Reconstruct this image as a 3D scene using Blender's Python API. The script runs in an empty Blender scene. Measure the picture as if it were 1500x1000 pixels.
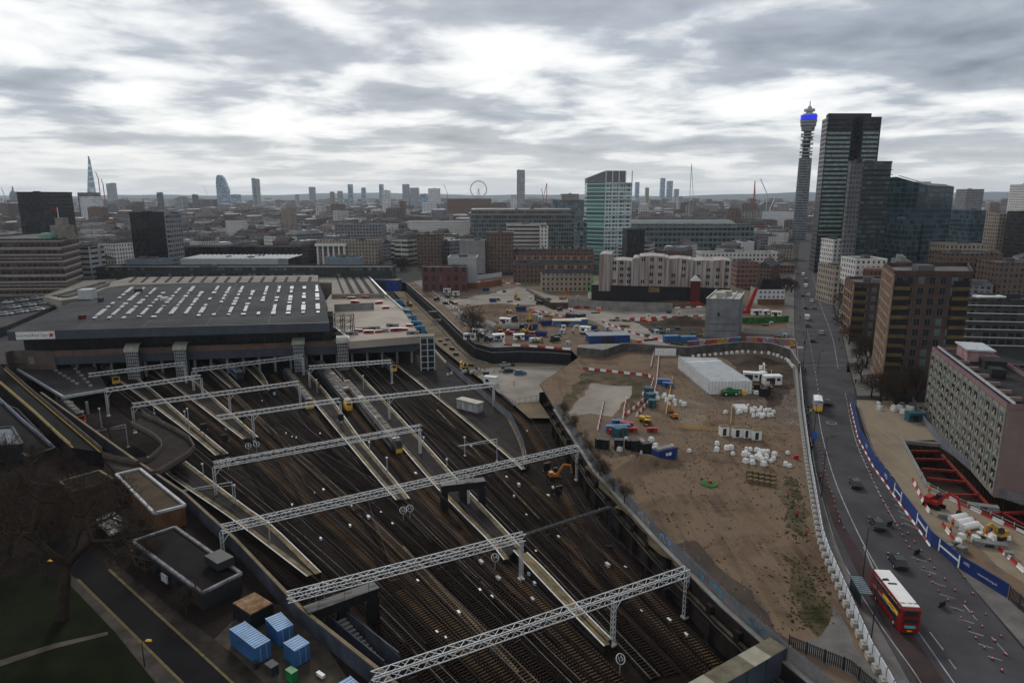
import bpy, math, random
from mathutils import Vector, Matrix
from mathutils.geometry import tessellate_polygon
R = math.radians
rnd = random.Random(7)
C = bpy.context.scene.collection
SC = bpy.context.scene

# ---------------------------------------------------------------- camera
EYE = 62.0; FOC = 1000.0; PIT = R(12.0)
cd = bpy.data.cameras.new("camera"); cam = bpy.data.objects.new("camera", cd); C.objects.link(cam)
cam.location = (0, 0, EYE); cam.rotation_euler = (R(90) - PIT, 0, 0)
cd.sensor_width = 36; cd.lens = 24; cd.clip_start = 0.5; cd.clip_end = 60000
SC.camera = cam

# ---------------------------------------------------------------- world, sun, exposure
w = bpy.data.worlds.new("World"); SC.world = w; w.use_nodes = True
nt = w.node_tree; nt.nodes.clear()
def nd(t, typ, **k):
    n = t.nodes.new(typ)
    for a, b in k.items(): setattr(n, a, b)
    return n
def mth(t, op, a, b=None, clamp=False):
    n = t.nodes.new('ShaderNodeMath'); n.operation = op; n.use_clamp = clamp
    for i, v in enumerate((a, b)):
        if v is None: continue
        if isinstance(v, (int, float)): n.inputs[i].default_value = v
        else: t.links.new(v, n.inputs[i])
    return n.outputs[0]
def mixc(t, f, a, b, mode='MIX'):
    n = t.nodes.new('ShaderNodeMix'); n.data_type = 'RGBA'; n.blend_type = mode
    for i, v in ((0, f), (6, a), (7, b)):
        if isinstance(v, (int, float)): n.inputs[i].default_value = v
        elif isinstance(v, tuple): n.inputs[i].default_value = v if len(v) == 4 else v + (1,)
        else: t.links.new(v, n.inputs[i])
    return n.outputs[2]
def noise(t, vec, scale, detail=4, rough=.5, dist=0):
    n = t.nodes.new('ShaderNodeTexNoise'); n.inputs['Scale'].default_value = scale
    n.inputs['Detail'].default_value = detail; n.inputs['Roughness'].default_value = rough
    n.inputs['Distortion'].default_value = dist
    if vec is not None: t.links.new(vec, n.inputs['Vector'])
    return n.outputs['Fac']
def ramp(t, fac, stops):
    n = t.nodes.new('ShaderNodeValToRGB'); t.links.new(fac, n.inputs[0]); cr = n.color_ramp
    while len(cr.elements) < len(stops): cr.elements.new(.5)
    for e, (p, c) in zip(cr.elements, stops): e.position = p; e.color = c + (1,) if len(c) == 3 else c
    return n.outputs[0]
tc = nd(nt, 'ShaderNodeTexCoord'); sx = nd(nt, 'ShaderNodeSeparateXYZ'); nt.links.new(tc.outputs['Generated'], sx.inputs[0])
zz = mth(nt, 'ADD', mth(nt, 'MAXIMUM', sx.outputs[2], 0.0), 0.105)
cx = nd(nt, 'ShaderNodeCombineXYZ')
nt.links.new(mth(nt, 'DIVIDE', sx.outputs[0], zz), cx.inputs[0]); nt.links.new(mth(nt, 'DIVIDE', sx.outputs[1], zz), cx.inputs[1])
cx.inputs[2].default_value = 3.7
n1 = noise(nt, cx.outputs[0], 0.75, 3, .5, .3)
n2 = noise(nt, cx.outputs[0], 1.8, 7, .53, .2)
dens = mth(nt, 'ADD', mth(nt, 'MULTIPLY', n1, .48), mth(nt, 'MULTIPLY', n2, .52))
# deck a little thicker and bluer towards the right
dens = mth(nt, 'ADD', dens, mth(nt, 'MULTIPLY', sx.outputs[0], .025))
cl = ramp(nt, dens, [(0.40, (.98, .98, .97)), (0.465, (.78, .80, .815)), (0.53, (.41, .45, .51)), (0.70, (.17, .20, .25))])
# cloud overhead, out of frame, made darker to dim the light on the ground
thick = mth(nt, 'SUBTRACT', 1.0, mth(nt, 'MULTIPLY', mth(nt, 'MULTIPLY', mth(nt, 'SUBTRACT', sx.outputs[2], .27), 2.6, True), .3))
tk = nd(nt, 'ShaderNodeCombineXYZ')
for i_ in range(3): nt.links.new(thick, tk.inputs[i_])
cl = mixc(nt, 1.0, cl, tk.outputs[0], 'MULTIPLY')
sky = nd(nt, 'ShaderNodeTexSky', sky_type='NISHITA', sun_disc=False, sun_elevation=R(32), sun_rotation=R(-12))
skys = mixc(nt, 1.0, sky.outputs[0], (.09, .09, .09), 'MULTIPLY')
col = mixc(nt, .93, skys, cl)
hzf = mth(nt, 'MULTIPLY', mth(nt, 'SUBTRACT', .10, sx.outputs[2]), 8.0, True)
col = mixc(nt, hzf, col, (.66, .68, .69))
bg = nd(nt, 'ShaderNodeBackground'); bg.inputs[1].default_value = 1.0
nt.links.new(col, bg.inputs[0])
wo = nd(nt, 'ShaderNodeOutputWorld'); nt.links.new(bg.outputs[0], wo.inputs[0])
sd = bpy.data.lights.new("sun", 'SUN'); sd.energy = 1.5; sd.angle = R(11); sd.color = (1, .97, .92)
so = bpy.data.objects.new("sun", sd); C.objects.link(so)
so.rotation_euler = (R(90 - 32), 0, R(180 + 12))     # light comes from beyond the city, high up
SC.view_settings.view_transform = 'Standard'; SC.view_settings.look = 'None'
SC.view_settings.exposure = 0.15; SC.view_settings.gamma = 1.0
SC.cycles.volume_bounces = 2; SC.cycles.max_bounces = 6

# ---------------------------------------------------------------- helpers
SP, CP = math.sin(PIT), math.cos(PIT)
def W(x, y, z=0.0):
    v = (y - 500) / FOC; t = (EYE - z) / (SP + CP * v)
    return Vector(((x - 750) / FOC * t, (CP - SP * v) * t, z))
def ZY(y, Y):                       # height seen at image row y at forward distance Y
    v = (y - 500) / FOC
    return EYE - Y * (SP + CP * v) / (CP - SP * v)
def XY(x, y, Y):
    v = (y - 500) / FOC
    return (x - 750) / FOC * Y / (CP - SP * v)

MC = {}
def mat(name, c, rough=.8, var=.25, scale=1.0, c2=None, metal=0, bump=0, coords='Object', emit=None, spec=.3, detail=5, sharp=.18):
    if name in MC: return MC[name]
    m = bpy.data.materials.new(name); m.use_nodes = True; t = m.node_tree
    b = t.nodes['Principled BSDF']; b.inputs['Roughness'].default_value = rough; b.inputs['Metallic'].default_value = metal
    b.inputs['Specular IOR Level'].default_value = .06 if rough >= .85 else spec
    if emit: b.inputs['Emission Color'].default_value = c + (1,); b.inputs['Emission Strength'].default_value = emit
    if var > 0 or c2:
        k = nd(t, 'ShaderNodeTexCoord')
        f = noise(t, k.outputs[coords], scale, detail, .62)
        a = tuple(x * (1 - var) for x in c); d = c2 or tuple(min(1, x * (1 + var)) for x in c)
        o = ramp(t, f, [(.5 - sharp, a), (.5 + sharp, d)])
        t.links.new(o, b.inputs['Base Color'])
        if bump:
            bn = nd(t, 'ShaderNodeBump'); bn.inputs['Strength'].default_value = bump; bn.inputs['Distance'].default_value = .3
            t.links.new(f, bn.inputs['Height']); t.links.new(bn.outputs[0], b.inputs['Normal'])
    else: b.inputs['Base Color'].default_value = c + (1,)
    MC[name] = m; return m
def ground_mat(name, cols, streak=(.05, .02, 1), ang=.9, bump=.5, spot=None):
    m = bpy.data.materials.new(name); m.use_nodes = True; t = m.node_tree; b = t.nodes['Principled BSDF']; b.inputs['Roughness'].default_value = .97; b.inputs['Specular IOR Level'].default_value = .06
    k = nd(t, 'ShaderNodeTexCoord'); o = k.outputs['Object']
    big = noise(t, o, .016, 4, .6, .6); med = noise(t, o, .09, 8, .68, .4)
    mp = nd(t, 'ShaderNodeMapping'); mp.inputs['Rotation'].default_value = (0, 0, ang); mp.inputs['Scale'].default_value = (.9, .035, 1); t.links.new(o, mp.inputs[0]); st_ = noise(t, mp.outputs[0], .8, 5, .6, .8)
    f = mth(t, 'ADD', mth(t, 'MULTIPLY', big, .46), mth(t, 'ADD', mth(t, 'MULTIPLY', med, .36), mth(t, 'MULTIPLY', st_, .18)))
    n = len(cols); c = ramp(t, f, [(.36 + .28 * i / (n - 1), x) for i, x in enumerate(cols)])
    if spot:
        sf = ramp(t, noise(t, o, .35, 6, .7), [(.6, (0, 0, 0)), (.68, (1, 1, 1))]); c = mixc(t, mth(t, 'MULTIPLY', sf, .6), c, spot)
    t.links.new(c, b.inputs['Base Color']); bn = nd(t, 'ShaderNodeBump'); bn.inputs['Strength'].default_value = bump; bn.inputs['Distance'].default_value = .4; t.links.new(med, bn.inputs['Height']); t.links.new(bn.outputs[0], b.inputs['Normal'])
    MC[name] = m; return m
def facade(name, wall, glass, pu=3.0, pv=3.3, fu=.5, fv=.5, band=None, var=.2, grough=.25, lit=None):
    """wall with a grid of window openings; pattern fixed to the thing's own coordinates"""
    if name in MC: return MC[name]
    m = bpy.data.materials.new(name); m.use_nodes = True; t = m.node_tree; b = t.nodes['Principled BSDF']
    k = nd(t, 'ShaderNodeTexCoord'); s = nd(t, 'ShaderNodeSeparateXYZ'); t.links.new(k.outputs['Object'], s.inputs[0])
    n = nd(t, 'ShaderNodeSeparateXYZ'); t.links.new(k.outputs['Normal'], n.inputs[0])
    ax = mth(t, 'GREATER_THAN', mth(t, 'ABSOLUTE', n.outputs[1]), .7)
    u = mth(t, 'ADD', mth(t, 'MULTIPLY', s.outputs[0], ax), mth(t, 'MULTIPLY', s.outputs[1], mth(t, 'SUBTRACT', 1, ax)))
    uu = mth(t, 'DIVIDE', u, pu); vv = mth(t, 'DIVIDE', s.outputs[2], pv)
    fu_ = mth(t, 'LESS_THAN', mth(t, 'ABSOLUTE', mth(t, 'SUBTRACT', mth(t, 'FRACT', uu), .5)), fu / 2)
    fv_ = mth(t, 'LESS_THAN', mth(t, 'ABSOLUTE', mth(t, 'SUBTRACT', mth(t, 'FRACT', vv), .5)), fv / 2)
    up = mth(t, 'LESS_THAN', mth(t, 'ABSOLUTE', n.outputs[2]), .5)
    mask = mth(t, 'MULTIPLY', mth(t, 'MULTIPLY', fu_, fv_), up)
    cb = nd(t, 'ShaderNodeCombineXYZ'); t.links.new(mth(t, 'FLOOR', uu), cb.inputs[0]); t.links.new(mth(t, 'FLOOR', vv), cb.inputs[1])
    wn = nd(t, 'ShaderNodeTexWhiteNoise'); t.links.new(cb.outputs[0], wn.inputs[0])
    g2 = lit or tuple(min(1, x * 2.6 + .01) for x in glass)
    gc = ramp(t, wn.outputs[0], [(.55, tuple(x * .6 for x in glass)), (.95, g2)])
    f = noise(t, k.outputs['Object'], .12, 5, .65)
    wc = ramp(t, f, [(.32, tuple(x * (1 - var) for x in wall)), (.68, tuple(x * (1 + var) for x in wall))])
    if band:
        bd = mth(t, 'MULTIPLY', mth(t, 'LESS_THAN', mth(t, 'FRACT', vv), .14), up)
        wc = mixc(t, bd, wc, band)
    t.links.new(mixc(t, mask, wc, gc), b.inputs['Base Color'])
    t.links.new(mth(t, 'SUBTRACT', .85, mth(t, 'MULTIPLY', mask, .85 - grough)), b.inputs['Roughness'])
    MC[name] = m; return m

def prop(o, label=None, cat=None, group=None, kind=None):
    if label: o['label'] = label
    if cat: o['category'] = cat
    if group: o['group'] = group
    if kind: o['kind'] = kind
    return o
def root(name, label, cat, loc=(0, 0, 0), rz=0, group=None):
    o = bpy.data.objects.new(name, None); C.objects.link(o); o.location = loc; o.rotation_euler = (0, 0, rz)
    o.empty_display_size = .5
    return prop(o, label, cat, group)
def kids(o):
    return [x for x in KID.get(o.name, [])]
KID = {}
def adopt(ch, par):
    ch.parent = par; KID.setdefault(par.name, []).append(ch)
def copy_tree(o, par=None):
    c = o.copy(); C.objects.link(c)
    if par is not None: adopt(c, par)
    for k in kids(o): copy_tree(k, c)
    return c
def place(proto, loc, rz, label=None, group=None, first=[set()], scale=None):
    o = proto
    if proto.name in first[0]: o = copy_tree(proto)
    first[0].add(proto.name)
    o.location = loc; o.rotation_euler = (0, 0, rz)
    if scale: o.scale = scale if isinstance(scale, tuple) else (scale,) * 3
    if label: o['label'] = label
    if group: o['group'] = group
    return o
class MB:
    def __init__(s, org=(0, 0, 0)):
        s.v = []; s.f = []; s.m = []; s.o = Vector(org)
    def add(s, vs, fs, mi=0):
        n = len(s.v); s.v += [tuple(Vector(p) - s.o) for p in vs]
        s.f += [tuple(i + n for i in f) for f in fs]; s.m += [mi] * len(fs); return s
    def box(s, c, d, rz=0, mi=0, taper=1.0, rx=0, ry=0):
        M = Matrix.Rotation(rz, 3, 'Z') @ Matrix.Rotation(ry, 3, 'Y') @ Matrix.Rotation(rx, 3, 'X')
        vs = []
        for z in (-.5, .5):
            k = taper if z > 0 else 1
            for x, y in ((-.5, -.5), (.5, -.5), (.5, .5), (-.5, .5)):
                vs.append(Vector(c) + M @ Vector((x * d[0] * k, y * d[1] * k, z * d[2])))
        return s.add(vs, [(0, 3, 2, 1), (4, 5, 6, 7), (0, 1, 5, 4), (1, 2, 6, 5), (2, 3, 7, 6), (3, 0, 4, 7)], mi)
    def bx(s, x0, y0, z0, x1, y1, z1, mi=0):
        return s.box(((x0 + x1) / 2, (y0 + y1) / 2, (z0 + z1) / 2), (abs(x1 - x0), abs(y1 - y0), abs(z1 - z0)), 0, mi)
    def bar(s, p, q, w, h=None, mi=0):
        p = Vector(p); q = Vector(q); h = h or w; d = q - p
        if d.length < 1e-6: return s
        d.normalize(); up = Vector((0, 0, 1)) if abs(d.z) < .95 else Vector((1, 0, 0))
        a = d.cross(up).normalized(); b = a.cross(d).normalized()
        vs = [e + a * (i * w / 2) + b * (j * h / 2) for e in (p, q) for i, j in ((-1, -1), (1, -1), (1, 1), (-1, 1))]
        return s.add(vs, [(0, 1, 2, 3), (7, 6, 5, 4), (0, 4, 5, 1), (1, 5, 6, 2), (2, 6, 7, 3), (3, 7, 4, 0)], mi)
    def tube(s, p, q, r0, r1=None, n=8, mi=0, cap=True):
        p = Vector(p); q = Vector(q); r1 = r0 if r1 is None else r1; d = (q - p)
        if d.length < 1e-6: return s
        d.normalize(); up = Vector((0, 0, 1)) if abs(d.z) < .95 else Vector((1, 0, 0))
        a = d.cross(up).normalized(); b = d.cross(a).normalized(); vs = []
        for e, r in ((p, r0), (q, r1)):
            for i in range(n):
                t = 2 * math.pi * i / n; vs.append(e + a * math.cos(t) * r + b * math.sin(t) * r)
        fs = [(i, (i + 1) % n, n + (i + 1) % n, n + i) for i in range(n)]
        if cap: fs += [tuple(range(n - 1, -1, -1)), tuple(range(n, 2 * n))]
        return s.add(vs, fs, mi)
    def prism(s, poly, z0, z1, mi=0, mtop=None):
        """poly: list of (x,y); z0, z1 numbers"""
        A = sum(poly[i][0] * poly[(i + 1) % len(poly)][1] - poly[(i + 1) % len(poly)][0] * poly[i][1] for i in range(len(poly)))
        if A < 0: poly = poly[::-1]
        n = len(poly); vs = [(p[0], p[1], z0) for p in poly] + [(p[0], p[1], z1) for p in poly]
        s.add(vs, [(i, (i + 1) % n, n + (i + 1) % n, n + i) for i in range(n)] + [tuple(range(n - 1, -1, -1))], mi)
        return s.add(vs, [tuple(range(n, 2 * n))], mi if mtop is None else mtop)
    def lathe(s, prof, c=(0, 0, 0), n=16, mi=0):
        for (r0, z0), (r1, z1) in zip(prof, prof[1:]):
            s.tube((c[0], c[1], c[2] + z0), (c[0], c[1], c[2] + z1), max(r0, .001), max(r1, .001), n, mi)
        return s
    def build(s, name, mats, par=None, smooth=False):
        me = bpy.data.meshes.new(name); me.from_pydata(s.v, [], s.f)
        for m in (mats if isinstance(mats, (list, tuple)) else [mats]): me.materials.append(m)
        me.polygons.foreach_set('material_index', s.m)
        if smooth: me.polygons.foreach_set('use_smooth', [True] * len(s.f))
        me.update(); o = bpy.data.objects.new(name, me); C.objects.link(o)
        if par is not None: adopt(o, par)
        else: o.location = s.o
        return o
def ragged(P, step=4, amp=1.4):
    r = random.Random(len(P) * 7 + int(P[0].x)); out = []
    for p, q in zip(P, P[1:] + P[:1]):
        n = max(1, int((q - p).length / step))
        for i in range(n): c = p.lerp(q, i / n); out.append(c + Vector((r.uniform(-amp, amp), r.uniform(-amp, amp), 0)))
    return out
RAG = {'site_verge', 'verge_strip', 'fence_scrub', 'slope_earth', 'muddy_area', 'shed_surround', 'dark_excavated_earth', 'concrete_slab', 'haul_ramp_middle', 'pale_haul_track', 'lawn_patch', 'dirt_patch', 'pale_patch', 'site_hardstanding'}
def sheet(name, pts, m, z=None, kind='structure', holes=()):
    if name in RAG: pts = ragged([Vector(p) for p in pts], 3.5, 1.1 if name != 'site_hardstanding' else .5)
    """flat piece of ground; pts are 3-D points"""
    loops = [[Vector(p) if z is None else Vector((p[0], p[1], z)) for p in pts]] + [[Vector(p) if z is None else Vector((p[0], p[1], z)) for p in h] for h in holes]
    tr = tessellate_polygon([[Vector((p.x, p.y, 0)) for p in l] for l in loops]); fl = [p for l in loops for p in l]
    b = MB(); fs = []
    for t in tr:
        a, c, d = (fl[i] for i in t); up = (c - a).cross(d - a).z
        fs.append(tuple(t) if up > 0 else tuple(reversed(t)))
    b.add(fl, fs); o = b.build(name, m); o['kind'] = kind; return o
def px(l, z=0.0): return [W(x, y, z) for x, y in l]
def spline(pts, step):
    """Catmull-Rom through 3-D points, resampled about every `step` metres"""
    P = [pts[0] * 2 - pts[1]] + list(pts) + [pts[-1] * 2 - pts[-2]]; out = []
    for i in range(1, len(P) - 2):
        a, b, c, d = P[i - 1:i + 3]; n = max(4, int((c - b).length / step * 2))
        for k in range(n):
            t = k / n
            out.append(.5 * ((2 * b) + (c - a) * t + (2 * a - 5 * b + 4 * c - d) * t * t + (3 * b - a - 3 * c + d) * t ** 3))
    out.append(P[-2])
    res = [out[0]]; acc = 0
    for p, q in zip(out, out[1:]):
        L = (q - p).length
        while acc + L >= step:
            f = (step - acc) / L; p = p.lerp(q, f); res.append(p.copy()); L = (q - p).length; acc = 0
        acc += L
    if (res[-1] - out[-1]).length > step * .3: res.append(out[-1])
    return res
def side(path, d):
    """path shifted sideways by d metres (positive = right of travel)"""
    out = []
    for i, p in enumerate(path):
        a = path[max(0, i - 1)]; b = path[min(len(path) - 1, i + 1)]; t = (b - a); t.z = 0; t.normalize()
        out.append(p + Vector((t.y, -t.x, 0)) * d)
    return out
def along(pts, step, jit=0):
    """points and headings every step metres on a polyline"""
    out = []; acc = 0
    for p, q in zip(pts, pts[1:]):
        L = (q - p).length; d = (q - p).normalized() if L > 0 else Vector((1, 0, 0)); s = -acc if acc == 0 else step - acc
        s = 0 if not out else step - acc
        while s <= L:
            out.append((p + d * s, math.atan2(d.y, d.x))); s += step
        acc = L - (s - step)
    return out
# ---------------------------------------------------------------- materials
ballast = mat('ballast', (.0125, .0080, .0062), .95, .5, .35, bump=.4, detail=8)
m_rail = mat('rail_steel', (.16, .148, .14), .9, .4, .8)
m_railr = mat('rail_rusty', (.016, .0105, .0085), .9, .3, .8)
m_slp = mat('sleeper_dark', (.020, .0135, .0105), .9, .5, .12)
m_slpb = mat('sleeper_brown', (.085, .054, .032), .9, .6, .05)
m_plat = mat('platform_asphalt', (.026, .022, .021), .9, .35, .25, detail=8)
m_cop = mat('coping_cream', (.155, .12, .068), .85, .55, .35, detail=8)
m_white = mat('white_paint', (.62, .60, .58), .7, .2, .8)
m_gwhite = mat('pale_galvanised', (.50, .51, .51), .55, .15, .8)
m_galv = mat('galvanised_steel', (.40, .42, .43), .55, .2, .8)
m_dsteel = mat('dark_steel', (.022, .024, .028), .6, .3, .5)
m_black = mat('black_sheet', (.010, .010, .012), .6, .4, .5)
m_asph = mat('asphalt', (.060, .057, .062), .9, .3, .09, detail=10)
m_asph2 = mat('asphalt_dark', (.0105, .0098, .011), .9, .3, .12, detail=8)
m_pave = mat('paving', (.135, .126, .118), .9, .3, .25, detail=8)
m_concr = mat('concrete', (.20, .195, .185), .9, .3, .2, detail=8)
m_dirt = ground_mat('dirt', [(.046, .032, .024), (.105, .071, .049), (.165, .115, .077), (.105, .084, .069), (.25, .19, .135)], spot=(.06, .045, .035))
m_dirtd = mat('dirt_dark', (.06, .044, .034), .97, .45, .09, bump=.5, detail=10)
m_sand = mat('sandy_haul_road', (.17, .132, .088), .95, .35, .08, detail=9)
m_pad = mat('pale_hardstanding', (.25, .225, .19), .95, .28, .07, detail=9)
m_grass = mat('grass_dark', (.0075, .0105, .003), .95, .4, .25, detail=8)
m_grassy = mat('rough_grass', (.045, .043, .020), .95, .45, .18, c2=(.12, .088, .055), detail=10, bump=.5)
m_red = mat('red_paint', (.32, .018, .016), .5, .2, .8)
m_wp = mat('white_plastic', (.68, .68, .66), .5, .12, .8)
m_org = mat('orange_plastic', (.75, .10, .02), .5, .15, .8)
m_yel = mat('yellow_paint', (.70, .40, .02), .45, .15, .8)
m_blue = mat('container_blue', (.035, .115, .27), .5, .25, .4)
m_blued = mat('navy_sheet', (.012, .035, .15), .6, .2, .3)
m_glass = mat('dark_glass', (.018, .022, .027), .12, .3, .4, spec=.6)
m_tyre = mat('tyre', (.012, .012, .012), .9, 0)
m_green = mat('green_paint', (.012, .16, .05), .5, .2, .6)
m_brown = mat('brown_parapet', (.095, .070, .058), .8, .3, .3)
m_slate = mat('slate_blue_cladding', (.050, .060, .078), .55, .2, .25)
m_brk = mat('engineering_brick', (.030, .024, .022), .9, .6, .25, detail=9)

# ---------------------------------------------------------------- ground levels
def XYZ(p, z): return Vector((p[0], p[1], z))
def onplane(x, y, A, B):
    v = (y - 500) / FOC; u = (x - 750) / FOC; F = CP - SP * v; D = SP + CP * v
    dx, dy = B[0] - A[0], B[1] - A[1]
    t = (A[0] * dy - A[1] * dx) / (u * dy - F * dx)
    return Vector((u * t, F * t, EYE - D * t))
wallR = px([(1260, 1062), (1150, 970), (1060, 890), (960, 790), (870, 690), (812, 600)])
padB = px([(790, 588), (846, 545), (836, 534), (745, 530), (698, 526), (640, 470), (596, 428)], -6)
cut = [(p.x, p.y) for p in wallR + padB] + [(-105, 560), (-300, 560), (-300, 280), (-900, 280), (-900, 8), (75, 8)]
PITP = px([(1322, 645), (1378, 650), (1440, 690), (1570, 770), (1570, 830), (1500, 782), (1390, 728), (1358, 712)], .02); pith = [(p.x, p.y) for p in PITP]
sheet('ground', [(-26000, -3000), (26000, -3000), (26000, 40000), (-26000, 40000)], mat('city_ground', (.03, .03, .03), .95, .3, .02), 0.0, holes=[cut, pith])
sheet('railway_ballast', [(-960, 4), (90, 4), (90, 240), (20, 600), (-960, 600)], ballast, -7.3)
wl = px([(60, 575), (190, 668), (270, 722), (345, 790), (440, 890), (560, 985), (700, 1100)], -1)
low = [(p.x - .4, p.y) for p in wl] + [(5, 6), (-940, 6), (-940, 290), (-230, 290), (-215, 262)]
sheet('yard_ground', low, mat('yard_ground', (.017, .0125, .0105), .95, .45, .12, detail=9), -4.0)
haul = px([(596, 428), (640, 470), (698, 526), (745, 530), (836, 534), (846, 545), (790, 588), (806, 612), (775, 612), (735, 577), (690, 545), (640, 505), (600, 455), (575, 425)], -6)
sheet('haul_road', haul, m_sand, -6.0)
sheet('site_hardstanding', px([(700, 552), (720, 538), (836, 535), (845, 546), (792, 586), (760, 590), (735, 577)], -5.99), m_pad, -5.99)

# construction ground east of the road
site = px([(600, 414), (640, 404), (1010, 404), (1160, 440), (1163, 535), (1186, 700), (1196, 780), (1290, 985), (1330, 1062)], .01)
site = [(p.x, p.y) for p in site] + [(p.x + .3, p.y) for p in wallR] + [(p.x + .3, p.y) for p in padB]
sheet('site_dirt', site, m_dirt, .012)

def strip(name, l, r, m, z): return sheet(name, px(l, z) + px(r[::-1], z), m, z)
# Hampstead-side road
RL = [(1174, 330), (1168, 395), (1164, 425), (1164, 470), (1168, 530), (1178, 600), (1190, 680), (1215, 770), (1248, 850), (1300, 940), (1350, 1030), (1400, 1110)]
RR = [(1192, 330), (1204, 395), (1214, 430), (1230, 480), (1242, 530), (1258, 600), (1288, 680), (1350, 770), (1415, 850), (1490, 940), (1570, 1030), (1650, 1110)]
sheet('road', px(RL, .02) + px(RR[::-1], .02), m_asph, .02)
strip('bus_lane', [(1196, 690), (1222, 770), (1262, 850), (1310, 940), (1360, 1030)], [(1206, 690), (1236, 770), (1288, 850), (1345, 940), (1405, 1030)], mat('red_brown_asphalt', (.05, .034, .034), .9, .3, .15), .024)
def raised(name, l, r, m, h=.12):
    b = MB(); P = [tuple(W(x, y)[:2]) for x, y in l + r[::-1]]
    b.prism(P, -.05, h); o = b.build(name, m); o['kind'] = 'structure'; return o
raised('pavement', [(1152, 470), (1160, 530), (1168, 600), (1180, 680), (1204, 790), (1240, 890), (1300, 1000), (1335, 1060)], [(1163, 470), (1167, 530), (1177, 600), (1189, 680), (1214, 770), (1247, 850), (1299, 940), (1349, 1030)], m_pave)
raised('footway', [(1206, 395), (1216, 430), (1232, 480), (1243, 530), (1256, 580)], [(1218, 395), (1232, 430), (1254, 480), (1280, 530), (1292, 580)], m_pave)
raised('verge_footway', [(1366, 785), (1420, 855), (1494, 940), (1572, 1030)], [(1388, 808), (1476, 874), (1540, 930), (1640, 1010)], m_pave)
strip('pavement_far', [(1140, 395), (1148, 425), (1150, 470)], [(1167, 395), (1163, 425), (1163, 470)], m_pave, .03)
mk = MB()
def mark(l, wd=.14, dash=None, z=.03):
    pts = spline(px(l, z), 1.0) if len(l) > 2 else [p for p, _ in along(px(l, z), 1.0)] + [W(*l[-1], z)]
    a, b2 = side(pts, wd / 2), side(pts, -wd / 2)
    for i in range(len(pts) - 1):
        if dash and (i % (dash[0] + dash[1])) >= dash[0]: continue
        mk.add([a[i], a[i + 1], b2[i + 1], b2[i]], [(0, 1, 2, 3)])
mark([(1187, 640), (1197, 700), (1222, 790), (1250, 850), (1290, 915), (1340, 985), (1360, 1020)], .18)
mark([(1198, 600), (1205, 640), (1222, 700), (1252, 770), (1284, 830), (1325, 895), (1370, 960), (1405, 1010)], .20)
mark([(1167, 500), (1172, 560), (1180, 620), (1187, 670)], .16)
mark([(1265, 800), (1279, 832)], .2); mark([(1290, 985), (1272, 950)], .2)
mark([(1362, 925), (1382, 951)], .2); mark([(1390, 965), (1410, 993)], .2, (2, 2))
mark([(1412, 885), (1455, 935), (1500, 985)], .16, (4, 4)); mark([(1175, 430), (1180, 470), (1190, 520), (1200, 580)], .16, (3, 3))
mark([(1190, 400), (1200, 440), (1218, 490), (1228, 540)], .16)
mark([(1255, 590), (1275, 650), (1312, 720), (1355, 790)], .15)
mark([(1238, 575), (1252, 640), (1282, 710), (1315, 770)], .15)
for i in range(15):                                            # hatching between the cone rows
    t = i / 14; x0 = 1262 + 62 * t; y0 = 640 + 125 * t
    mark([(x0, y0), (x0 + 20 + 12 * t, y0 + 11 + 4 * t)], .16)
for i in range(9):
    t = i / 8; x0 = 1335 + 112 * t; y0 = 815 + 145 * t
    mark([(x0, y0), (x0 + 22, y0 + 7)], .14)
mark([(1165, 535), (1240, 535)], .3); mark([(1170, 598), (1205, 600)], .25); mark([(1164, 482), (1226, 484)], .25)
for k in range(24):                                            # turning arrow circle and cycle sign as worn paint
    a = k / 24 * 6.283; c = W(1218, 619, .03); q = (k + 1) / 24 * 6.283
    mk.add([c + Vector((math.cos(t) * r, math.sin(t) * r, 0)) for t, r in ((a, 1.1), (q, 1.1), (q, 1.35), (a, 1.35))], [(0, 1, 2, 3)])
o = mk.build('road_marking', mat('worn_road_paint', (.27, .27, .265), .8, .45, .35)); o['kind'] = 'structure'

# site patches
strip('haul_ramp', [(606, 412), (650, 446), (700, 492), (730, 512)], [(622, 411), (680, 455), (730, 492), (752, 511)], mat('ramp_concrete', (.17, .165, .165), .9, .25, .12), .03)
strip('haul_ramp_middle', [(640, 445), (780, 452), (870, 470), (960, 512)], [(760, 420), (850, 442), (905, 462), (1000, 503)], mat('pale_track', (.24, .215, .185), .95, .3, .07, detail=9), .03)
sheet('concrete_slab', px([(868, 562), (928, 566), (918, 582), (895, 610), (862, 604), (828, 612), (845, 588)], .03), m_pad, .03)
sheet('site_verge', px([(858, 540), (955, 552), (945, 575), (918, 603), (925, 568), (866, 560), (843, 585), (826, 608), (815, 602)], .022), m_grassy, .022)
sheet('verge_strip', px([(1150, 812), (1176, 828), (1196, 872), (1222, 905), (1200, 930), (1172, 905), (1160, 860)], .022), m_grassy, .022)
sheet('pale_patch', px([(1170, 948), (1205, 905), (1228, 890), (1250, 925), (1285, 985), (1300, 1015), (1240, 990)], .024), m_pave, .024)
sheet('verge_strip', px([(1148, 700), (1168, 705), (1180, 750), (1178, 785), (1160, 770), (1146, 735)], .021), mat('mossy_earth', (.06, .052, .028), .95, .4, .2, c2=(.13, .10, .065), detail=9), .021)
sheet('fence_scrub', px([(826, 612), (850, 640), (880, 660), (872, 690), (900, 720), (960, 792), (1030, 860), (1062, 888), (960, 800), (868, 696)], .026), m_grassy, .026)
sheet('slope_earth', px([(880, 655), (920, 645), (965, 690), (985, 740), (940, 760), (890, 700)], .03), m_dirt, .03)
sheet('muddy_area', px([(960, 800), (1010, 790), (1100, 860), (1165, 950), (1110, 930), (1040, 860)], .02), ground_mat('mud', [(.035, .030, .030), (.055, .045, .040), (.085, .064, .048), (.07, .06, .055)]), .02)
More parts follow.
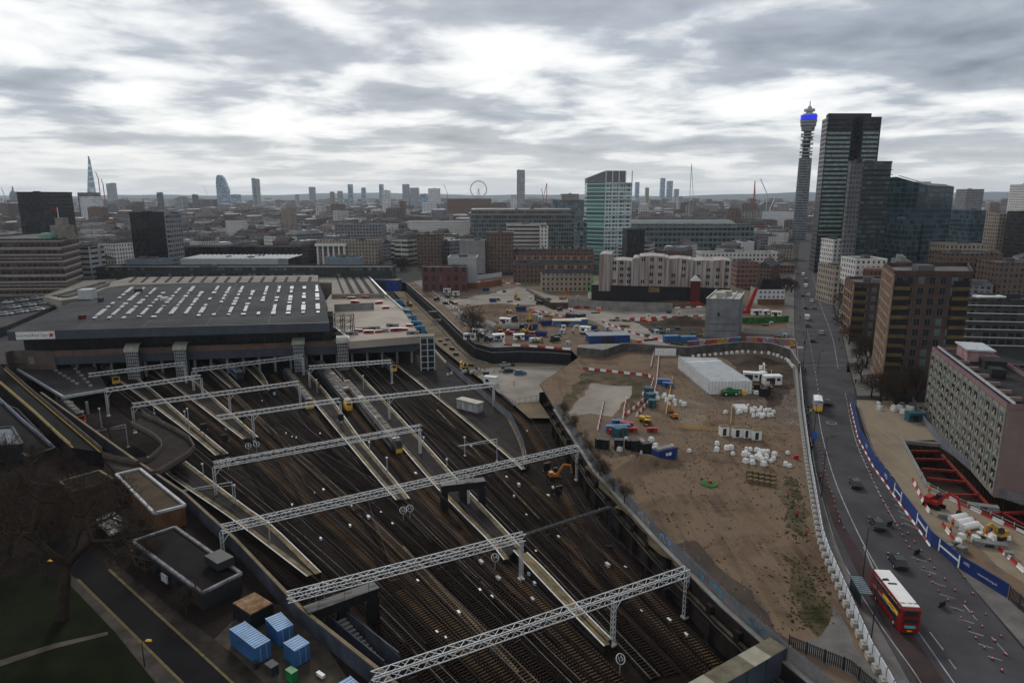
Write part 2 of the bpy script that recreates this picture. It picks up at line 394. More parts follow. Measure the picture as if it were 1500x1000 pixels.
sheet('shed_surround', px([(985, 520), (1160, 517), (1168, 560), (1130, 600), (1100, 560), (1060, 524)], .02), m_dirtd, .02)
sheet('dark_excavated_earth', px([(905, 470), (1030, 468), (1030, 495), (985, 492)], .025), m_dirtd, .025)
strip('pale_haul_track', [(880, 450), (980, 440), (1035, 436)], [(880, 468), (990, 464), (1035, 462)], mat('pale_track', (.2, .18, .15)), .022)
sheet('road_works_ground', px([(1250, 585), (1370, 590), (1368, 644), (1322, 645), (1358, 712), (1390, 728), (1500, 782), (1570, 830), (1700, 900), (1700, 1010), (1560, 930), (1476, 872), (1392, 806), (1345, 755), (1310, 700), (1270, 650)], .015), ground_mat('works_sand', [(.12, .09, .06), (.19, .15, .105), (.25, .205, .15), (.20, .165, .125)], ang=.2), .015)
sheet('building_yard', px([(1370, 590), (1368, 644), (1378, 650), (1440, 690), (1570, 770), (1800, 860), (1800, 640), (1500, 560)], .013), m_concr, .013)
0 and sheet('dirt_patch', px([(1276, 640), (1312, 640), (1322, 664), (1300, 668)], .02), m_dirtd, .02)
sheet('dirt_patch', px([(1372, 790), (1420, 795), (1500, 850), (1530, 900), (1476, 870), (1400, 822)], .02), m_dirt, .02)
sheet('pale_patch', px([(890, 648), (935, 640), (955, 660), (905, 668)], .021), m_pad, .021)
0 and sheet('dirt_patch', px([(1000, 640), (1050, 650), (1060, 700), (1020, 760), (985, 700)], .019), m_dirtd, .019)
sheet('pale_patch', px([(985, 580), (1035, 590), (1030, 625), (990, 620)], .021), mat('trodden_earth', (.16, .125, .09), .95, .3, .1), .021)
for k in range(0):                              # wheel ruts across the dirt field
    r2 = random.Random(k); x0, y0 = r2.uniform(960, 1120), r2.uniform(600, 700); l = [W(x0, y0, .03)]; a = r2.uniform(-2.3, -1.2)
    for q in range(7): a += r2.uniform(-.28, .28); l.append(l[-1] + Vector((math.cos(a), math.sin(a), 0)) * 8)
    l = spline(l, 2); b = MB()
    for off in (-1, 1):
        a1, a2 = side(l, off - .22), side(l, off + .22)
        for i in range(len(l) - 1): b.add([a1[i], a1[i + 1], a2[i + 1], a2[i]], [(0, 1, 2, 3)]); b.add([a1[i], a1[i + 1], a2[i + 1], a2[i]], [(3, 2, 1, 0)]) if False else None
    prop(b.build('wheel_rut', m_dirtd if k % 3 else m_dirt), kind='structure')
sheet('builders_lawn', px([(1245, 500), (1290, 495), (1296, 545), (1240, 545)], .02), mat('lawn_green', (.018, .042, .012), .95, .4, .2), .02)

# earth bank by the slab and the spoil heap
def mound(name, label, cpx, rx, ry, h, m, rz=0, seed=1):
    c = W(*cpx); r = random.Random(seed); b = MB(); N = 26; K = 9; vs = []
    for j in range(K + 1):
        for i in range(N):
            a = i / N * 6.283; q = j / K; wob = 1 + .16 * math.sin(a * 3 + seed) + .1 * math.sin(a * 5 + 2 * seed) + r.uniform(-.04, .04)
            x = math.cos(a) * rx * q * wob; y = math.sin(a) * ry * q * wob
            vs.append((x * math.cos(rz) - y * math.sin(rz), x * math.sin(rz) + y * math.cos(rz), h * (math.cos(q * math.pi) * .5 + .5) * (1 + r.uniform(-.12, .12)) - (.12 if j == K else 0)))
    fs = [(j * N + i, j * N + (i + 1) % N, (j + 1) * N + (i + 1) % N, (j + 1) * N + i) for j in range(K) for i in range(N)]
    b.add(vs, [tuple(reversed(f)) for f in fs]); o = b.build(name, m, smooth=True); o.location = (c.x, c.y, 0)
    return prop(o, label, 'spoil heap') if label else prop(o, kind='structure')
mound('spoil_heap', 'brown spoil heap behind the fence, beside the navy skip', (935, 682), 10, 6, 2.6, m_dirt, .4, 2)
mound('spoil_heap', 'low long spoil heap in the middle of the dirt field', (975, 735), 9, 5, 1.0, m_dirt, .2, 5)
mound('spoil_heap', 'dark earth heap beside the long white shed roof', (1110, 532), 12, 6, 2.4, m_dirtd, .1, 8)
mound('spoil_heap', 'earth heap at the foot of the grey concrete tower', (1000, 474), 22, 10, 3.5, m_dirtd, 0, 9)
mound('spoil_heap', 'sandy heap in the far part of the works, near the yellow plant', (720, 452), 30, 9, 2.5, m_dirt, .3, 12)
mound('spoil_heap', 'grassy heap at the end of the pale retaining wall', (985, 448), 26, 9, 3, m_grassy, .1, 13)

# stones, clods and tufts strewn over the field
def strew(name, label, polys, n, m, s0, s1, seed, flat=.5):
    r = random.Random(seed); b = MB(); k = 0
    while k < n:
        q = r.choice(polys); x, y = r.uniform(q[0], q[2]), r.uniform(q[1], q[3]); p = W(x, y, .02); s = r.uniform(s0, s1)
        if r.random() < .6: p += Vector((r.gauss(0, 1.5), r.gauss(0, 1.5), 0))
        if x < 812 + (y - 600) * .87 + 22 or x > 1168 + max(0, (y - 700) * .3): k += 1; continue
        b.box((p.x, p.y, s * flat * .4), (s * r.uniform(.6, 1.5), s, s * flat), r.uniform(0, 3), 0, .6); k += 1
    prop(b.build(name, m), label, 'ground cover', kind='stuff')
strew('rubble', 'small stones and clods strewn over the brown dirt field', [(880, 600, 1170, 940), (1000, 560, 1165, 720), (1090, 520, 1165, 600)], 2200, mat('clod_brown', (.075, .053, .039), .95, .4, .5), .1, .38, 1)
strew('pale_rubble', 'pale broken rubble scattered over the brown dirt field', [(880, 610, 1170, 930), (860, 640, 960, 700)], 600, m_concr, .1, .3, 2)
strew('weeds', 'low rough weeds on the edges of the brown dirt field', [(1150, 700, 1182, 790), (1158, 815, 1215, 920), (860, 640, 900, 720), (900, 720, 990, 830)], 1300, mat('weed_green', (.050, .048, .020), .95, .5, .3), .12, .42, 3, .5)
# ---------------------------------------------------------------- railway
def rail_track(pxs, label, bright=False, z=-7.2):
    pts = spline([W(x, y, -7) for x, y in pxs], 4.0)
    o = root('railway_track', label, 'railway track', (pts[0].x, pts[0].y, -7.3), 0, 'tracks fanning out of the station')
    org = Vector((pts[0].x, pts[0].y, -7.3)); m = m_rail if bright else m_railr
    for s in (-.75, .75):
        b = MB(org); q = side(pts, s)
        for u, v in zip(q, q[1:]): b.bar(XYZ(u, -6.98), XYZ(v, -6.98), .085 if bright else .12, .16, 0)
        b.build('rail', m, o)
    b = MB(org)
    for u, v in zip(pts[::2], pts[2::2]):
        if v.y < 255: b.bar(XYZ(u, -1.9), XYZ(v, -1.9), .03, .03)
    if b.v: b.build('overhead_wire', m_dsteel, o)
    b = MB(org); q = side(pts, 1.25)
    for u, v in zip(q, q[1:]): b.bar(XYZ(u, -6.93), XYZ(v, -6.93), .09, .1)
    b.build('conductor_rail', m_railr, o)
    b = MB(org)
    for p, a in along(pts, .68):
        if p.y < 40 or p.y > 262: continue
        b.box(XYZ(p, -7.14), (.26, 2.5, .2), a)
    k = b.build('sleeper', m_slpb if any(w_ in label for w_ in ('dark train', 'widest', 'curving', 'dark portal', 'silver train', 'discs 4 and 3', 'disc 15', 'far down')) else m_slp, o); k['kind'] = 'stuff'
    return o
TR = {
 'A': [(60, 560), (112, 612), (180, 662), (235, 702), (330, 768), (400, 826), (480, 900), (590, 1010)],
 'C': [(150, 575), (200, 612), (262, 658), (330, 708), (420, 775), (490, 838), (560, 912), (640, 1005)],
 'D': [(130, 540), (168, 566), (240, 622), (305, 676), (370, 728), (450, 795), (530, 868), (665, 1005)],
 'E': [(190, 538), (233, 566), (300, 622), (345, 662), (420, 727), (500, 800), (590, 890), (700, 1005)],
 'F': [(205, 540), (243, 566), (303, 614), (350, 652), (430, 722), (515, 798), (610, 890), (728, 1005)],
 'G': [(262, 535), (302, 566), (350, 606), (388, 642), (460, 710), (540, 785), (640, 888), (757, 1005)],
 'H': [(290, 530), (332, 568), (400, 634), (480, 706), (560, 780), (660, 880), (785, 1005)],
 'I': [(320, 525), (345, 548), (372, 578), (440, 640), (520, 712), (600, 790), (700, 890), (815, 1005)],
 'J': [(340, 525), (358, 544), (400, 585), (470, 650), (550, 722), (640, 808), (740, 905), (842, 1005)],
 'K': [(375, 525), (395, 545), (430, 580), (500, 650), (570, 720), (650, 800), (750, 900), (868, 1008)],
 'L': [(400, 528), (425, 550), (455, 588), (490, 632), (540, 690), (600, 754), (690, 844), (790, 945), (846, 1000)],
 'M': [(462, 538), (486, 566), (515, 602), (560, 655), (620, 727), (690, 802), (770, 882), (885, 1003)],
 'N': [(480, 535), (512, 567), (545, 612), (585, 662), (640, 727), (700, 792), (780, 872), (908, 1000)],
 'O': [(518, 527), (540, 548), (622, 638), (685, 706), (760, 782), (860, 886), (960, 992)],
 'P': [(538, 527), (560, 548), (645, 635), (702, 690), (780, 772), (880, 878), (990, 992)],
 'Q': [(556, 527), (578, 548), (668, 634), (728, 692), (802, 768), (905, 868), (1025, 990)],
 'R': [(565, 522), (590, 544), (695, 636), (748, 682), (805, 735), (880, 806), (955, 878), (1062, 985)],
 'S': [(625, 508), (658, 534), (750, 604), (790, 658), (818, 708), (846, 760), (905, 850), (985, 940), (1045, 1000)],
}
names = dict(A='beside the left retaining wall', C='right of the lowest narrow platform', D='left of the platform ending at discs 6 and 5', E='right of the platform ending at discs 6 and 5',
 F='left of the platform ending at discs 4 and 3', G='right of the platform ending at discs 4 and 3', H='second right of the platform ending at discs 4 and 3', I='carrying the train with red and blue lamps',
 J='through the middle of the throat, left of the loudest crossovers', K='through the middle of the throat under the dark portal', L='carrying the yellow nosed train at the gantry leg', M='carrying the dark train with a yellow ringed nose',
 N='carrying the long silver train', O='beside the cream edge of the platform with disc 14', P='second from the platform with disc 14', Q='third from the platform with disc 14', R='beside the widest platform on the right', S='curving behind the grey palisade fence on the right')
tracks = {}
for k, l in TR.items():
    tracks[k] = rail_track(l, 'railway track ' + names[k], k in 'DHLO')
def P_at(k, y):
    l = TR[k]
    for (x0, y0), (x1, y1) in zip(l, l[1:]):
        if y0 <= y <= y1: return x0 + (x1 - x0) * (y - y0) / (y1 - y0)
    return l[-1][0]
xo = [('I', 575, 'H', 640), ('J', 580, 'I', 650), ('K', 585, 'J', 660), ('L', 600, 'K', 690), ('L', 690, 'K', 790), ('G', 660, 'F', 740), ('H', 650, 'J', 770), ('J', 690, 'L', 830),
      ('I', 720, 'K', 860), ('H', 760, 'F', 850), ('O', 600, 'Q', 690), ('P', 570, 'R', 700), ('N', 760, 'M', 850), ('K', 800, 'M', 930), ('S', 780, 'R', 870), ('E', 680, 'C', 800), ('G', 790, 'J', 920), ('Q', 800, 'P', 900)]
for XI, (a, y0, b_, y1) in enumerate(xo):
    if XI in (7, 8, 16): continue
    xa, xb = P_at(a, y0), P_at(b_, y1); xa2, xb2 = P_at(a, y0 - 14), P_at(b_, y1 + 14)
    n = (y1 - y0)
    l = [(xa2, y0 - 14), (xa, y0), (xa * .62 + xb * .38, y0 + .4 * n), (xa * .35 + xb * .65, y0 + .62 * n), (xb, y1), (xb2, y1 + 14)]
    rail_track(l, 'crossover track between the track %s and the track %s' % (names[a], names[b_]) if False else 'crossover track in the fan of rails, ' + ['nearest to the station', 'second from the station on the left', 'third from the station on the left', 'beside the yellow nosed train', 'under the longest gantry', 'above the platform with discs 4 and 3', 'in the middle of the throat', 'crossing the throat centre', 'below the longest gantry, left', 'beside the lowest narrow platform', 'right of the silver train', 'at the foot of the glass lift tower', 'left of disc 14', 'left of the nearest gantry', 'beside the cutting wall', 'left of discs 6 and 5', 'above the nearest gantry', 'right of the platform tail with disc 15'][XI])

def platform(label, left, right, zt=-6.0, signs=(), edge=True, whiteend=1.0, name='platform'):
    L = spline([W(x, y, zt) for x, y in left], 5); Rr = spline([W(x, y, zt) for x, y in right], 5)
    org = (L[0].x, L[0].y, -7.3); o = root(name, label, 'platform', org, 0, 'platforms')
    poly = [(p.x, p.y) for p in L] + [(p.x, p.y) for p in reversed(Rr)]
    b = MB(org); A = sum(poly[i][0] * poly[(i + 1) % len(poly)][1] - poly[(i + 1) % len(poly)][0] * poly[i][1] for i in range(len(poly)))
    if A < 0: poly = poly[::-1]
    n = len(poly); b.add([(x, y, -7.4) for x, y in poly] + [(x, y, zt) for x, y in poly], [(i, (i + 1) % n, n + (i + 1) % n, n + i) for i in range(n)])
    tr = tessellate_polygon([[Vector((x, y, 0)) for x, y in poly]])
    top = [Vector((x, y, zt)) for x, y in poly]
    b.add(top, [t if (top[t[1]] - top[t[0]]).cross(top[t[2]] - top[t[0]]).z > 0 else tuple(reversed(t)) for t in tr])
    b.build('surface', m_plat, o)
    for path, s in ((L, 1), (Rr, -1)):
        if edge:
            b = MB(org); q0 = side(path, -s * .12); q1 = side(path, -s * -.0); q = side(path, -s * .9)
            c = MB(org)
            for i in range(len(path) - 1):
                b.bar(XYZ(side(path, -s * .55)[i], zt + .03), XYZ(side(path, -s * .55)[i + 1], zt + .03), 1.1 if True else 0, .07)
            b.build('coping', m_cop, o)
            for i in range(len(path) - 1):
                a1, a2 = side(path, -s * .02)[i], side(path, -s * .02)[i + 1]
                c.bar(XYZ(a1, zt + .06), XYZ(a2, zt + .06), .22, .12)
            c.build('edge_line', m_white, o)
    return o
# s sign: left edge offset goes right of travel (towards camera)
platform('lowest narrow platform running beside the left retaining wall', [(215, 668), (252, 700), (330, 753), (390, 798), (450, 844)], [(262, 668), (304, 700), (360, 742), (400, 771), (470, 838)])
platform('platform ending at discs 6 and 5', [(150, 540), (187, 567), (240, 606), (283, 639), (316, 667)], [(185, 542), (219, 567), (260, 602), (296, 633), (334, 664)])
platform('platform ending at discs 4 and 3', [(215, 535), (250, 562), (310, 608), (356, 643)], [(258, 537), (292, 564), (340, 606), (378, 640)])
platform('short platform beside the train with red and blue lamps', [(295, 533), (314, 548), (338, 568)], [(310, 530), (330, 546), (352, 567)])
platform('short pointed platform under the lattice gantry near the station', [(350, 530), (366, 544), (388, 566)], [(366, 530), (382, 544), (393, 563)])
platform('long platform ending at discs 12 and 11', [(428, 548), (462, 592), (500, 638), (550, 698), (580, 732)], [(440, 533), (456, 550), (484, 582), (528, 642), (576, 700), (600, 730)])
platform('long platform with disc 14, right of the silver train', [(485, 535), (535, 592), (588, 654), (647, 722), (714, 790), (740, 822)], [(506, 527), (519, 540), (610, 636), (672, 704), (746, 782), (762, 800)])
platform('narrow platform tail with disc 15', [(752, 806), (800, 858), (845, 905), (885, 946)], [(772, 809), (800, 836), (846, 886), (896, 936)])
platform('widest platform on the right, below the glass lift tower', [(568, 524), (582, 536), (670, 607), (750, 674), (765, 688)], [(635, 510), (656, 532), (722, 590), (748, 614), (768, 655), (772, 678)])

# text helper: real lettering as a thin mesh
def text(s, size, m, par, loc, rot, name='lettering', ext=.01):
    cu = bpy.data.curves.new(name, 'FONT'); cu.body = s; cu.size = size; cu.align_x = 'CENTER'; cu.align_y = 'CENTER'; cu.extrude = ext
    t = bpy.data.objects.new(name, cu); C.objects.link(t); dg = bpy.context.evaluated_depsgraph_get()
    me = bpy.data.meshes.new_from_object(t.evaluated_get(dg)); bpy.data.objects.remove(t)
    me.materials.clear(); me.materials.append(m); o = bpy.data.objects.new(name, me); C.objects.link(o)
    o.location = loc; o.rotation_euler = rot
    if par is not None: adopt(o, par)
    return o
for (x, y, n_, z) in [(461, 853, '2', -5), (473, 848, '1', -5), (323, 670, '6', -5), (333, 667, '5', -5), (363, 646, '4', -5), (375, 644, '3', -5), (590, 739, '12', -5), (600, 736, '11', -5), (725, 807, '14', -5), (909, 953, '15', -5)]:
    c = W(x, y, z + 1.6); o = root('platform_sign', 'round black and white platform number disc reading ' + n_, 'sign', (c.x, c.y, -7.2), R(28), 'round number discs at the platform ends')
    b = MB(); b.tube((0, 0, 0), (0, 0, 1.8), .06, .06, 6); b.build('post', m_galv, o)
    T = Matrix.Rotation(R(-35), 3, 'X')
    def tp(v): v = T @ Vector(v); return v + Vector((0, 0, 2.5))
    b = MB(); b.tube(tp((0, 0, 0)), tp((0, -.06, 0)), .8, .8, 20); b.build('disc', m_black, o)
    b = MB()
    for i in range(20):
        a, q = i / 20 * 6.283, (i + 1) / 20 * 6.283
        b.bar(tp((math.cos(a) * .74, -.08, math.sin(a) * .74)), tp((math.cos(q) * .74, -.08, math.sin(q) * .74)), .13, .05)
    b.build('rim', m_wp, o)
    text(n_, 1.0 if len(n_) > 1 else 1.15, m_wp, o, tp((0, -.09, 0)), (R(90 - 35), 0, 0), 'numeral')

# ---------------------------------------------------------------- overhead line gantries
def gantry(label, a, b_, zt=2.0, legs=(), dep=1.1, wid=1.0, m=None, thick=.12, brack=()):
    A, B = W(*a, zt), W(*b_, zt); m = m or m_gwhite; L = (B - A).length; rz = math.atan2(B.y - A.y, B.x - A.x)
    o = root('overhead_gantry', label, 'gantry', (A.x, A.y, -7.2), rz, 'lattice gantries over the tracks'); h = zt + 7.2
    t = MB(); n = max(4, round(L / 1.35)); st = L / n
    for y in (-wid / 2, wid / 2):
        t.bar((0, y, h), (L, y, h), thick); t.bar((0, y, h - dep), (L, y, h - dep), thick)
        for i in range(n):
            u, v = (h, h - dep) if i % 2 else (h - dep, h)
            t.bar((i * st, y, u), ((i + 1) * st, y, v), thick * .62)
    for i in range(n):
        s = 1 if i % 2 else -1
        t.bar((i * st, -s * wid / 2, h), ((i + 1) * st, s * wid / 2, h), thick * .62)
        t.bar((i * st, -s * wid / 2, h - dep), ((i + 1) * st, s * wid / 2, h - dep), thick * .5)
    t.build('truss', m, o)
    for f in legs:
        x = f * L; l = MB(); wv = .26
        for dx in (-wv, wv):
            for dy in (-wv, wv): l.bar((x + dx, dy, 0), (x + dx, dy, h - dep), .1)
        k = 0
        while k * .9 + .9 < h - dep:
            for s in (-wv, wv):
                l.bar((x - wv, s, k * .9), (x + wv, s, k * .9 + .9), .06); l.bar((x + s, -wv, k * .9 + .9), (x + s, wv, k * .9), .06)
            k += 1
        l.box((x, 0, .15), (1.0, 1.0, .3)); l.build('leg', m, o)
        for s in (-1, 1):
            if 0 <= x + s * 1.8 <= L:
                l = MB(); l.bar((x + s * .2, 0, h - dep - 2), (x + s * 1.8, 0, h - dep), .12); l.build('brace', m, o)
    # wire registration arms hanging from the truss
    for i in range(1, int(L / 4)):
        l = MB(); x = i * 4.0 + .8; l.bar((x, 0, h - dep), (x, 0, h - dep - 1.3), .07); l.bar((x, 0, h - dep - 1.3), (x + 1.3, 0, h - dep - 1.15), .05); l.build('drop_arm', m_dsteel, o)
    return o
gantry('upper left lattice gantry ending over the low slab roof', (129, 547), (270, 530), 2, (1,))
gantry('short lattice gantry in front of the low slab roof, with a leg at each end', (154, 569), (294, 549), 2, (0, 1))
gantry('lattice gantry under the deck between the two left lift towers', (281, 540), (443, 520), 2, (0, 1))
gantry('long lattice gantry crossing the platform ending at discs 4 and 3', (193, 591), (438, 558), 2, (0, .55, 1))
gantry('lattice gantry above the yellow nosed train, with one middle leg', (317, 609), (498, 583), 2, (.27, 1))
gantry('lattice gantry nearest the glass lift tower', (452, 536), (573, 527), 2, (0, 1))
gantry('lattice gantry over the dark and silver trains reaching the grey fence', (504, 585), (723, 561), 2, (.28, 1))
gantry('lattice gantry starting on the platform ending at discs 6 and 5', (312, 677), (617, 622), 2, (0, .99), 1.3, 1.2)
gantry('longest lattice gantry spanning from the left wall to the right cutting wall', (323, 770), (846, 652), 2, (.0, .63, 1), 1.3, 1.2)
gantry('lattice gantry rising to the right above the dark portal frame', (420, 869), (768, 780), 2, (.985,), 1.3, 1.2)
gantry('nearest lattice gantry at the bottom of the picture', (545, 987), (1007, 831), 2, (.0, .72, 1), 1.3, 1.2)
gantry('thin dark wire portal between the lattice gantry end and the cutting wall', (768, 782), (894, 741), 1.6, (1,), .4, .4, m_dsteel, .1)
def mast(label, a, base, arm=None, z0=-7.2, m=None):
    B = W(*base, z0); T_ = onplane(a[0], a[1], (B.x - 1, B.y), (B.x + 1, B.y)); h = T_.z - z0
    o = root('signal_mast', label, 'mast', B, 0, 'masts and posts along the tracks'); b = MB(); b.tube((0, 0, 0), (0, 0, h), .13, .09, 6); b.box((0, 0, .15), (.6, .6, .3)); b.build('post', m or m_galv, o)
    if arm:
        A = onplane(arm[0], arm[1], (B.x - 1, B.y), (B.x + 1, B.y)) - B; b = MB(); b.bar((0, 0, h - .1), (A.x, A.y, A.z), .16); b.bar((0, 0, h - .9), (A.x * .9, A.y * .9, A.z), .08); b.build('arm', m or m_galv, o)
    else:
        b = MB(); b.box((0, -.1, h), (.5, .3, .35)); b.build('lamp', m_wp, o)
    return o
mast('mast with a long arm beside the flat brown roofed building', (341, 705), (343, 744), (262, 719))
mast('grey mast with an arm between the widest platform and the silver train', (727, 642), (728, 676), (671, 653))
mast('mast with an arm over the pit beside the curved walkway', (190, 621), (188, 655), (137, 632))
for x, y, y1, l in [(123, 602, 622, 'post beside the low slab roof'), (148, 598, 626, 'second post beside the low slab roof'), (277, 598, 634, 'post on the platform ending at discs 6 and 5'), (272, 602, 628, 'shorter post on the platform ending at discs 6 and 5'), (298, 679, 705, 'post left of the gantry foot'), (345, 710, 742, 'post right of the arm mast'),
                 (541, 647, 674, 'post between the two long platforms'), (567, 670, 706, 'post near the end of the long platform with discs 12 and 11'), (654, 672, 700, 'post at the tip of the platform with disc 14'), (620, 640, 660, 'post beside the gantry leg'), (464, 556, 580, 'post near the dark train'), (532, 550, 576, 'post on the wide platform right of the dark train'),
                 (680, 640, 668, 'grey post on the ballast near the widest platform'), (225, 588, 606, 'post with a lamp at the platform wedge'), (643, 572, 590, 'post on the widest platform'), (395, 765, 800, 'post on the lowest narrow platform')]:
    mast('slender ' + l, (x, y), (x + 1, y1))
def sigbox(label, x, y, z=-7.2, s=1.0, h=3.2):
    B = W(x, y, z); o = root('signal', label, 'signal', B, R(30), 'dark railway signals'); b = MB(); b.tube((0, 0, 0), (0, 0, h), .1, .1, 6); b.build('post', m_dsteel, o)
    b = MB(); b.bx(-.9 * s, -.2, h, .9 * s, .2, h + 1.9 * s); b.bx(-1.1 * s, -.5, h - .1, 1.1 * s, .5, h); b.build('head', m_black, o)
for x, y, l in [(300, 645, 'beside the post of the platform ending at discs 6 and 5'), (331, 662, 'above discs 6 and 5'), (357, 628, 'on the platform ending at discs 4 and 3'), (500, 630, 'on the long platform near the dark train'), (818, 742, 'near the right end of the longest gantry'), (801, 706, 'beside the orange excavator arm')]:
    sigbox('dark boxy signal ' + l, x, y)

# dark portal structures (old girder frames)
def portal(label, a, b_, zt, nleg, base):
    A, B = W(*a, zt), W(*b_, zt); rz = math.atan2(B.y - A.y, B.x - A.x); L = (B - A).length
    o = root('girder_portal', label, 'portal', (A.x, A.y, -7.2), rz); h = zt + 7.2
    b = MB(); b.bx(-.6, -1, h - 1.7, L + .6, 1, h - .35); b.bx(-.8, -1.2, h - .35, L + .8, 1.2, h); b.build('girder', m_black, o)
    for i in range(nleg):
        x = L * i / (nleg - 1); b = MB(); b.bx(x - .8, -.8, 0, x + .8, .8, h - 1.7); b.build('pier', m_black, o)
portal('dark girder portal standing across the platform tail under the longest gantry', (650, 708), (705, 702), -.8, 3, 0)
portal('dark girder portal with three piers under the gantry near the blue containers', (455, 890), (545, 858), -.6, 3, 0)

# small trackside boxes, cable lids and rubbish
def litter(name, label, lst, m, group, s=(1.2, .6, .7), cat='trackside box', z=-7.3):
    p = None
    for x, y in lst:
        B = W(x, y, z)
        if p is None:
            b = MB(); b.box((0, 0, s[2] / 2), s, 0, 0, .85); b.box((0, 0, s[2] + .05), (s[0] * 1.08, s[1] * 1.1, .1)); p = b.build(name, m); prop(p, label, cat, group)
        place(p, (B.x, B.y, z), rnd.uniform(-.2, .2) + R(-60), scale=rnd.uniform(.4, .75))
litter('relay_box', 'small white relay box lying between the rails', [(419, 635), (428, 640), (434, 642), (384, 588), (469, 636), (461, 722), (474, 719), (515, 742), (609, 695), (612, 852), (558, 751), (640, 927), (653, 935), (672, 899), (703, 866), (721, 875), (785, 808), (771, 755), (766, 690), (742, 700), (772, 632), (803, 727), (810, 715), (880, 748), (916, 832), (939, 896), (980, 910), (1005, 931), (428, 741), (470, 790), (575, 768), (513, 771)], m_wp, 'small white boxes between the rails')
litter('relay_box', 'low grey trackside cabinet on the ballast', [(331, 630), (402, 578), (393, 572), (348, 680), (285, 690), (640, 712), (646, 703), (690, 655), (753, 728), (760, 712), (818, 788), (540, 760), (600, 750), (705, 826), (730, 850), (780, 880), (890, 830), (775, 842), (783, 856)], m_galv, 'grey cabinets on the ballast', (1.6, .8, 1.0))
for x0, y0, x1, y1 in [(400, 690, 560, 860), (590, 800, 760, 985), (640, 600, 790, 760), (800, 830, 900, 935), (330, 700, 430, 790), (750, 690, 870, 830), (860, 740, 1010, 960), (560, 560, 660, 650)]:
    a, b_ = W(x0, y0, -7.2), W(x1, y1, -7.2); b = MB(a); b.bar(a, b_, .45, .25)
    prop(b.build('cable_trough', m_cop if x0 in (590, 640) else m_slp), 'thin pale cable trough on the ballast running from near (%s) towards the camera' % ('the station' if y0 < 650 else 'mid throat') if False else 'thin cable trough lid line on the ballast', 'cable trough', 'cable trough lines between the tracks')
# ---------------------------------------------------------------- station
F0 = W(100, 530, .5); F1 = W(606, 510.7, .5); FD = (F1 - F0).normalized(); FN = Vector((FD.y, -FD.x, 0))   # FN points to the camera
frz = math.atan2(FD.y, FD.x)
def FL(x, off=0):                    # local metres along facade for image column x
    A, B = F0 + FN * off, F1 + FN * off; p = onplane(x, 500, A, B); return (p - F0).dot(FD)
def FZ(x, y, off=0): return onplane(x, y, F0 + FN * off, F1 + FN * off).z
def FP(s, off, z): v = F0 + FD * s + FN * off; return Vector((v.x, v.y, z))
st = root('station_building', 'long flat dark roofed railway station hall spanning the platforms', 'station', (F0.x, F0.y, -7.3), frz)
def loc_(p, o): return o.rotation_euler.to_matrix().inverted() @ (Vector(p) - o.location)
m_roof = mat('dark_roof_felt', (.052, .052, .056), .9, .4, .06, detail=10)
m_beige = mat('beige_roof_felt', (.23, .205, .175), .9, .25, .07, detail=8)
sR = FL(610); sL = FL(78)
zb0, zb1, zb2 = FZ(350, 524), FZ(350, 512), FZ(350, 504)
def lbox(b, s0, s1, o0, o1, z0, z1, mi=0): return b.bx(s0, -o1, z0 + 7.3, s1, -o0, z1 + 7.3, mi)
b = MB(); lbox(b, sL, sR, -1.5, 0, zb0, zb1); b.build('lower_beam', m_slate, st)
b = MB(); lbox(b, sL, FL(618), -.6, .35, zb1 + .003, zb2); b.build('parapet', mat('brown_brick_parapet', (.15, .10, .08), .85, .25, .3), st)
b = MB(); lbox(b, sL - 10, sR, -95, -1.5, zb0 + .4, zb1 - .2); b.build('deck_slab', m_concr, st)
# undercroft back wall + columns
b = MB(); lbox(b, sL - 30, sR, -60, -59, -7.3, zb0 + .4); b.build('undercroft_wall', m_black, st)
for i in range(22):
    b = MB(); s = sL + 6 + i * (sR - sL - 8) / 21; lbox(b, s - .45, s + .45, -3, -2.1, -7.3, zb0 + .4); b.build('column', m_concr, st)
ZR = 14.2
roofpx = [(11, 485), (482, 472), (475, 433), (466, 412), (300, 414), (190, 417), (158, 421), (120, 437)]
rp = [loc_(W(x, y, ZR), st) for x, y in roofpx]
b = MB(); b.prism([(p.x, p.y) for p in rp], ZR + 7.3 - .6, ZR + 7.3, 0); b.build('roof', m_roof, st)
fa, fb = rp[0], rp[1]
fz = ZY(498.7, W(11, 485, ZR).y)
b = MB(); b.bar((fa.x, fa.y - .15, (ZR + fz) / 2 + 7.3), (fb.x, fb.y - .15, (ZR + fz) / 2 + 7.3), .5, ZR - fz); b.build('fascia', m_slate, st)
la, lb = rp[0], rp[-1]
b = MB(); b.bar((la.x, la.y, (ZR + fz) / 2 + 7.3), (lb.x, lb.y, (ZR + fz) / 2 + 7.3), .5, ZR - fz); b.build('fascia', m_slate, st)
ng = 30
for i in range(ng):
    x0 = fa.x + (fb.x - fa.x) * (i + .012) / ng; x1 = fa.x + (fb.x - fa.x) * (i + .988) / ng
    yy = 3.0
    b = MB(); b.bx(x0, yy, zb1 + 7.3, x1, yy + .3, fz + 7.3 + .4); b.build('glazed_bay', m_glass if i > 3 else m_black, st)
b = MB(); b.bx(fa.x + 1, 3.6, zb1 + 7.3, fb.x - 1, rp[3].y - 2, zb1 + 8); b.build('upper_floor', m_concr, st)
b = MB(); b.bx(fa.x + 3, 22, zb1 + 7.9, fb.x - 1, 23, ZR + 6.6); b.build('inner_wall', m_black, st)
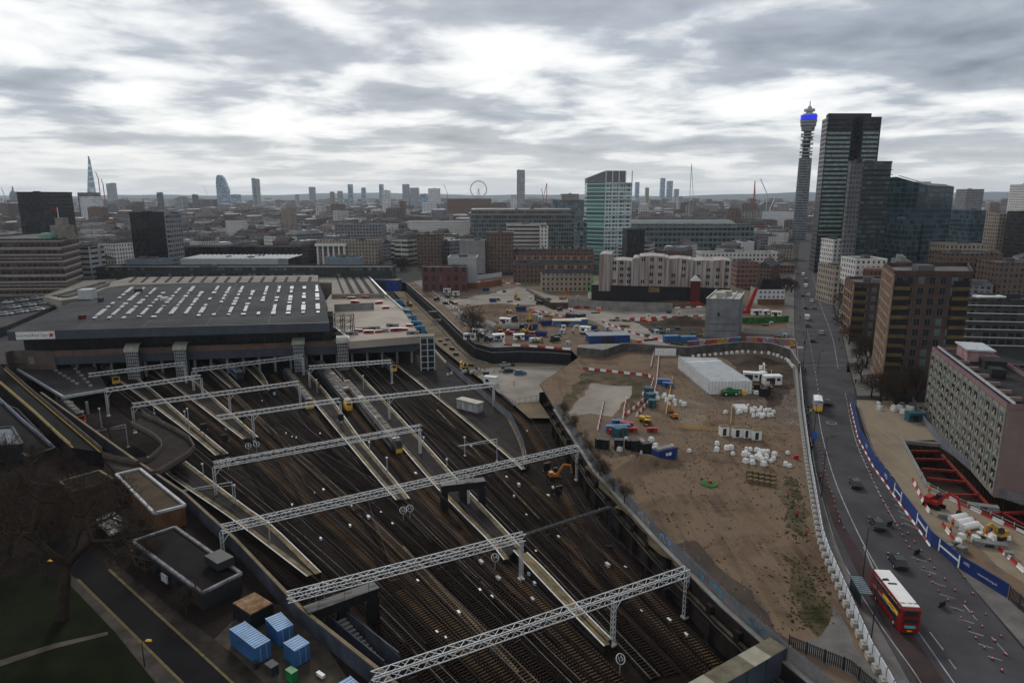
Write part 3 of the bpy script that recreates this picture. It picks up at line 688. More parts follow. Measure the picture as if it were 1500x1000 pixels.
# roof seams
b = MB()
for t in (.12, .22, .32, .42, .51, .6, .69, .78, .88):
    p, q = rp[0].lerp(rp[-1], t), rp[1].lerp(rp[3], t); b.bar((p.x + 2, p.y, ZR + 7.33), (q.x - 1, q.y, ZR + 7.33), .25, .06)
for t in (.2, .4, .6, .8):
    p, q = rp[0].lerp(rp[1], t), rp[6].lerp(rp[3], t); b.bar((p.x, p.y + 1, ZR + 7.33), (q.x, q.y - 1, ZR + 7.33), .2, .06)
b.build('roof_seams', mat('roof_seam', (.09, .09, .095), .8), st)
# rooflights, thirteen slanting rows
sk = None; m_rl = mat('rooflight_white', (.36, .37, .37), .4, .35, .4)
def rl(x0, y0, x1, y1, w_=1.6):
    a, b_ = loc_(W(x0, y0, ZR), st), loc_(W(x1, y1, ZR), st); b = MB()
    b.bar((a.x, a.y, ZR + 7.55), (b_.x, b_.y, ZR + 7.55), w_, .5, 0)
    L = (b_ - a).length; n = max(1, int(L / 2.4))
    for i in range(n + 1):
        p = a.lerp(b_, i / n); q = p + (b_ - a).normalized() * .12
        b.bar((p.x, p.y, ZR + 7.58), (q.x, q.y, ZR + 7.58), w_ + .1, .52, 1)
    b.build('rooflight', [m_rl if rnd.random() > .25 else m_galv, m_dsteel], st)
for i in range(16):
    t = i / 15
    x0 = 137 + 329 * t; x1 = 196 + (452 - 196) * t + 12 * t   # near and far ends of the row
    yn, yf = 468 - 9 * t, 420 - 3 * t
    segs = [(0, .07), (.10, .30), (.33, .39), (.43, .50), (.52, .61), (.64, .70), (.73, .80), (.82, .95)]
    for a, c in segs:
        if rnd.random() < .13: continue
        a += rnd.uniform(-.02, .02); c += rnd.uniform(-.03, .02)
        f = lambda q: (x0 + (x1 - x0) * q, yn + (yf - yn) * q)
        (ax, ay), (bx_, by) = f(a), f(c); rl(ax, ay, bx_, by, 1.3 if rnd.random() < .5 else 1.8)
for (x, y, s, h, m) in [(121, 467, 2.2, 1.6, mat('oxide_red', (.09, .014, .014), .8, .3)), (129, 437, 6, 4.5, m_galv), (241, 440, 3, 1.5, m_galv), (203, 428, 3, 2, m_dsteel), (148, 442, 2, 2, m_dsteel)]:
    p = loc_(W(x, y, ZR), st); b = MB(); b.box((p.x, p.y, ZR + 7.3 + h / 2), (s, s, h)); b.build('roof_plant', m, st)
# sign on the fascia
p0, p1 = loc_(onplane(24, 486, W(11, 485, ZR), W(482, 472, ZR)), st), loc_(onplane(81, 484, W(11, 485, ZR), W(482, 472, ZR)), st)
sg = root('fascia_sign', 'long white sign with red star on the left end of the station fascia', 'sign', (0, 0, 0)); 
a3, b3 = W(11, 485, ZR), W(482, 472, ZR); d3 = (b3 - a3).normalized(); n3 = Vector((d3.y, -d3.x, 0))
sA, sB = onplane(24, 490, a3, b3), onplane(81, 488, a3, b3); sL_ = (sB - sA).length; zc = (ZR + fz) / 2
sg.location = XYZ(sA.lerp(sB, .5) + n3 * .5, zc); sg.rotation_euler = (0, 0, math.atan2(d3.y, d3.x)); hh = (ZR - fz) * .82
b = MB(); b.bx(-sL_ / 2, -.1, -hh / 2, sL_ / 2, .1, hh / 2); b.build('board', m_wp, sg)
m_ltr = mat('sign_black', (.02, .02, .025), .6, 0); m_ltr2 = mat('sign_grey', (.12, .11, .12), .6, 0); m_ltr3 = mat('sign_crimson', (.35, .01, .05), .5, 0)
text('Parcel Point', hh * .40, m_ltr, sg, (-sL_ * .31, -.12, 0), (R(90), 0, 0)); text('Red Star', hh * .56, m_ltr2, sg, (sL_ * .12, -.12, 0), (R(90), 0, 0))
b = MB(); pts = [(math.sin(i * .6283) * (hh * .42 if i % 2 == 0 else hh * .17) + sL_ * .41, math.cos(i * .6283) * (hh * .42 if i % 2 == 0 else hh * .17)) for i in range(10)]
b.add([(x, -.13, z) for x, z in pts] + [(sL_ * .41, -.13, 0)], [(i, 10, (i + 1) % 10) for i in range(10)]); b.build('star', m_ltr3, sg)

# beige roofs behind the hall
br = root('station_roof_block', 'beige flat roof section with dark ribs beside the cut-open roof', 'station roof', W(486, 430, 0))
poly = [W(x, y, 8.5) - br.location for x, y in [(467, 403), (534, 399), (563, 430), (486, 431), (486, 414), (467, 414)]]
b = MB(); b.prism([(p.x, p.y) for p in poly], 0, 8.5); b.build('roof', m_beige, br)
b = MB()
for i in range(5):
    p, q = W(498 + i * 11 - 6, 402 - i * .4, 8.5) - br.location, W(505 + i * 14 - 2, 429.5, 8.5) - br.location; b.bar((p.x, p.y, 8.6), (q.x, q.y, 8.6), 2.2 if i else 1, .3)
b.build('roof_ribs', mat('rib_felt', (.035, .036, .04), .95, .3, .5), br)
e = [W(534, 399, 8.5) - br.location, W(566, 432, 8.5) - br.location]; b = MB(); b.bar(XYZ(e[0], 8.7), XYZ(e[1], 8.7), .8, .6); b.build('white_edge', m_wp, br)
br = root('station_roof_block', 'long beige roof strip with many ribs along the back of the station hall', 'station roof', W(300, 410, 0))
poly = [W(x, y, 13) - br.location for x, y in [(190, 406), (466, 403), (466, 412), (300, 414), (190, 417), (158, 421), (165, 412)]]
b = MB(); b.prism([(p.x, p.y) for p in poly], 6, 13); b.build('roof', m_beige, br)
b = MB()
for i in range(16):
    p, q = W(200 + i * 17, 406, 13) - br.location, W(190 + i * 17.5, 413.5, 13) - br.location; b.bar((p.x, p.y, 13.1), (q.x, q.y, 13.1), 1.6, .3)
b.build('roof_ribs', mat('rib_felt', (.035, .036, .04), .95, .3, .5), br)
br = root('station_roof_block', 'beige ribbed low roof along the left flank of the station hall', 'station roof', W(130, 430, 0))
poly = [W(x, y, 8) - br.location for x, y in [(62, 434), (118, 411), (172, 408), (160, 420), (120, 436), (90, 440)]]
b = MB(); b.prism([(p.x, p.y) for p in poly], 3, 8); b.build('roof', m_beige, br)
b = MB()
for i in range(9):
    for j in range(3):
        p = W(85 + i * 8 + j * 7, 434 - i * 2.3 + j * .5 - (0 if j else 1), 8) - br.location; b.box((p.x, p.y, 8.3), (3, 5, .7))
b.build('roof_vents', m_dsteel, br)

# construction deck right of the hall
dk = root('cut_open_deck', 'pale bare concrete deck where the station roof was cut away', 'deck', W(550, 470, 0))
ZD = 6.0
poly = [W(x, y, ZD) - dk.location for x, y in [(478, 440), (484, 431), (563, 431), (590, 455), (616, 492), (512, 500), (484, 478)]]
b = MB(); b.prism([(p.x, p.y) for p in poly], ZD - 3, ZD); b.build('slab', mat('raw_concrete', (.34, .29, .235), .9, .22, .06, c2=(.42, .37, .32), detail=9), dk)
for l, (a, b_, h, m) in enumerate([((490, 456), (548, 453), 3.5, m_concr), ((484, 478), (512, 499), 1.2, m_wp), ((563, 431), (590, 455), 1.2, m_galv)]):
    p, q = W(*a, ZD) - dk.location, W(*b_, ZD) - dk.location; b = MB(); b.bar(XYZ(p, ZD + h / 2), XYZ(q, ZD + h / 2), .4, h); b.build('upstand', m, dk)
fr = root('scaffold', 'dark scaffold frame at the right end of the station hall roof', 'scaffold', W(493, 490, ZD)); b = MB()
for i in range(4):
    for j in range(3): b.bar((i * 4 - 6, j * 3, -2), (i * 4 - 6, j * 3, 8), .3)
for k in range(4):
    for j in range(3): b.bar((-6, j * 3, k * 2.6), (6, j * 3, k * 2.6), .2)
    for i in range(3): b.bar((i * 4 - 6, 0, k * 2.6 - 2), (i * 4 - 2, 0, k * 2.6 + .6), .16)
b.build('frame', m_dsteel, fr)
# lift and stair towers on the facade
for x0, x1, yt, ys, lab in [(179, 201, 503, 515, 'leftmost of the two close lift towers, with curved pale roof'), (251, 272, 501, 512, 'second lift tower from the left, with curved pale roof'), (427, 446, 495, 504, 'third lift tower from the left, in front of the hall end'), (492, 511, 492, 502, 'fourth lift tower from the left, beside the pale cut deck')]:
    s0, s1 = FL(x0, 5), FL(x1, 5); z1 = FZ((x0 + x1) / 2, ys, 5); z2 = FZ((x0 + x1) / 2, yt, 2); c = FP((s0 + s1) / 2, 3, -7.3); wd = s1 - s0
    o = root('lift_tower', 'grey ' + lab, 'lift tower', c, frz, 'lift towers on the station front')
    b = MB(); b.bx(-wd / 2 + .5, -1.6, 0, wd / 2 - .5, 1.6, z1 + 7.3); b.build('shaft', mat('lift_cladding', (.055, .06, .068), .5, .3, .4), o)
    b = MB()
    for k in range(9):
        z = k * (z1 + 7.3) / 9; b.bx(-wd / 2 + .4, -1.72, z, wd / 2 - .4, -1.6, z + .15)
    for k in range(7):
        x = -wd / 2 + .5 + k * (wd - 1.1) / 6; b.bx(x, -1.70, 0, x + .1, -1.602, z1 + 7.3)
    b.build('cladding_rails', m_galv, o)
    b = MB(); n = 6; hr = z2 - z1
    for k in range(n):
        a0, a1 = k / n * math.pi / 2, (k + 1) / n * math.pi / 2
        y0, zz0, y1, zz1 = -1.9 - .2 + 4.4 * (1 - math.cos(a0)), z1 + 7.3 + hr * math.sin(a0), -2.1 + 4.4 * (1 - math.cos(a1)), z1 + 7.3 + hr * math.sin(a1)
        b.add([(-wd / 2, y0, zz0), (wd / 2, y0, zz0), (wd / 2, y1, zz1), (-wd / 2, y1, zz1)], [(0, 1, 2, 3)])
        b.add([(-wd / 2, y0, zz0 - .2), (wd / 2, y0, zz0 - .2), (wd / 2, y1, zz1 - .2), (-wd / 2, y1, zz1 - .2)], [(3, 2, 1, 0)])
    b.build('curved_roof', mat('pale_sheet', (.33, .33, .28), .6, .25, .5), o)
B0 = W(627, 546, -7.3); g = root('glass_lift_tower', 'tall dark glazed lift tower with grey posts at the right end of the station', 'lift tower', B0, frz)
zt = ZY(493, B0.y)
b = MB(); b.bx(-2.6, -1, 0, 2.6, 4, zt + 7.3 - .5); b.build('glazing', m_glass, g)
for x in (-2.7, 0, 2.7):
    b = MB(); b.bx(x - .2, -1.25, 0, x + .2, -1.02, zt + 7.3); b.build('post', m_galv, g)
for k in range(6):
    b = MB(); z = (k + 1) * (zt + 7) / 6; b.bx(-2.7, -1.15, z - .25, 2.7, -1.01, z); b.build('rail', m_galv, g)
b = MB(); b.bx(-3, -1.4, zt + 7.3, 3, 4.3, zt + 7.7); b.build('roof', m_concr, g)
# low slab roof with rooflight bumps, standing left under the deck
lr = root('platform_canopy', 'low dark flat canopy roof with rows of small rooflights, left under the deck', 'canopy', W(93, 581, -2.2)); L0 = lr.location.copy(); L0.z = 0; lr.location.z = -7.3
poly = [W(x, y, -2.2) - L0 for x, y in [(22, 538), (93, 581), (158, 570), (134, 527), (60, 527)]]
b = MB(); b.prism([(p.x, p.y) for p in poly], 4.2, 5.1); b.build('roof', mat('canopy_roof', (.040, .036, .038), .9, .35, .15, detail=8), lr)
p, q, r_ = poly[0], poly[1], poly[2]; b = MB(); b.bar(XYZ(p, 4.9), XYZ(q, 4.9), .5, .9); b.bar(XYZ(q, 4.9), XYZ(r_, 4.9), .5, .9); b.build('edge', m_galv, lr)
b = MB()
for i in range(7):
    for (xa, ya, xb, yb) in [(76, 540, 113, 563), (106, 536, 133, 566)]:
        c = W(xa + (xb - xa) * i / 6, ya + (yb - ya) * i / 6, -2.2) - L0; b.box((c.x, c.y, 5.4), (2.2, 1.1, .5), R(-50))
b.build('rooflights', m_concr, lr)
for x, y in [(70, 574), (93, 590), (115, 590), (146, 580)]:
    c = W(x, y, -2.2) - L0; c.y += 4; b = MB(); b.tube((c.x, c.y, 0), (c.x, c.y, 4.3), .45, .45, 10); b.build('column', m_concr, lr)

# ---------------------------------------------------------------- walls
def wall(name, label, pts, z0, z1, th, m, cat='wall', topm=None, group=None, kids_=None):
    o = root(name, label, cat, (pts[0].x, pts[0].y, z0), 0, group); org = Vector((pts[0].x, pts[0].y, z0))
    a, c = side(pts, th / 2), side(pts, -th / 2); b = MB(org)
    for i in range(len(pts) - 1):
        q = [a[i], a[i + 1], c[i + 1], c[i]]
        b.add([XYZ(p, z0) for p in q] + [XYZ(p, z1) for p in q], [(0, 1, 5, 4), (2, 3, 7, 6), (4, 5, 6, 7)] + ([(3, 0, 4, 7)] if i == 0 else []) + ([(1, 2, 6, 5)] if i == len(pts) - 2 else []))
    b.build('wall_face', m, o)
    if topm:
        b = MB(org)
        for i in range(len(pts) - 1): b.bar(XYZ(pts[i], z1 + .1), XYZ(pts[i + 1], z1 + .1), th + .16, .2)
        b.build('coping', topm, o)
    return o
wall('retaining_wall', 'blue grey boundary wall with tan coping between the tracks and the yard with blue containers', wl, -7.4, -1.0, .4, mat('grey_wall_panels', (.050, .058, .078), .8, .45, .3, detail=8), topm=mat('tan_coping', (.14, .105, .06), .8, .3, .5))
wr = wallR
wall('retaining_wall', 'dark sooty brick cutting wall below the dirt field fence', wr, -7.4, .05, .7, m_brk, topm=m_concr)
def fence(name, label, pts, z0, h, m, pitch=2.4, cat='fence', solid=True, group=None, pm=None, postw=.1):
    o = root(name, label, cat, (pts[0].x, pts[0].y, z0), 0, group); org = Vector((pts[0].x, pts[0].y, z0)); b = MB(org)
    for p, q in zip(pts, pts[1:]):
        if solid:
            n = max(1, int((q - p).length / .26))
            for i in range(n):
                a = p.lerp(q, i / n); c = p.lerp(q, (i + .62) / n); b.bar(XYZ(a, z0 + h / 2), XYZ(c, z0 + h / 2), .03, h - .1)
        for zz in (z0 + h * .25, z0 + h * .85): b.bar(XYZ(p, zz), XYZ(q, zz), .05, .07)
    b.build('pales', m, o)
    posts = MB(org)
    for p, a in along(pts, pitch): posts.bar(XYZ(p, z0), XYZ(p, z0 + h + .1), postw)
    k = posts.build('posts', pm or m, o); k['kind'] = 'stuff'
    return o
m_pal = mat('palisade_grey', (.17, .18, .20), .6, .3, .3)
fpts = [p + Vector((.6, .3, 0)) for p in wr]
fence('palisade_fence', 'grey palisade fence along the edge of the dirt field above the cutting wall', fpts, .05, 2.4, m_pal)
for i, (t0, t1, c) in enumerate([(2.05, 2.35, (.10, .30, .42)), (1.35, 1.6, (.04, .16, .22)), (2.75, 2.95, (.22, .32, .48)), (3.1, 3.25, (.28, .32, .36))]):
    def at_(t): k = int(t); return fpts[k].lerp(fpts[k + 1], t - k)
    a, c2 = at_(t0), at_(t1); n = Vector(((c2 - a).y, -(c2 - a).x, 0)).normalized() * .12
    if n.x > 0: n = -n
    b = MB(); r = random.Random(i); L = (c2 - a).length
    for k in range(int(L * 3)):
        p = a.lerp(c2, r.random()); b.bar(XYZ(p + n, r.uniform(.3, 1.8)), XYZ(p + n + (c2 - a).normalized() * r.uniform(.3, .9), r.uniform(.3, 2.0)), .02, r.uniform(.12, .3))
    prop(b.build('graffiti_panel', mat('graffiti_%d' % i, c, .6, .5, 1.5)), ['pale blue', 'teal', 'lavender blue', 'greyish'][i] + ' graffiti on the palisade fence ' + ['above the cutting, upper stretch', 'near the lowest gantry end', 'where the fence is highest up the picture', 'far up near the scrub'][i], 'graffiti')
b = MB(wr[0])
for off, zz, ww in ((-1.0, -2.2, .5), (-1.5, -2.6, .25), (-.9, -3.4, .2)):
    q = side([Vector(p) for p in wr], 0)
    for u, v in zip(wr, wr[1:]):
        n = Vector((-.89, -.45, 0)) * abs(off); b.bar(XYZ(u + n, zz), XYZ(v + n, zz), ww, ww * .6)
prop(b.build('cable_ledge', mat('ledge_brown', (.07, .06, .045), .9, .4, .4)), 'brown pipe and cable ledge running along the sooty cutting wall', 'pipe run')
# buttress piers of the cutting wall
for i, (p, a) in enumerate(along([q + Vector((-.75, -.38, 0)) for q in wr], 7)):
    b = MB(); b.box((0, 0, 3.3), (1.3, .9, 6.6), 0, 0, .9); o = b.build('buttress', m_brk); o.location = XYZ(p, -7.3); o.rotation_euler = (0, 0, a); prop(o, 'sooty brick buttress standing against the cutting wall', 'buttress', 'buttresses of the cutting wall')
# upper palisade beside the widest platform
up = px([(654, 536), (700, 575), (722, 594), (748, 616), (766, 655), (772, 684)], -6)
fence('palisade_fence', 'pale grey palisade fence along the right side of the widest platform', up, -6.0, 2.4, m_pal)
fence('blue_fence', 'blue topped mesh fence beside the hardstanding car park', px([(722, 570), (752, 596), (758, 592), (790, 586)], -6), -6, 2, mat('blue_rail', (.06, .13, .3), .6), solid=False)
cab = root('equipment_cabin', 'pale grey louvred equipment cabin standing on the widest platform', 'cabin', W(688, 600, -6), R(-38)); b = MB(); b.bx(-4.5, -1.3, 0, 4.5, 1.6, 3.0); b.build('body', mat('cabin_grey', (.27, .28, .28), .6, .3, .5), cab); b = MB(); b.bx(-4.7, -1.5, 3.0, 4.7, 1.8, 3.25); b.build('roof', mat('cabin_roof', (.36, .34, .27), .7), cab)
for k in (-1.5, 1.5):
    b = MB(); b.bx(k - .5, -1.42, .2, k + .5, -1.3, 2.3); b.build('door', m_galv, cab)
cab = root('equipment_cabin', 'white site cabin beside the track at the top of the curved track', 'cabin', W(719, 562, -6), R(-20)); b = MB(); b.bx(-2.4, -1.2, 0, 2.4, 1.4, 2.7); b.build('body', m_wp, cab); b = MB(); b.bx(-2.5, -1.4, 2.7, 2.5, 1.5, 2.9); b.build('roof', m_galv, cab); b = MB(); b.bx(-1.6, -1.32, 1.0, -.4, -1.2, 2); b.build('window', m_glass, cab)

# black sheeted wall between haul road and the ramp, going round to the gate
bw = px([(596, 428), (640, 470), (698, 526), (745, 530), (800, 532), (836, 535)], -6)
bwl = spline(bw, 12)
wall('black_hoarding', 'tall black sheeted wall beside the sandy haul road, turning right along the works', bwl, -6.1, .9, .3, m_black, cat='hoarding')
b = MB(bwl[0])
for p, q in zip(bwl, bwl[1:]):
    for zz in (-1.2, .95): b.bar(XYZ(p, zz) + Vector((-.1, -.3, 0)), XYZ(q, zz) + Vector((-.1, -.3, 0)), .12, .12)
prop(b.build('scaffold_rail', m_galv), 'pale scaffold rail along the face of the black sheeted wall', 'rail')
wall('kerb_wall', 'low pale concrete kerb at the foot of the black sheeted wall', [p + Vector((-2.2, -1, 0)) for p in bwl[:-3]], -6.05, -5.2, .5, m_concr, cat='kerb wall')
wall('retaining_wall', 'black fence around the sunken corner of the hardstanding, by the parked van', px([(790, 588), (812, 584), (846, 546)], -6), -6.1, -2.8, .25, m_black)
wall('retaining_wall', 'grey timber wall at the top of the pale slope behind the slab', [p for p in px([(846, 546), (856, 530), (870, 512)], -4)], -6, -.2, .3, mat('old_timber', (.09, .085, .08), .9, .4, .4))

# ---------------------------------------------------------------- left ramp road
RLt = [(-70, 500), (0, 562), (50, 605), (86, 639), (104, 655)]; RRt = [(-60, 478), (8, 540), (45, 573), (90, 611), (128, 643), (150, 662)]
b = MB(); P = [tuple(W(x, y)[:2]) for x, y in RLt + RRt[::-1]]; b.prism(P, -3.95, -.02); prop(b.build('ramp_road', m_asph2), kind='structure')
for l, n_, side_ in ((RLt, 'left', 1), (RRt[1:], 'right', 0)):
    pts = px(l[1:] if side_ else l, 0); 
    for (off, m, ww) in ((.0, mat('yellow_line', (.50, .36, .07), .7, .3, .6), .28),):
        b = MB(pts[0]); q = [p + Vector((.5 if side_ else -.5, 0, 0)) for p in pts]
        for u, v in zip(q, q[1:]): b.bar(XYZ(u, .0), XYZ(v, .0), ww, .03)
        prop(b.build('yellow_line', m), kind='structure')
    o = root('parapet_railing', ('tan railing with bright rails' if side_ else 'brown parapet railing') + ' on the %s side of the ramp road' % n_, 'railing', pts[0], 0); b = MB(pts[0])
    mm = mat('tan_rail', (.42, .32, .13), .7, .3, .6) if side_ else m_brown
    for u, v in zip(pts, pts[1:]):
        for zz in ((.5, 1.1) if side_ else (.3, .7, 1.1)): b.bar(XYZ(u, zz), XYZ(v, zz), .14, .12 if side_ else .35)
    b.build('rail', mm, o); b = MB(pts[0])
    for p, a in along(pts, 1.3): b.bar(XYZ(p, -.02), XYZ(p, 1.2), .16)
    k = b.build('posts', mm, o); k['kind'] = 'stuff'
wall('retaining_wall', 'pale blue grey side wall of the ramp road above the low roofs', [p + Vector((-1.5, -.5, 0)) for p in px([(5, 582), (45, 618), (85, 652)], -2)], -4, -1.2, .3, mat('pale_blue_wall', (.16, .18, .23), .8, .25, .3))
wall('retaining_wall', 'brown parapet where the ramp meets the station deck', [W(10, 531, 1), W(20, 528, 1), FP(sL, .3, 1)], -7, zb2, .5, m_brown)
sheet('forecourt', [FP(sL + 2, -1.6, 3.0), FP(sL - 60, -1.6, 3.0), FP(sL - 60, -70, 3.0), FP(sL + 2, -70, 3.0)], m_asph, .2)
# curved walkway over the tracks on the left
wk = root('footbridge', 'dark curved footbridge deck with fences over the left tracks', 'footbridge', W(228, 696, -4)); L0 = XYZ(wk.location, 0)
inner = spline(px([(150, 668), (180, 676), (210, 679), (232, 664), (238, 652), (221, 637), (192, 622)], -1), 4); outer = spline(px([(168, 690), (200, 694), (228, 695), (262, 676), (286, 655), (262, 634), (205, 606)], -1), 4)
n = min(len(inner), len(outer)); inner = [inner[int(i * (len(inner) - 1) / (n - 1))] for i in range(n)]; outer = [outer[int(i * (len(outer) - 1) / (n - 1))] for i in range(n)]
b = MB(L0)
for i in range(n - 1): b.add([XYZ(p, z) for z in (-1.8, -1.2) for p in (inner[i], inner[i + 1], outer[i + 1], outer[i])], [(3, 2, 1, 0), (4, 5, 6, 7), (0, 1, 5, 4), (2, 3, 7, 6)])
for v in range(len(b.v)): b.v[v] = (b.v[v][0], b.v[v][1], b.v[v][2] + 4)
b.build('deck', mat('bridge_deck', (.024, .019, .017), .9, .3, .3), wk)
for l, nm in ((inner, 'inner'), (outer, 'outer')):
    b = MB(L0)
    for u, v in zip(l, l[1:]):
        b.bar(XYZ(u, -.75), XYZ(v, -.75), .12, 1.1); b.bar(XYZ(u, .15), XYZ(v, .15), .12, .1)
    for v in range(len(b.v)): b.v[v] = (b.v[v][0], b.v[v][1], b.v[v][2] + 4)
    b.build('parapet', m_brown, wk)
for i in range(1, n - 1, 4):
    p = inner[i].lerp(outer[i], .5) - L0; b = MB(); b.bx(p.x - .6, p.y - .6, -3.3, p.x + .6, p.y + .6, 2.2); b.build('pier', m_brk, wk)

# ---------------------------------------------------------------- buildings and yard at lower left (ground at -4)
def flat(name, label, cpx, zr, z0, mw, mr, cop=None, cat='building', par=.5):
    P = [W(x, y, zr) for x, y in cpx]; o = root(name, label, cat, XYZ(P[0], z0)); Q = [(p.x - P[0].x, p.y - P[0].y) for p in P]
    b = MB(); b.prism(Q, 0, zr - z0 - par); b.build('wall', mw, o)
    c = Vector((sum(q[0] for q in Q) / len(Q), sum(q[1] for q in Q) / len(Q), 0)); b = MB()
    for i in range(len(Q)):
        u, v = Vector((*Q[i], 0)), Vector((*Q[(i + 1) % len(Q)], 0)); b.bar(XYZ(u, zr - z0 - par / 2), XYZ(v, zr - z0 - par / 2), .5, par)
    b.build('parapet', cop or mw, o)
    I = [(Vector((*q, 0)) * .985 + c * .015) for q in Q]; b = MB(); b.prism([(p.x, p.y) for p in I], zr - z0 - par - .1, zr - z0 - par + .05); b.build('roof', mr, o); return o
m_bbrk = mat('brown_brick', (.13, .070, .038), .9, .35, .5, detail=9)
m_felt = mat('brown_felt', (.07, .053, .037), .95, .3, .2, detail=9)
m_felt2 = mat('black_felt', (.014, .012, .012), .9, .4, .2, detail=8)
o = flat('brick_building', 'brown brick block with brown flat roof and white coping beside the tracks', [(170, 693), (205, 685), (271, 738), (226, 750)], .6, -4, m_bbrk, m_felt, mat('white_coping', (.40, .40, .42), .7, .25, .8))
a, c = W(226, 777, -4), W(274, 765, -4)
for t in (.35, .75):
    p = a.lerp(c, t) - o.location; b = MB(); b.box((p.x, p.y - .1, 2.4), (.5, .3, .5)); b.build('vent', m_black, o)
o = flat('garage_block', 'black felt roofed low block with white fascia behind the blue containers', [(194, 791), (256, 770), (353, 838), (296, 866)], -.6, -4, m_dsteel, m_felt2, mat('dirty_white_fascia', (.17, .17, .18), .8, .5, .8), par=.45)
for t in range(6):
    p = W(200 + t * 15, 797 + t * 11, -.6) - o.location; b = MB(); b.box((p.x - .5, p.y - .4, 1.5), (2.0, .25, 1.4), R(-38)); b.build('window', m_galv if t == 3 else m_glass, o)
p = W(322, 826, -.6) - o.location; b = MB(); b.box((p.x, p.y, 4.2), (4.4, 3, 1.5), R(-38)); b.build('roof_box', m_dsteel, o)
o = flat('low_shed', 'small dark shed roof edged in white between the ramp and the brown roofed block', [(88, 704), (145, 688), (167, 701), (107, 718)], -1, -4, m_dsteel, m_felt2, mat('tan_coping', (.14, .105, .06)), par=.4)
o = flat('low_shed', 'light grey roofed shed at the left edge of the picture', [(-40, 628), (18, 624), (33, 649), (-30, 655)], 0.5, -4, m_dsteel, mat('pale_grey_roof', (.13, .145, .17), .7, .25, .3))
o = flat('low_shed', 'dark roofed shed below the pale blue ramp wall', [(-5, 588), (25, 598), (80, 655), (40, 668), (-20, 620)], -1.8, -4, m_dsteel, m_felt2)
o = flat('low_shed', 'shallow shed with a pale lichen spotted roof under the bare tree', [(138, 760), (166, 750), (192, 768), (163, 784)], -1.8, -4, m_dsteel, mat('lichen_roof', (.10, .095, .09), .9, .6, 1.2, c2=(.5, .48, .46), sharp=.06), par=.15)
# street at lower left
def strip4(name, l, r, m, z): return sheet(name, px(l, -4) + px(r[::-1], -4), m, z)
strip4('street', [(-60, 690), (20, 762), (112, 848), (190, 925), (268, 1002), (330, 1065)], [(0, 690), (80, 762), (158, 834), (228, 898), (300, 964), (390, 1050)], m_asph2, -3.97)
strip4('street_pavement', [(90, 860), (102, 856), (168, 925), (228, 1000), (290, 1070)], [(92, 830), (112, 848), (190, 925), (268, 1002), (330, 1065)], mat('street_paving', (.055, .047, .041), .9, .35, .4, detail=9), -3.93)
strip4('street_pavement', [(150, 820), (158, 834), (228, 898), (300, 964), (390, 1050)], [(165, 815), (176, 832), (272, 905), (345, 960), (440, 1050)], mat('verge_paving', (.028, .023, .019), .9, .45, .4, detail=9), -3.93)
strip4('garden_path', [(-40, 985), (0, 976), (78, 950), (158, 930)], [(-40, 970), (0, 967), (78, 943), (158, 925)], mat('path_stone', (.085, .073, .058), .9, .3, .4), -3.92)
sheet('lawn', px([(-60, 850), (60, 840), (102, 856), (168, 925), (228, 1000), (260, 1060), (-60, 1060)], -4), m_grass, -3.95)
for off in ((0, 0), (2.4, -.6)):
    for l in ([(112, 848), (190, 925), (268, 1002)], [(158, 834), (228, 898), (300, 964), (340, 1001)]):
        q = px([(x + off[0], y + off[1]) for x, y in l], -4); b = MB()
        for u, v in zip(q, q[1:]): b.bar(XYZ(u, -3.93), XYZ(v, -3.93), .12, .03)
        prop(b.build('yellow_line', mat('dull_yellow_line', (.16, .12, .04), .8, .4, .8)), kind='structure')
def lamp(label, base, top, z0=-4, m=None, head=m_yel):
    B = W(*base, z0); T_ = onplane(top[0], top[1], (B.x - 1, B.y), (B.x + 1, B.y)); h = T_.z - z0
    o = root('street_lamp', label, 'street lamp', B, 0); b = MB(); b.tube((0, 0, 0), (0, 0, h), .1, .06, 8); b.tube((0, 0, h), (1.1, 0, h + .2), .05, .05, 6); b.build('post', m or m_dsteel, o)
    b = MB(); b.box((1.0, 0, h + .2), (.9, .35, .2), 0, 0, .7); b.build('lamp_head', head, o); return o
lamp('street lamp with a yellow head over the lower left street', (212, 976), (209, 939)); lamp('street lamp with a yellow head behind the big bare tree', (70, 850), (46, 822))

def container(label, c, z, rz, L=6.06, m=None, group='blue shipping containers', h=2.59, roofm=None):
    o = root('shipping_container', label, 'container', XYZ(c, z), rz, group); b = MB(); m = m or m_blue
    b.bx(-L / 2, -1.22, .15, L / 2, 1.22, h); n = int(L / .3)
    for s in (-1, 1):
        for i in range(n): b.bx(-L / 2 + .1 + i * .3, s * 1.22, .3, -L / 2 + .25 + i * .3, s * 1.26, h - .12)
    b.build('body', m, o); b = MB()
    for i in range(int(L / .55)): b.bx(-L / 2 + .25 + i * .55, -1.15, h, -L / 2 + .5 + i * .55, 1.15, h + .035)
    b.bx(-L / 2, -1.24, h - .02, L / 2, -1.14, h + .06); b.bx(-L / 2, 1.14, h - .02, L / 2, 1.24, h + .06); b.build('roof_ribs', roofm or mat('container_roof_blue', (.16, .32, .52), .5, .3, .4), o)
    for s in (-1, 1):
        b = MB(); b.bx(L / 2, s * .04, .25, L / 2 + .05, s * 1.18, h - .1); b.build('door', m, o)
        b = MB(); b.tube((L / 2 + .08, s * .5, .3), (L / 2 + .08, s * .5, h - .2), .03, .03, 5); b.build('lock_rod', m_galv, o)
    return o
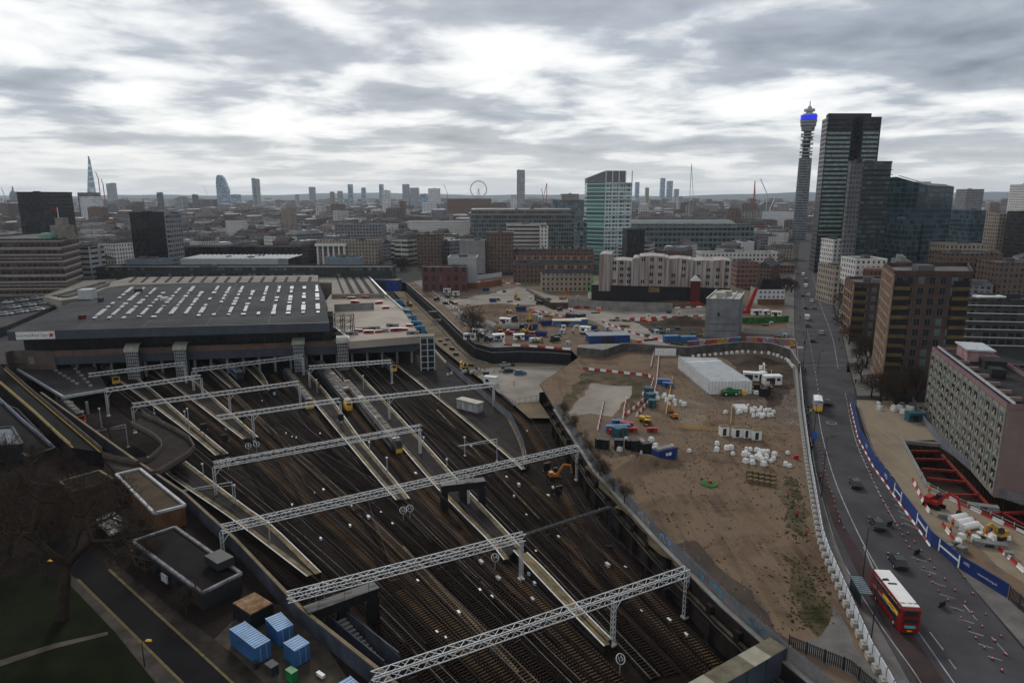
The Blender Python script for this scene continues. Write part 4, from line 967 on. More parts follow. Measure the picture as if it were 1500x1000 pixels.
def by_roof(label, A, B, Cc, z0, zr, m=None, **k):
    """A,B: one short roof edge, Cc: the corner that follows B along the length"""
    a, b_, c = W(*A, zr), W(*B, zr), W(*Cc, zr); ctr = (a + c) / 2; d = c - b_
    return container(label, ctr, z0, math.atan2(d.y, d.x), min(max(d.length, 3), 12.2), m, h=zr - z0, **k)
by_roof('largest blue container in the yard, at the left of the three', (334, 921), (360, 909), (398, 937), -4, -1.2)
by_roof('blue container standing at the back of the yard against the wall', (384, 905), (415, 896), (434, 915), -4, -1.2)
by_roof('short blue container in the yard nearest to the stairs', (411, 943), (443, 929), (457, 939), -4, -1.2)
by_roof('blue container cut off by the bottom edge of the picture', (490, 1003), (512, 989), (560, 1030), -4, -1.2)
o = root('skip', 'rust topped dark tank in the yard behind the blue containers', 'tank', W(372, 905, -4), R(-38)); b = MB(); b.bx(-2.6, -2, 0, 2.6, 2, 2.6); b.build('body', m_black, o); b = MB(); b.bx(-2.5, -1.9, 2.6, 2.5, 1.9, 2.75); b.build('lid', mat('rust', (.20, .085, .035), .9, .5, .6, c2=(.35, .24, .15)), o)
for x, y, l, m, s in [(399, 985, 'small dark machine crate on the yard floor', m_dsteel, (1.6, 1.2, 1.4)), (428, 995, 'green bin at the bottom of the yard', m_green, (1.5, 1, 1.5)), (470, 990, 'white box on the yard floor beside the purple graffiti', m_wp, (1.4, .5, .4)), (374, 978, 'dark bin beside the largest blue container', m_dsteel, (.7, .7, 1))]:
    b = MB(); b.box((0, 0, s[2] / 2), s, 0, 0, .92); b.box((0, 0, s[2] + .05), (s[0] * 1.05, s[1] * 1.08, .1)); o = b.build('yard_box', m); o.location = W(x, y, -4); o.rotation_euler.z = R(-38); prop(o, l, 'box')
sheet('yard_floor', px([(300, 950), (345, 905), (420, 880), (470, 935), (520, 1010), (430, 1060), (350, 1000)], -4), mat('yard_concrete', (.055, .046, .037), .9, .4, .3, detail=9), -3.96)
ss = root('stairs', 'grey concrete stair flight between two blue grey walls by the tracks', 'stairs', W(500, 935, -7.2), R(-45)); b = MB()
for k in range(14): b.bx(k * .9, -.9, 0, k * .9 + .5, .9, 3.4 - k * .2)
b.build('steps', m_concr, ss)
for s in (-1, 1):
    b = MB(); b.bx(-2, s * 1.3 - .1, 0, 14, s * 1.3 + .1, 4.2); b.build('side_wall', mat('grey_wall_panels', (.05, .058, .078)), ss)
# girder bridge parapet at the bottom right
A_, B_ = W(1140, 940, 2.2), W(1030, 1003, 2.2); d = (B_ - A_).normalized(); E_ = A_ + d * 40
gb = root('girder_bridge', 'steel girder bridge side with stained pale top plate, cut off at the bottom edge', 'bridge', XYZ(A_, -2), math.atan2(d.y, d.x))
b = MB(); b.bx(0, -1.2, 0, 40, 1.2, 4.1); b.build('girder', m_slate, gb); b = MB()
for k in range(12): b.bx(k * 3.4, -1.35, 4.1, k * 3.4 + 3.4, 1.35, 4.2, k % 3 == 1)
b.build('top_plate', [mat('stained_plate', (.115, .10, .065), .8, .4, .5), mat('pale_plate', (.28, .26, .20), .8, .2, .5)], gb)
for k in range(10):
    b = MB(); b.bx(k * 4, 1.2, 0, k * 4 + .2, 1.45, 4.05); b.build('stiffener', m_slate, gb)
fence('palisade_fence', 'dark railing from the girder bridge towards the works gate', px([(1155, 948), (1245, 985), (1330, 1060)], 0), 0, 2.0, m_dsteel)

# ---------------------------------------------------------------- trains
m_tr1 = mat('train_dark', (.035, .038, .045), .35, .3, .4); m_tr2 = mat('train_silver', (.17, .165, .155), .45, .35, .5); m_trr = mat('train_roof_dirty', (.10, .088, .068), .8, .4, .4, detail=8)
def section(b, x0, s0, x1, s1, mi=0):
    """loft between two body sections; s = (halfwidth, floor, shoulder, roof)"""
    def ring(x, s): w_, f, sh, rf = s; return [(x, -w_, f), (x, -w_, sh), (x, -w_ * .72, rf - .12), (x, 0, rf), (x, w_ * .72, rf - .12), (x, w_, sh), (x, w_, f)]
    a, c = ring(x0, s0), ring(x1, s1); n = 7
    return b.add(a + c, [(i, (i + 1) % n, n + (i + 1) % n, n + i) for i in range(n)], mi)
def train(label, nose, back, ncar, body, nosem, roof=None, pointed=True, lamps=None, win=True, z=-6.95):
    N, Bk = W(*nose, z), W(*back, z); d = (Bk - N).normalized(); o = root('train', label, 'train', N, math.atan2(d.y, d.x), 'passenger trains at the platforms')
    F_ = (1.36, .25, 2.6, 3.7)
    for c in range(ncar):
        x0 = (2.6 if pointed else .3) if c == 0 else c * 23.4; x1 = (c + 1) * 23.4 - .5
        b = MB(); section(b, x0, F_, x1, F_)
        for x in (x0, x1): b.add([(x, -1.36, .25), (x, -1.36, 2.6), (x, -.98, 3.58), (x, 0, 3.7), (x, .98, 3.58), (x, 1.36, 2.6), (x, 1.36, .25)], [tuple(range(7))])
        k = b.build('carriage', body, o)
        b = MB(); b.bx(x0 + 1, -.8, 3.6, x1 - 1, .8, 3.76)
        for q in range(4): b.bx(x0 + 3 + q * 5, -.6, 3.76, x0 + 5.5 + q * 5, .6, 3.95)
        b.build('roof_equipment', roof or m_trr, k)
        for s in (-1, 1):
            b = MB(); b.bx(x0 + 1.5, s * 1.355, 1.55, x1 - 1.5, s * 1.39, 2.35); b.build('window_band', m_glass, k)
            for q in (x0 + .6, x1 - 1.6):
                b = MB(); b.bx(q, s * 1.355, .4, q + .9, s * 1.40, 2.5); b.build('door', m_dsteel, k)
        for q in (x0 + 3, x1 - 4):
            b = MB(); b.bx(q - 1.2, -1.1, -.25, q + 1.2, 1.1, .3); b.build('bogie', m_black, k)
    if pointed:
        b = MB(); section(b, 2.6, F_, 1.1, (1.3, .25, 2.3, 3.2)); section(b, 1.1, (1.3, .25, 2.3, 3.2), .15, (1.05, .3, 1.3, 1.9)); section(b, .15, (1.05, .3, 1.3, 1.9), 0, (.8, .35, 1.0, 1.3)); b.build('nose', nosem, o, True)
        b = MB(); b.add([(1.15, -.85, 3.26), (1.15, .85, 3.26), (.12, .68, 1.98), (.12, -.68, 1.98)], [(0, 1, 2, 3), (3, 2, 1, 0)]); b.build('windscreen', m_glass, o)
        b = MB(); b.bx(-.12, -.9, .2, .3, .9, 1.35); b.build('yellow_panel', m_yel, o)
    else:
        b = MB(); b.bx(.1, -1.3, .3, .35, 1.3, 2.9); b.build('nose', nosem, o); b = MB(); b.bx(.02, -.9, 1.7, .1, .9, 2.7); b.build('windscreen', m_glass, o)
        for s in (-1, 1):
            b = MB(); b.bx(-.02, s * 1.0 - .15, .8, .1, s * 1.0 + .15, 1.1); b.build('headlight', lamps or m_wp, o)
    return o
train('dark train with a yellow ringed nose, left of the silver train', (512, 602), (487, 572), 3, m_tr1, m_yel, mat('train_roof_dark', (.03, .03, .032), .7))
train('long silver train with dirty roof, black windscreen and yellow chin', (585, 664), (545, 615), 3, m_tr2, m_tr1)
train('red and silver train standing behind the silver train under the deck', (508, 583), (484, 556), 2, mat('train_red_silver', (.26, .20, .20), .4, .2, .5), m_red, pointed=False)
train('dark train with a full yellow nose beside the gantry leg', (454, 600), (430, 566), 2, m_tr1, m_yel, pointed=False)
train('train with a yellow nose peeping out left under the deck', (171, 563), (155, 548), 1, m_tr1, m_yel, pointed=False)
train('pale blue train with two red lamps near the station opening', (352, 556), (338, 542), 2, mat('train_pale_blue', (.15, .20, .27), .4, .2, .5), m_dsteel, pointed=False, lamps=m_red)
train('train whose yellow nose shows just under the right end of the deck', (577, 545), (568, 537), 1, m_tr1, m_yel, pointed=False)
train('dark train with an orange end beside the left boundary wall', (120, 622), (90, 594), 1, m_tr1, m_org, pointed=False)
# ---------------------------------------------------------------- people
def person_mesh(seed):
    r = random.Random(seed); V = [(0, 0, .95), (0, 0, 1.2), (0, 0, 1.42), (0, .01, 1.52), (0, .02, 1.66), (0, .02, 1.76)]; E_ = [(0, 1), (1, 2), (2, 3), (3, 4), (4, 5)]
    rad = [.15, .14, .16, .06, .10, .07]; st_ = r.uniform(.08, .25)
    for s in (-1, 1):
        n = len(V); V += [(s * .19, 0, 1.42), (s * .26, .04 * s, 1.14), (s * .24, .14 + .05 * s, .9), (s * .24, .17 + .05 * s, .82)]; rad += [.065, .05, .038, .035]; E_ += [(2, n), (n, n + 1), (n + 1, n + 2), (n + 2, n + 3)]
        n = len(V); V += [(s * .1, 0, .9), (s * .11, s * st_ * .6, .5), (s * .11, s * st_, .08), (s * .11, s * st_ + .16, .04)]; rad += [.1, .07, .05, .045]; E_ += [(0, n), (n, n + 1), (n + 1, n + 2), (n + 2, n + 3)]
    me = bpy.data.meshes.new('person'); me.from_pydata(V, E_, []); o = bpy.data.objects.new('tmp', me); C.objects.link(o)
    md = o.modifiers.new('s', 'SKIN')
    for i, q in enumerate(rad): me.skin_vertices[0].data[i].radius = (q, q)
    me.skin_vertices[0].data[0].use_root = True
    o.modifiers.new('d', 'SUBSURF').levels = 1
    dg = bpy.context.evaluated_depsgraph_get(); m2 = bpy.data.meshes.new_from_object(o.evaluated_get(dg)); bpy.data.objects.remove(o)
    return m2
pm = [person_mesh(i) for i in (1, 2)]
m_skin = mat('skin', (.35, .2, .14), .7, 0); m_coat = mat('dark_coat', (.02, .02, .024), .9, .3); m_hv = mat('hi_vis_orange', (.8, .13, .02), .7, .1); m_hy = mat('hi_vis_yellow', (.5, .6, .05), .7, .1); m_rc = mat('red_coat', (.4, .03, .03), .8, .2); m_trou = mat('dark_trousers', (.015, .017, .025), .9, .2)
vset = {}
def person(label, x, y, top, z=.02, rz=None, k=0, group=None):
    key = (k, top.name)
    if key not in vset:
        me = pm[k].copy(); me.materials.clear()
        for m in (top, m_trou, m_skin): me.materials.append(m)
        for p in me.polygons: c = p.center; p.material_index = 2 if (c.z > 1.5 or (abs(c.x) > .2 and c.z < .9)) else 0 if c.z > .88 else 1; p.use_smooth = True
        vset[key] = me
    o = bpy.data.objects.new('person', vset[key]); C.objects.link(o); B = W(x, y, z); o.location = B; o.rotation_euler.z = rz if rz is not None else rnd.uniform(0, 6); prop(o, label, 'person', group)
    o.scale = (1.05,) * 3
for i, (x, y) in enumerate([(1180, 579), (1177, 590), (1184, 601), (1183, 613), (1184, 628), (1187, 656), (1201, 707), (1189, 661), (1178, 505), (1177, 492), (1172, 468), (1180, 545), (1234, 489), (1228, 463), (1229, 500), (1222, 452), (1220, 441), (1233, 512), (1219, 428), (1253, 562)]):
    person('pedestrian in dark clothes walking on the pavement', x, y, m_coat, .14, k=i % 2, group='pedestrians in dark clothes on the pavements')
for x, y, m, l in [(1392, 779, m_hv, 'worker in orange hi-vis standing behind the blue hoarding'), (1419, 787, m_hv, 'worker in orange hi-vis bending by the white pipes'), (1395, 771, m_hv, 'worker in orange hi-vis just behind another at the barrier'), (1350, 702, m_hv, 'worker in orange at the edge of the strutted pit'), (1361, 722, m_hv, 'worker in orange beside the red excavator'), (1129, 493, m_hv, 'worker in orange behind the coloured hoarding'), (1187, 607, m_hy, 'person in yellow vest behind the yellow backed lorry'),
                   (1154, 730, m_rc, 'person in red standing on the dirt by the road barrier'), (1167, 758, m_rc, 'person in a red jacket near the end of the block barrier'), (1181, 786, m_rc, 'person in red beside the gap in the white hoarding'), (1022, 545, m_hv, 'worker in orange by the long white shed'), (795, 565, m_rc, 'worker in red walking over the pale hardstanding'), (753, 564, m_rc, 'worker in red standing alone on the hardstanding')]:
    person(l, x, y, m, -6 if x < 800 else .02)
for x, y, z in [(468, 566, -6), (514, 556, -6), (521, 560, -6), (512, 568, -6), (549, 590, -6), (502, 556, -6), (470, 575, -6), (596, 676, -6)]:
    person('passenger in dark clothes on the platform beside the trains', x, y, m_coat, z, group='passengers on the platforms')

# ---------------------------------------------------------------- vehicles
def wheels(o, xs, w_, r=.33):
    for x in xs:
        for s in (-1, 1):
            b = MB(); b.tube((x, s * (w_ - .2), r), (x, s * w_, r), r, r, 14); k = b.build('wheel', m_tyre, o)
            c = MB(); c.tube((x, s * w_, r), (x, s * (w_ + .02), r), r * .55, r * .55, 10); c.build('rim', m_galv, k)
def car(label, B, rz, paint, group=None, kind='hatch', cat='car', z_big=True):
    o = root('car' if kind != 'van' else 'van', label, cat if kind != 'van' else 'van', B, rz, group); b = MB()
    if kind == 'van': prof = [(-2.6, .35), (-2.6, 2.1), (-2.45, 2.3), (1.1, 2.3), (1.8, 1.35), (2.5, 1.1), (2.6, .4)]; hw = .98; roof = None
    else: prof = [(-2.15, .3), (-2.2, .85), (-1.9, 1.0), (1.0, .98), (1.9, .82), (2.15, .6), (2.15, .3)]; hw = .88
    n = len(prof); b.add([(x, -hw, z) for x, z in prof] + [(x, hw, z) for x, z in prof], [tuple(range(n)), tuple(range(2 * n - 1, n - 1, -1))] + [(i, n + i, n + (i + 1) % n, (i + 1) % n) for i in range(n)])
    b.build('body', paint, o)
    if kind == 'van':
        b = MB(); b.add([(1.18, -.85, 2.2), (1.18, .85, 2.2), (1.84, .88, 1.38), (1.84, -.88, 1.38)], [(0, 1, 2, 3), (3, 2, 1, 0)]); b.v = [(x + .04, y, z + .04) for x, y, z in b.v]; b.build('windscreen', m_glass, o)
        for s in (-1, 1):
            b = MB(); b.bx(.4, s * .985, 1.35, 1.3, s * 1.0, 1.95); b.build('side_window', m_glass, o)
    else:
        t = .72; pr = [(-1.95, .98, .84), (-1.45, 1.42, .66), (.15, 1.46, .66), (.95, .97, .84)]
        b = MB(); b.add([(x, -w_, z) for x, z, w_ in pr] + [(x, w_, z) for x, z, w_ in pr], [(0, 4, 5, 1), (1, 5, 6, 2), (2, 6, 7, 3), (0, 1, 2, 3), (7, 6, 5, 4)]); b.build('cabin_glass', m_glass, o)
        b = MB(); b.bx(-1.42, -.66, 1.42, .12, .66, 1.49); b.build('roof', paint, o)
    L_ = 2.6 if kind == 'van' else 2.15
    for s in (-1, 1):
        b = MB(); b.bx(L_ - .08, s * hw * .8 - .14, .58, L_ + .02, s * hw * .8 + .14, .74); b.build('headlight', m_wp, o)
        b = MB(); b.bx(-L_ - .07, s * hw * .8 - .12, .65, -L_ + .03, s * hw * .8 + .12, .85); b.build('tail_light', m_red, o)
    if z_big: o.scale = (1.14,) * 3
    wheels(o, (-1.35, 1.35) if kind != 'van' else (-1.7, 1.7), hw + .01); return o
m_cw = mat('car_white', (.55, .56, .57), .3, .05, spec=.5); m_cb = mat('car_black', (.020, .023, .030), .28, .1, spec=.5); m_cg = mat('car_grey', (.12, .14, .16), .3, .1, spec=.5); m_cs = mat('car_silver', (.33, .35, .36), .3, .1, spec=.5); m_cbl = mat('car_blue', (.06, .13, .22), .3, .1, spec=.5)
RC = [((a[0] + c[0]) / 2, a[1]) for a, c in zip(RL, RL)]
def heading(x, y):
    best = None
    for (l0, l1), (r0, r1) in zip(zip(RL, RL[1:]), zip(RR, RR[1:])):
        if l0[1] <= y <= l1[1] or l1[1] >= y:
            f = (x - (l0[0] + l1[0]) / 2) / max(1, ((r0[0] + r1[0]) / 2 - (l0[0] + l1[0]) / 2)); p = W(l0[0] * (1 - f) + r0[0] * f, l0[1]); q = W(l1[0] * (1 - f) + r1[0] * f, l1[1]); d = p - q
            return math.atan2(d.y, d.x)
    return R(70)
for x, y, m, k, l in [(1176, 404, m_cw, 'van', 'white van farthest up the road near the junction'), (1180, 412, m_cg, 'van', 'greenish grey van behind the farthest white van'), (1180, 421, m_cw, 'van', 'white van in the middle of the far queue'), (1176, 434, m_cb, 'hatch', 'black car beside the white cars in the far queue'), (1184, 433, m_cw, 'hatch', 'white car level with a black car in the far queue'), (1189, 442, m_cw, 'hatch', 'white car alone in the lane, upper road'),
                      (1180, 452, m_cb, 'hatch', 'black car beside the blue grey car, upper road'), (1192, 452, m_cg, 'hatch', 'blue grey car on the upper road'), (1182, 468, m_cw, 'van', 'white van close behind a black car'), (1183, 478, m_cb, 'hatch', 'black car close behind the white van'), (1203, 489, m_cs, 'hatch', 'silver car by the light green cycle lane patch'), (1190, 500, m_cb, 'hatch', 'black car crossing the stop line by the works gate'),
                      (1211, 592, m_cb, 'hatch', 'black car beside the silver lorry with a yellow rear'), (1252, 711, m_cb, 'hatch', 'black car driving away alone beside the cones'), (1284, 771, m_cb, 'hatch', 'black car second ahead of the red bus'), (1314, 826, m_cb, 'hatch', 'black taxi like car right in front of the red bus'), (1186, 392, m_cs, 'hatch', 'silver car at the far junction')]:
    car(l, W(x, y, .03), heading(x, y), m, 'cars and vans on the road', k)
for x, y, m, k, l in [(745, 545, m_cb, 'hatch', 'black car parked on the hardstanding'), (762, 548, m_cbl, 'hatch', 'blue car parked on the hardstanding'), (741, 536, m_cs, 'hatch', 'silver car parked at the back of the hardstanding'), (812, 566, m_cb, 'van', 'black van parked against the black fence'), (822, 559, mat('car_yellow', (.45, .25, .05), .5), 'van', 'tan truck parked behind the black van')]:
    car(l, W(x, y, -5.95), R(15 if k == 'hatch' else 35), m, None, k)
for i in range(24):                                    # car park on the deck left of the station
    x = 4 + (i % 8) * 7.6 + (i // 8) * 4; y = 462 - (i // 8) * 9 - (i % 8) * 1.1
    car('pale car parked in rows on the deck left of the station', W(x, y, 4.6), R(20), [m_cs, m_cw, m_cg][i % 3], 'cars parked on the deck left of the station')
b_ = MB(); P = [tuple(W(x, y, 4.5)[:2]) for x, y in [(-60, 470), (-60, 452), (60, 432), (95, 441), (8, 478), (-20, 484)]]; b_.prism(P, -1, 4.5); prop(b_.build('parking_deck', m_asph), 'dark parking deck left of the station hall', 'parking deck')
# bus
bx_, by_ = W(1317, 918, .03), W(1296, 875, .03); bus = root('bus', 'red double decker bus with white roof in the bus lane', 'bus', W(1307, 897, .03), heading(1307, 890) + R(4))
m_bus = mat('bus_red', (.19, .009, .008), .28, .12, .6, spec=.5)
b = MB(); L_ = 5.4; Hh = 4.35; w_ = 1.27
prof = [(-L_, .35), (-L_, 3.9), (-L_ + .25, Hh - .1), (L_ - .5, Hh - .1), (L_ - .1, 3.7), (L_, 2.2), (L_, .35)]; n = len(prof)
b.add([(x, -w_, z) for x, z in prof] + [(x, w_, z) for x, z in prof], [tuple(range(n)), tuple(range(2 * n - 1, n - 1, -1))] + [(i, n + i, n + (i + 1) % n, (i + 1) % n) for i in range(n)]); b.build('body', m_bus, bus)
b = MB(); b.bx(-L_ + .35, -w_ + .1, Hh - .1, L_ - .55, w_ - .1, Hh + .02); rf = b.build('roof', mat('bus_roof_white', (.72, .71, .68), .5, .08, .8), bus)
b = MB(); b.bx(.7, -.5, Hh + .02, .95, .75, Hh + .12); b.build('hatch', m_black, rf)
text('ARL 20108', .55, m_ltr, rf, (-L_ + 1.1, 0, Hh + .04), (0, 0, R(-90)))
for s in (-1, 1):
    b = MB(); b.bx(-L_ + .6, s * w_, 2.95, L_ - .9, s * (w_ + .03), 3.75); b.build('upper_windows', m_glass, bus)
    b = MB(); b.bx(-L_ + 1.4, s * w_, 1.25, L_ - .5, s * (w_ + .03), 2.05); b.build('lower_windows', m_glass, bus)
    b = MB(); b.bx(-L_ + 1.2, s * (w_ + .003), 2.25, .8, s * (w_ + .04), 2.75); b.build('side_advert', m_yel, bus)
    text('SEE IT LIVE', .34, m_bus, bus, (-L_ + 3.2, s * (w_ + .05), 2.5), (R(90), 0, 0 if s < 0 else R(180)))
b = MB(); b.bx(-L_ - .03, -.95, 2.95, -L_, .95, 3.75); b.build('rear_upper_window', m_glass, bus); b = MB(); b.bx(-L_ - .03, -.95, 1.9, -L_, .95, 2.5); b.build('rear_lower_window', m_glass, bus)
b = MB(); b.bx(-L_ - .04, -.75, 1.1, -L_, .75, 1.5); b.build('rear_advert', mat('teal_advert', (.05, .35, .36), .5, .2, 1), bus); b = MB(); b.bx(-L_ - .04, -.35, .55, -L_, .35, .75); b.build('number_plate', m_yel, bus)
for s in (-1, 1):
    b = MB(); b.bx(-L_ - .04, s * 1.1 - .08, 1.0, -L_, s * 1.1 + .08, 1.6); b.build('tail_light', m_red, bus)
wheels(bus, (-3.2, 2.9), w_ + .01, .5)
# lorry with yellow chevron rear
lo = root('lorry', 'silver sided lorry with a yellow and white rear on the road', 'lorry', W(1197, 598, .03), heading(1197, 598)); b = MB(); b.bx(-3.6, -1.2, .7, 3.0, 1.2, 3.2); b.build('body', m_cs, lo)
b = MB(); section(b, -3.6, (1.15, 3.2, 3.3, 3.45), 3.0, (1.15, 3.2, 3.3, 3.45)); b.build('cover', m_wp, lo); b = MB(); b.bx(3.1, -1.15, .6, 4.9, 1.15, 2.7); b.build('cab', m_cw, lo); b = MB(); b.bx(-3.7, -1.2, .6, -3.6, 1.2, 1.6); b.build('yellow_rear', m_yel, lo)
b = MB(); b.bx(-4.9, -1.0, .5, -3.75, 1.0, 1.3); b.build('rear_platform', m_yel, lo); wheels(lo, (-2.6, -1.4, 3.8), 1.2, .48)
# bus shelter
sh = root('bus_shelter', 'glass roofed bus shelter beside the red bus', 'bus shelter', W(1259, 878, .1), heading(1259, 870)); b = MB(); b.bx(-2.6, -.9, 2.5, 2.6, .9, 2.62); b.build('roof', mat('shelter_roof', (.12, .16, .18), .3, .2), sh)
for k in range(9): pass
b = MB()
for k in range(10): b.bx(-2.6 + k * .57, -.92, 2.62, -2.52 + k * .57, .92, 2.66)
b.build('roof_bars', m_dsteel, sh)
for x in (-2.4, 0, 2.4):
    b = MB(); b.bx(x - .05, .7, 0, x + .05, .8, 2.5); b.build('post', m_dsteel, sh)
b = MB(); b.bx(-2.4, .72, .3, 2.4, .76, 2.2); b.build('back_panel', m_glass, sh); b = MB(); b.bx(-1.8, .2, .45, 1.8, .6, .52); b.build('bench', m_red, sh)
for l, bs, tp_ in [('tall lamp post by the bus shelter', (1262, 860), (1271, 773)), ('lamp post rising left of the red bus', (1275, 945), (1283, 850)), ('lamp post on the left pavement, middle of the road', (1203, 727), (1210, 640)), ('lamp post near the lorry with the yellow rear', (1191, 650), (1195, 590)), ('lamp post by the works gate on the left pavement', (1176, 543), (1180, 478)), ('lamp post on the right footway near the brick tower', (1221, 455), (1222, 415)), ('dark pole on the road island', (1198, 545), (1199, 515))]:
    lamp(l, bs, tp_, .02, head=m_dsteel)
rs = root('road_sign', 'blue rectangular road sign on a dark post by the left kerb', 'sign', W(1192, 655, .1), 0); b = MB(); b.tube((0, 0, 0), (0, 0, 4), .07, .07, 6); b.build('post', m_dsteel, rs); b = MB(); b.bx(-.55, -.06, 2.3, .55, 0, 4); b.build('plate', mat('sign_blue', (.02, .10, .5), .5, 0), rs)

# ---------------------------------------------------------------- barriers, cones, hoardings
def cone_mesh():
    b = MB(); b.bx(-.24, -.24, 0, .24, .24, .06, 2); n = 8
    for z0, z1, r0, r1, mi in ((.06, .35, .17, .13, 0), (.35, .6, .13, .09, 1), (.6, 1.0, .09, .05, 0)): b.tube((0, 0, z0), (0, 0, z1), r0, r1, n, mi)
    return b.build('traffic_cone', [m_red, m_wp, m_black])
cn = cone_mesh(); prop(cn, 'red and white traffic cone along the coned off lane', 'traffic cone', 'cones along the road')
rows = [[(1237, 575), (1248, 620), (1262, 665), (1280, 705), (1300, 745), (1325, 790), (1350, 830), (1375, 865), (1400, 895), (1430, 935), (1455, 965), (1480, 995)], [(1322, 770), (1355, 815), (1385, 850), (1415, 885), (1445, 925), (1480, 965)], [(1246, 590), (1256, 630), (1272, 662)], [(1370, 797), (1390, 818), (1412, 845), (1445, 905), (1460, 925), (1485, 955)], [(1199, 650), (1206, 680), (1222, 740), (1234, 775)], [(1221, 500), (1230, 540), (1244, 575)]]
k = 0
for rw, st_ in zip(rows, (2.4, 3.2, 2, 5.5, 2.4, 6)):
    for p, a in along(px(rw, .03), st_):
        o = place(cn, (p.x + rnd.uniform(-.2, .2), p.y + rnd.uniform(-.3, .3), .03), rnd.uniform(0, 3), scale=rnd.uniform(.65, .85)); k += 1
# road works signs and lamps in the coned strip
for x, y, l in [(1303, 770, 'upper'), (1343, 812, 'second'), (1380, 889, 'lower')]:
    b = MB(); b.bx(-.6, -.1, .1, .6, .1, 1.0); b.bar((-.5, 0, 0), (-.5, .4, .1), .1); b.bar((.5, 0, 0), (.5, .4, .1), .1); o = b.build('works_sign', m_black); o.location = W(x, y, .03); o.rotation_euler.z = R(25); prop(o, 'dark works sign seen from behind in the cone strip, %s one' % l, 'sign')
def jersey():
    b = MB()
    for mi, m in enumerate((0, 1)): pass
    b.add([(-1, -.3, 0), (1, -.3, 0), (1, -.1, .35), (-1, -.1, .35), (1, -.08, .9), (-1, -.08, .9), (-1, .3, 0), (1, .3, 0), (1, .1, .35), (-1, .1, .35), (1, .08, .9), (-1, .08, .9)],
          [(0, 1, 2, 3), (3, 2, 4, 5), (7, 6, 9, 8), (8, 9, 11, 10), (5, 4, 10, 11), (0, 3, 5, 11, 9, 6), (1, 7, 8, 10, 4, 2)]); return b
jr = jersey().build('barrier', m_red); jw = jersey().build('barrier', m_wp); prop(jr, 'red plastic barrier in a red and white line', 'barrier', 'red and white barriers in the works'); prop(jw, 'white plastic barrier in a red and white line', 'barrier', 'red and white barriers in the works')
lines = [([(624, 420), (691, 469), (740, 503)], 3.6, .03), ([(744, 506), (780, 508), (830, 512)], 3.6, .9), ([(858, 541), (905, 546), (950, 551), (957, 556), (950, 580), (932, 596), (913, 611)], 2.2, .03), ([(958, 514), (953, 540)], 2.2, .03), ([(966, 514), (962, 560), (958, 578), (945, 595), (931, 611)], 2.2, .03), ([(884, 590), (876, 628)], 2.2, .03), ([(884, 473), (926, 488), (979, 503)], 3.2, .03),
         ([(918, 468), (960, 466), (1030, 463)], 3, .03), ([(925, 470), (970, 469), (1030, 467)], 3, .03), ([(960, 453), (1027, 450)], 3.4, .03), ([(1105, 507), (1130, 509), (1172, 510)], 2.6, .03), ([(780, 455), (800, 458), (830, 466)], 3.4, .03), ([(913, 611), (915, 596), (918, 583)], 2.2, .03), ([(1020, 504), (1060, 500), (1100, 498)], 3, .03),
         ([(1383, 727), (1420, 744), (1470, 768), (1520, 792)], 2.4, .03), ([(1246, 594), (1257, 642), (1279, 683), (1309, 725), (1339, 766), (1362, 799)], 2.1, .03), ([(1338, 705), (1352, 735), (1362, 752)], 2.2, .03), ([(1430, 766), (1447, 784)], 2.2, .03), ([(1457, 798), (1475, 815), (1500, 838)], 2.1, .03), ([(1383, 772), (1396, 790)], 2.2, .03), ([(700, 413), (760, 416)], 4, .03)]
k = 0
for LI, (l, st_, z) in enumerate(lines):
    for i, (p, a) in enumerate(along(px(l, z), st_)):
        src = jr if k % 2 else jw; k += 1; place(src, (p.x, p.y, z), a, scale=(st_ / 2.05, .5 if LI == 15 else .85, (.34 if LI == 15 else .75 if LI > 13 else .9)))
blk = MB(); blk.box((0, 0, .4), (1.3, .75, .8), 0, 0, .97); blk.box((0, 0, .9), (.5, .4, .25), 0, 0, .8); blk = blk.build('ballast_block', mat('block_concrete', (.36, .34, .31), .9, .3, .6)); prop(blk, 'concrete block propping the white hoarding by the road', 'concrete block', 'concrete blocks along the white hoarding')
hl = [(1171, 538), (1176, 600), (1186, 680), (1196, 742), (1204, 790), (1212, 815), (1240, 880), (1275, 960), (1300, 1004), (1330, 1062)]
for p, a in along(px([(x - 5, y) for x, y in hl], .02), 2.5): place(blk, (p.x, p.y, .02), a)
def hoard(label, l, h, m, z=.02, cap=None, posts=None, pitch=2.4, th=.12):
    o = wall('hoarding', label, px(l, z), z, z + h, th, m, cat='hoarding')
    if posts:
        P = px(l, z); b = MB(o.location)
        for p, a in along(P, pitch): b.bar(XYZ(p, z), XYZ(p, z + h + .05), .16)
        k = b.build('posts', posts, o); k['kind'] = 'stuff'
    return o
hoard('white panel hoarding between the dirt field and the road pavement', hl, 2.2, mat('white_panel', (.50, .52, .55), .6, .2, .5), posts=m_slate)
bl = [(1247, 592), (1258, 640), (1280, 681), (1310, 723), (1340, 763), (1363, 797), (1374, 806), (1404, 832), (1475, 876)]
hoard('long navy blue hoarding along the right side of the road works', bl, 2.5, m_blued)
fence('mesh_fence', 'dark mesh fence continuing from the end of the navy hoarding', px([(1477, 878), (1520, 915)], .1), .1, 2.4, m_dsteel)
def on_hoard(p, q, t0, t1, fn):
    A, B = W(*p, .02), W(*q, .02); a, c = A.lerp(B, t0), A.lerp(B, t1); d = (c - a); n = Vector((d.y, -d.x, 0)).normalized() * .09
    if n.dot(Vector((A.x, A.y, 0))) > 0: n = -n
    return fn(a + n, c + n, d.normalized())
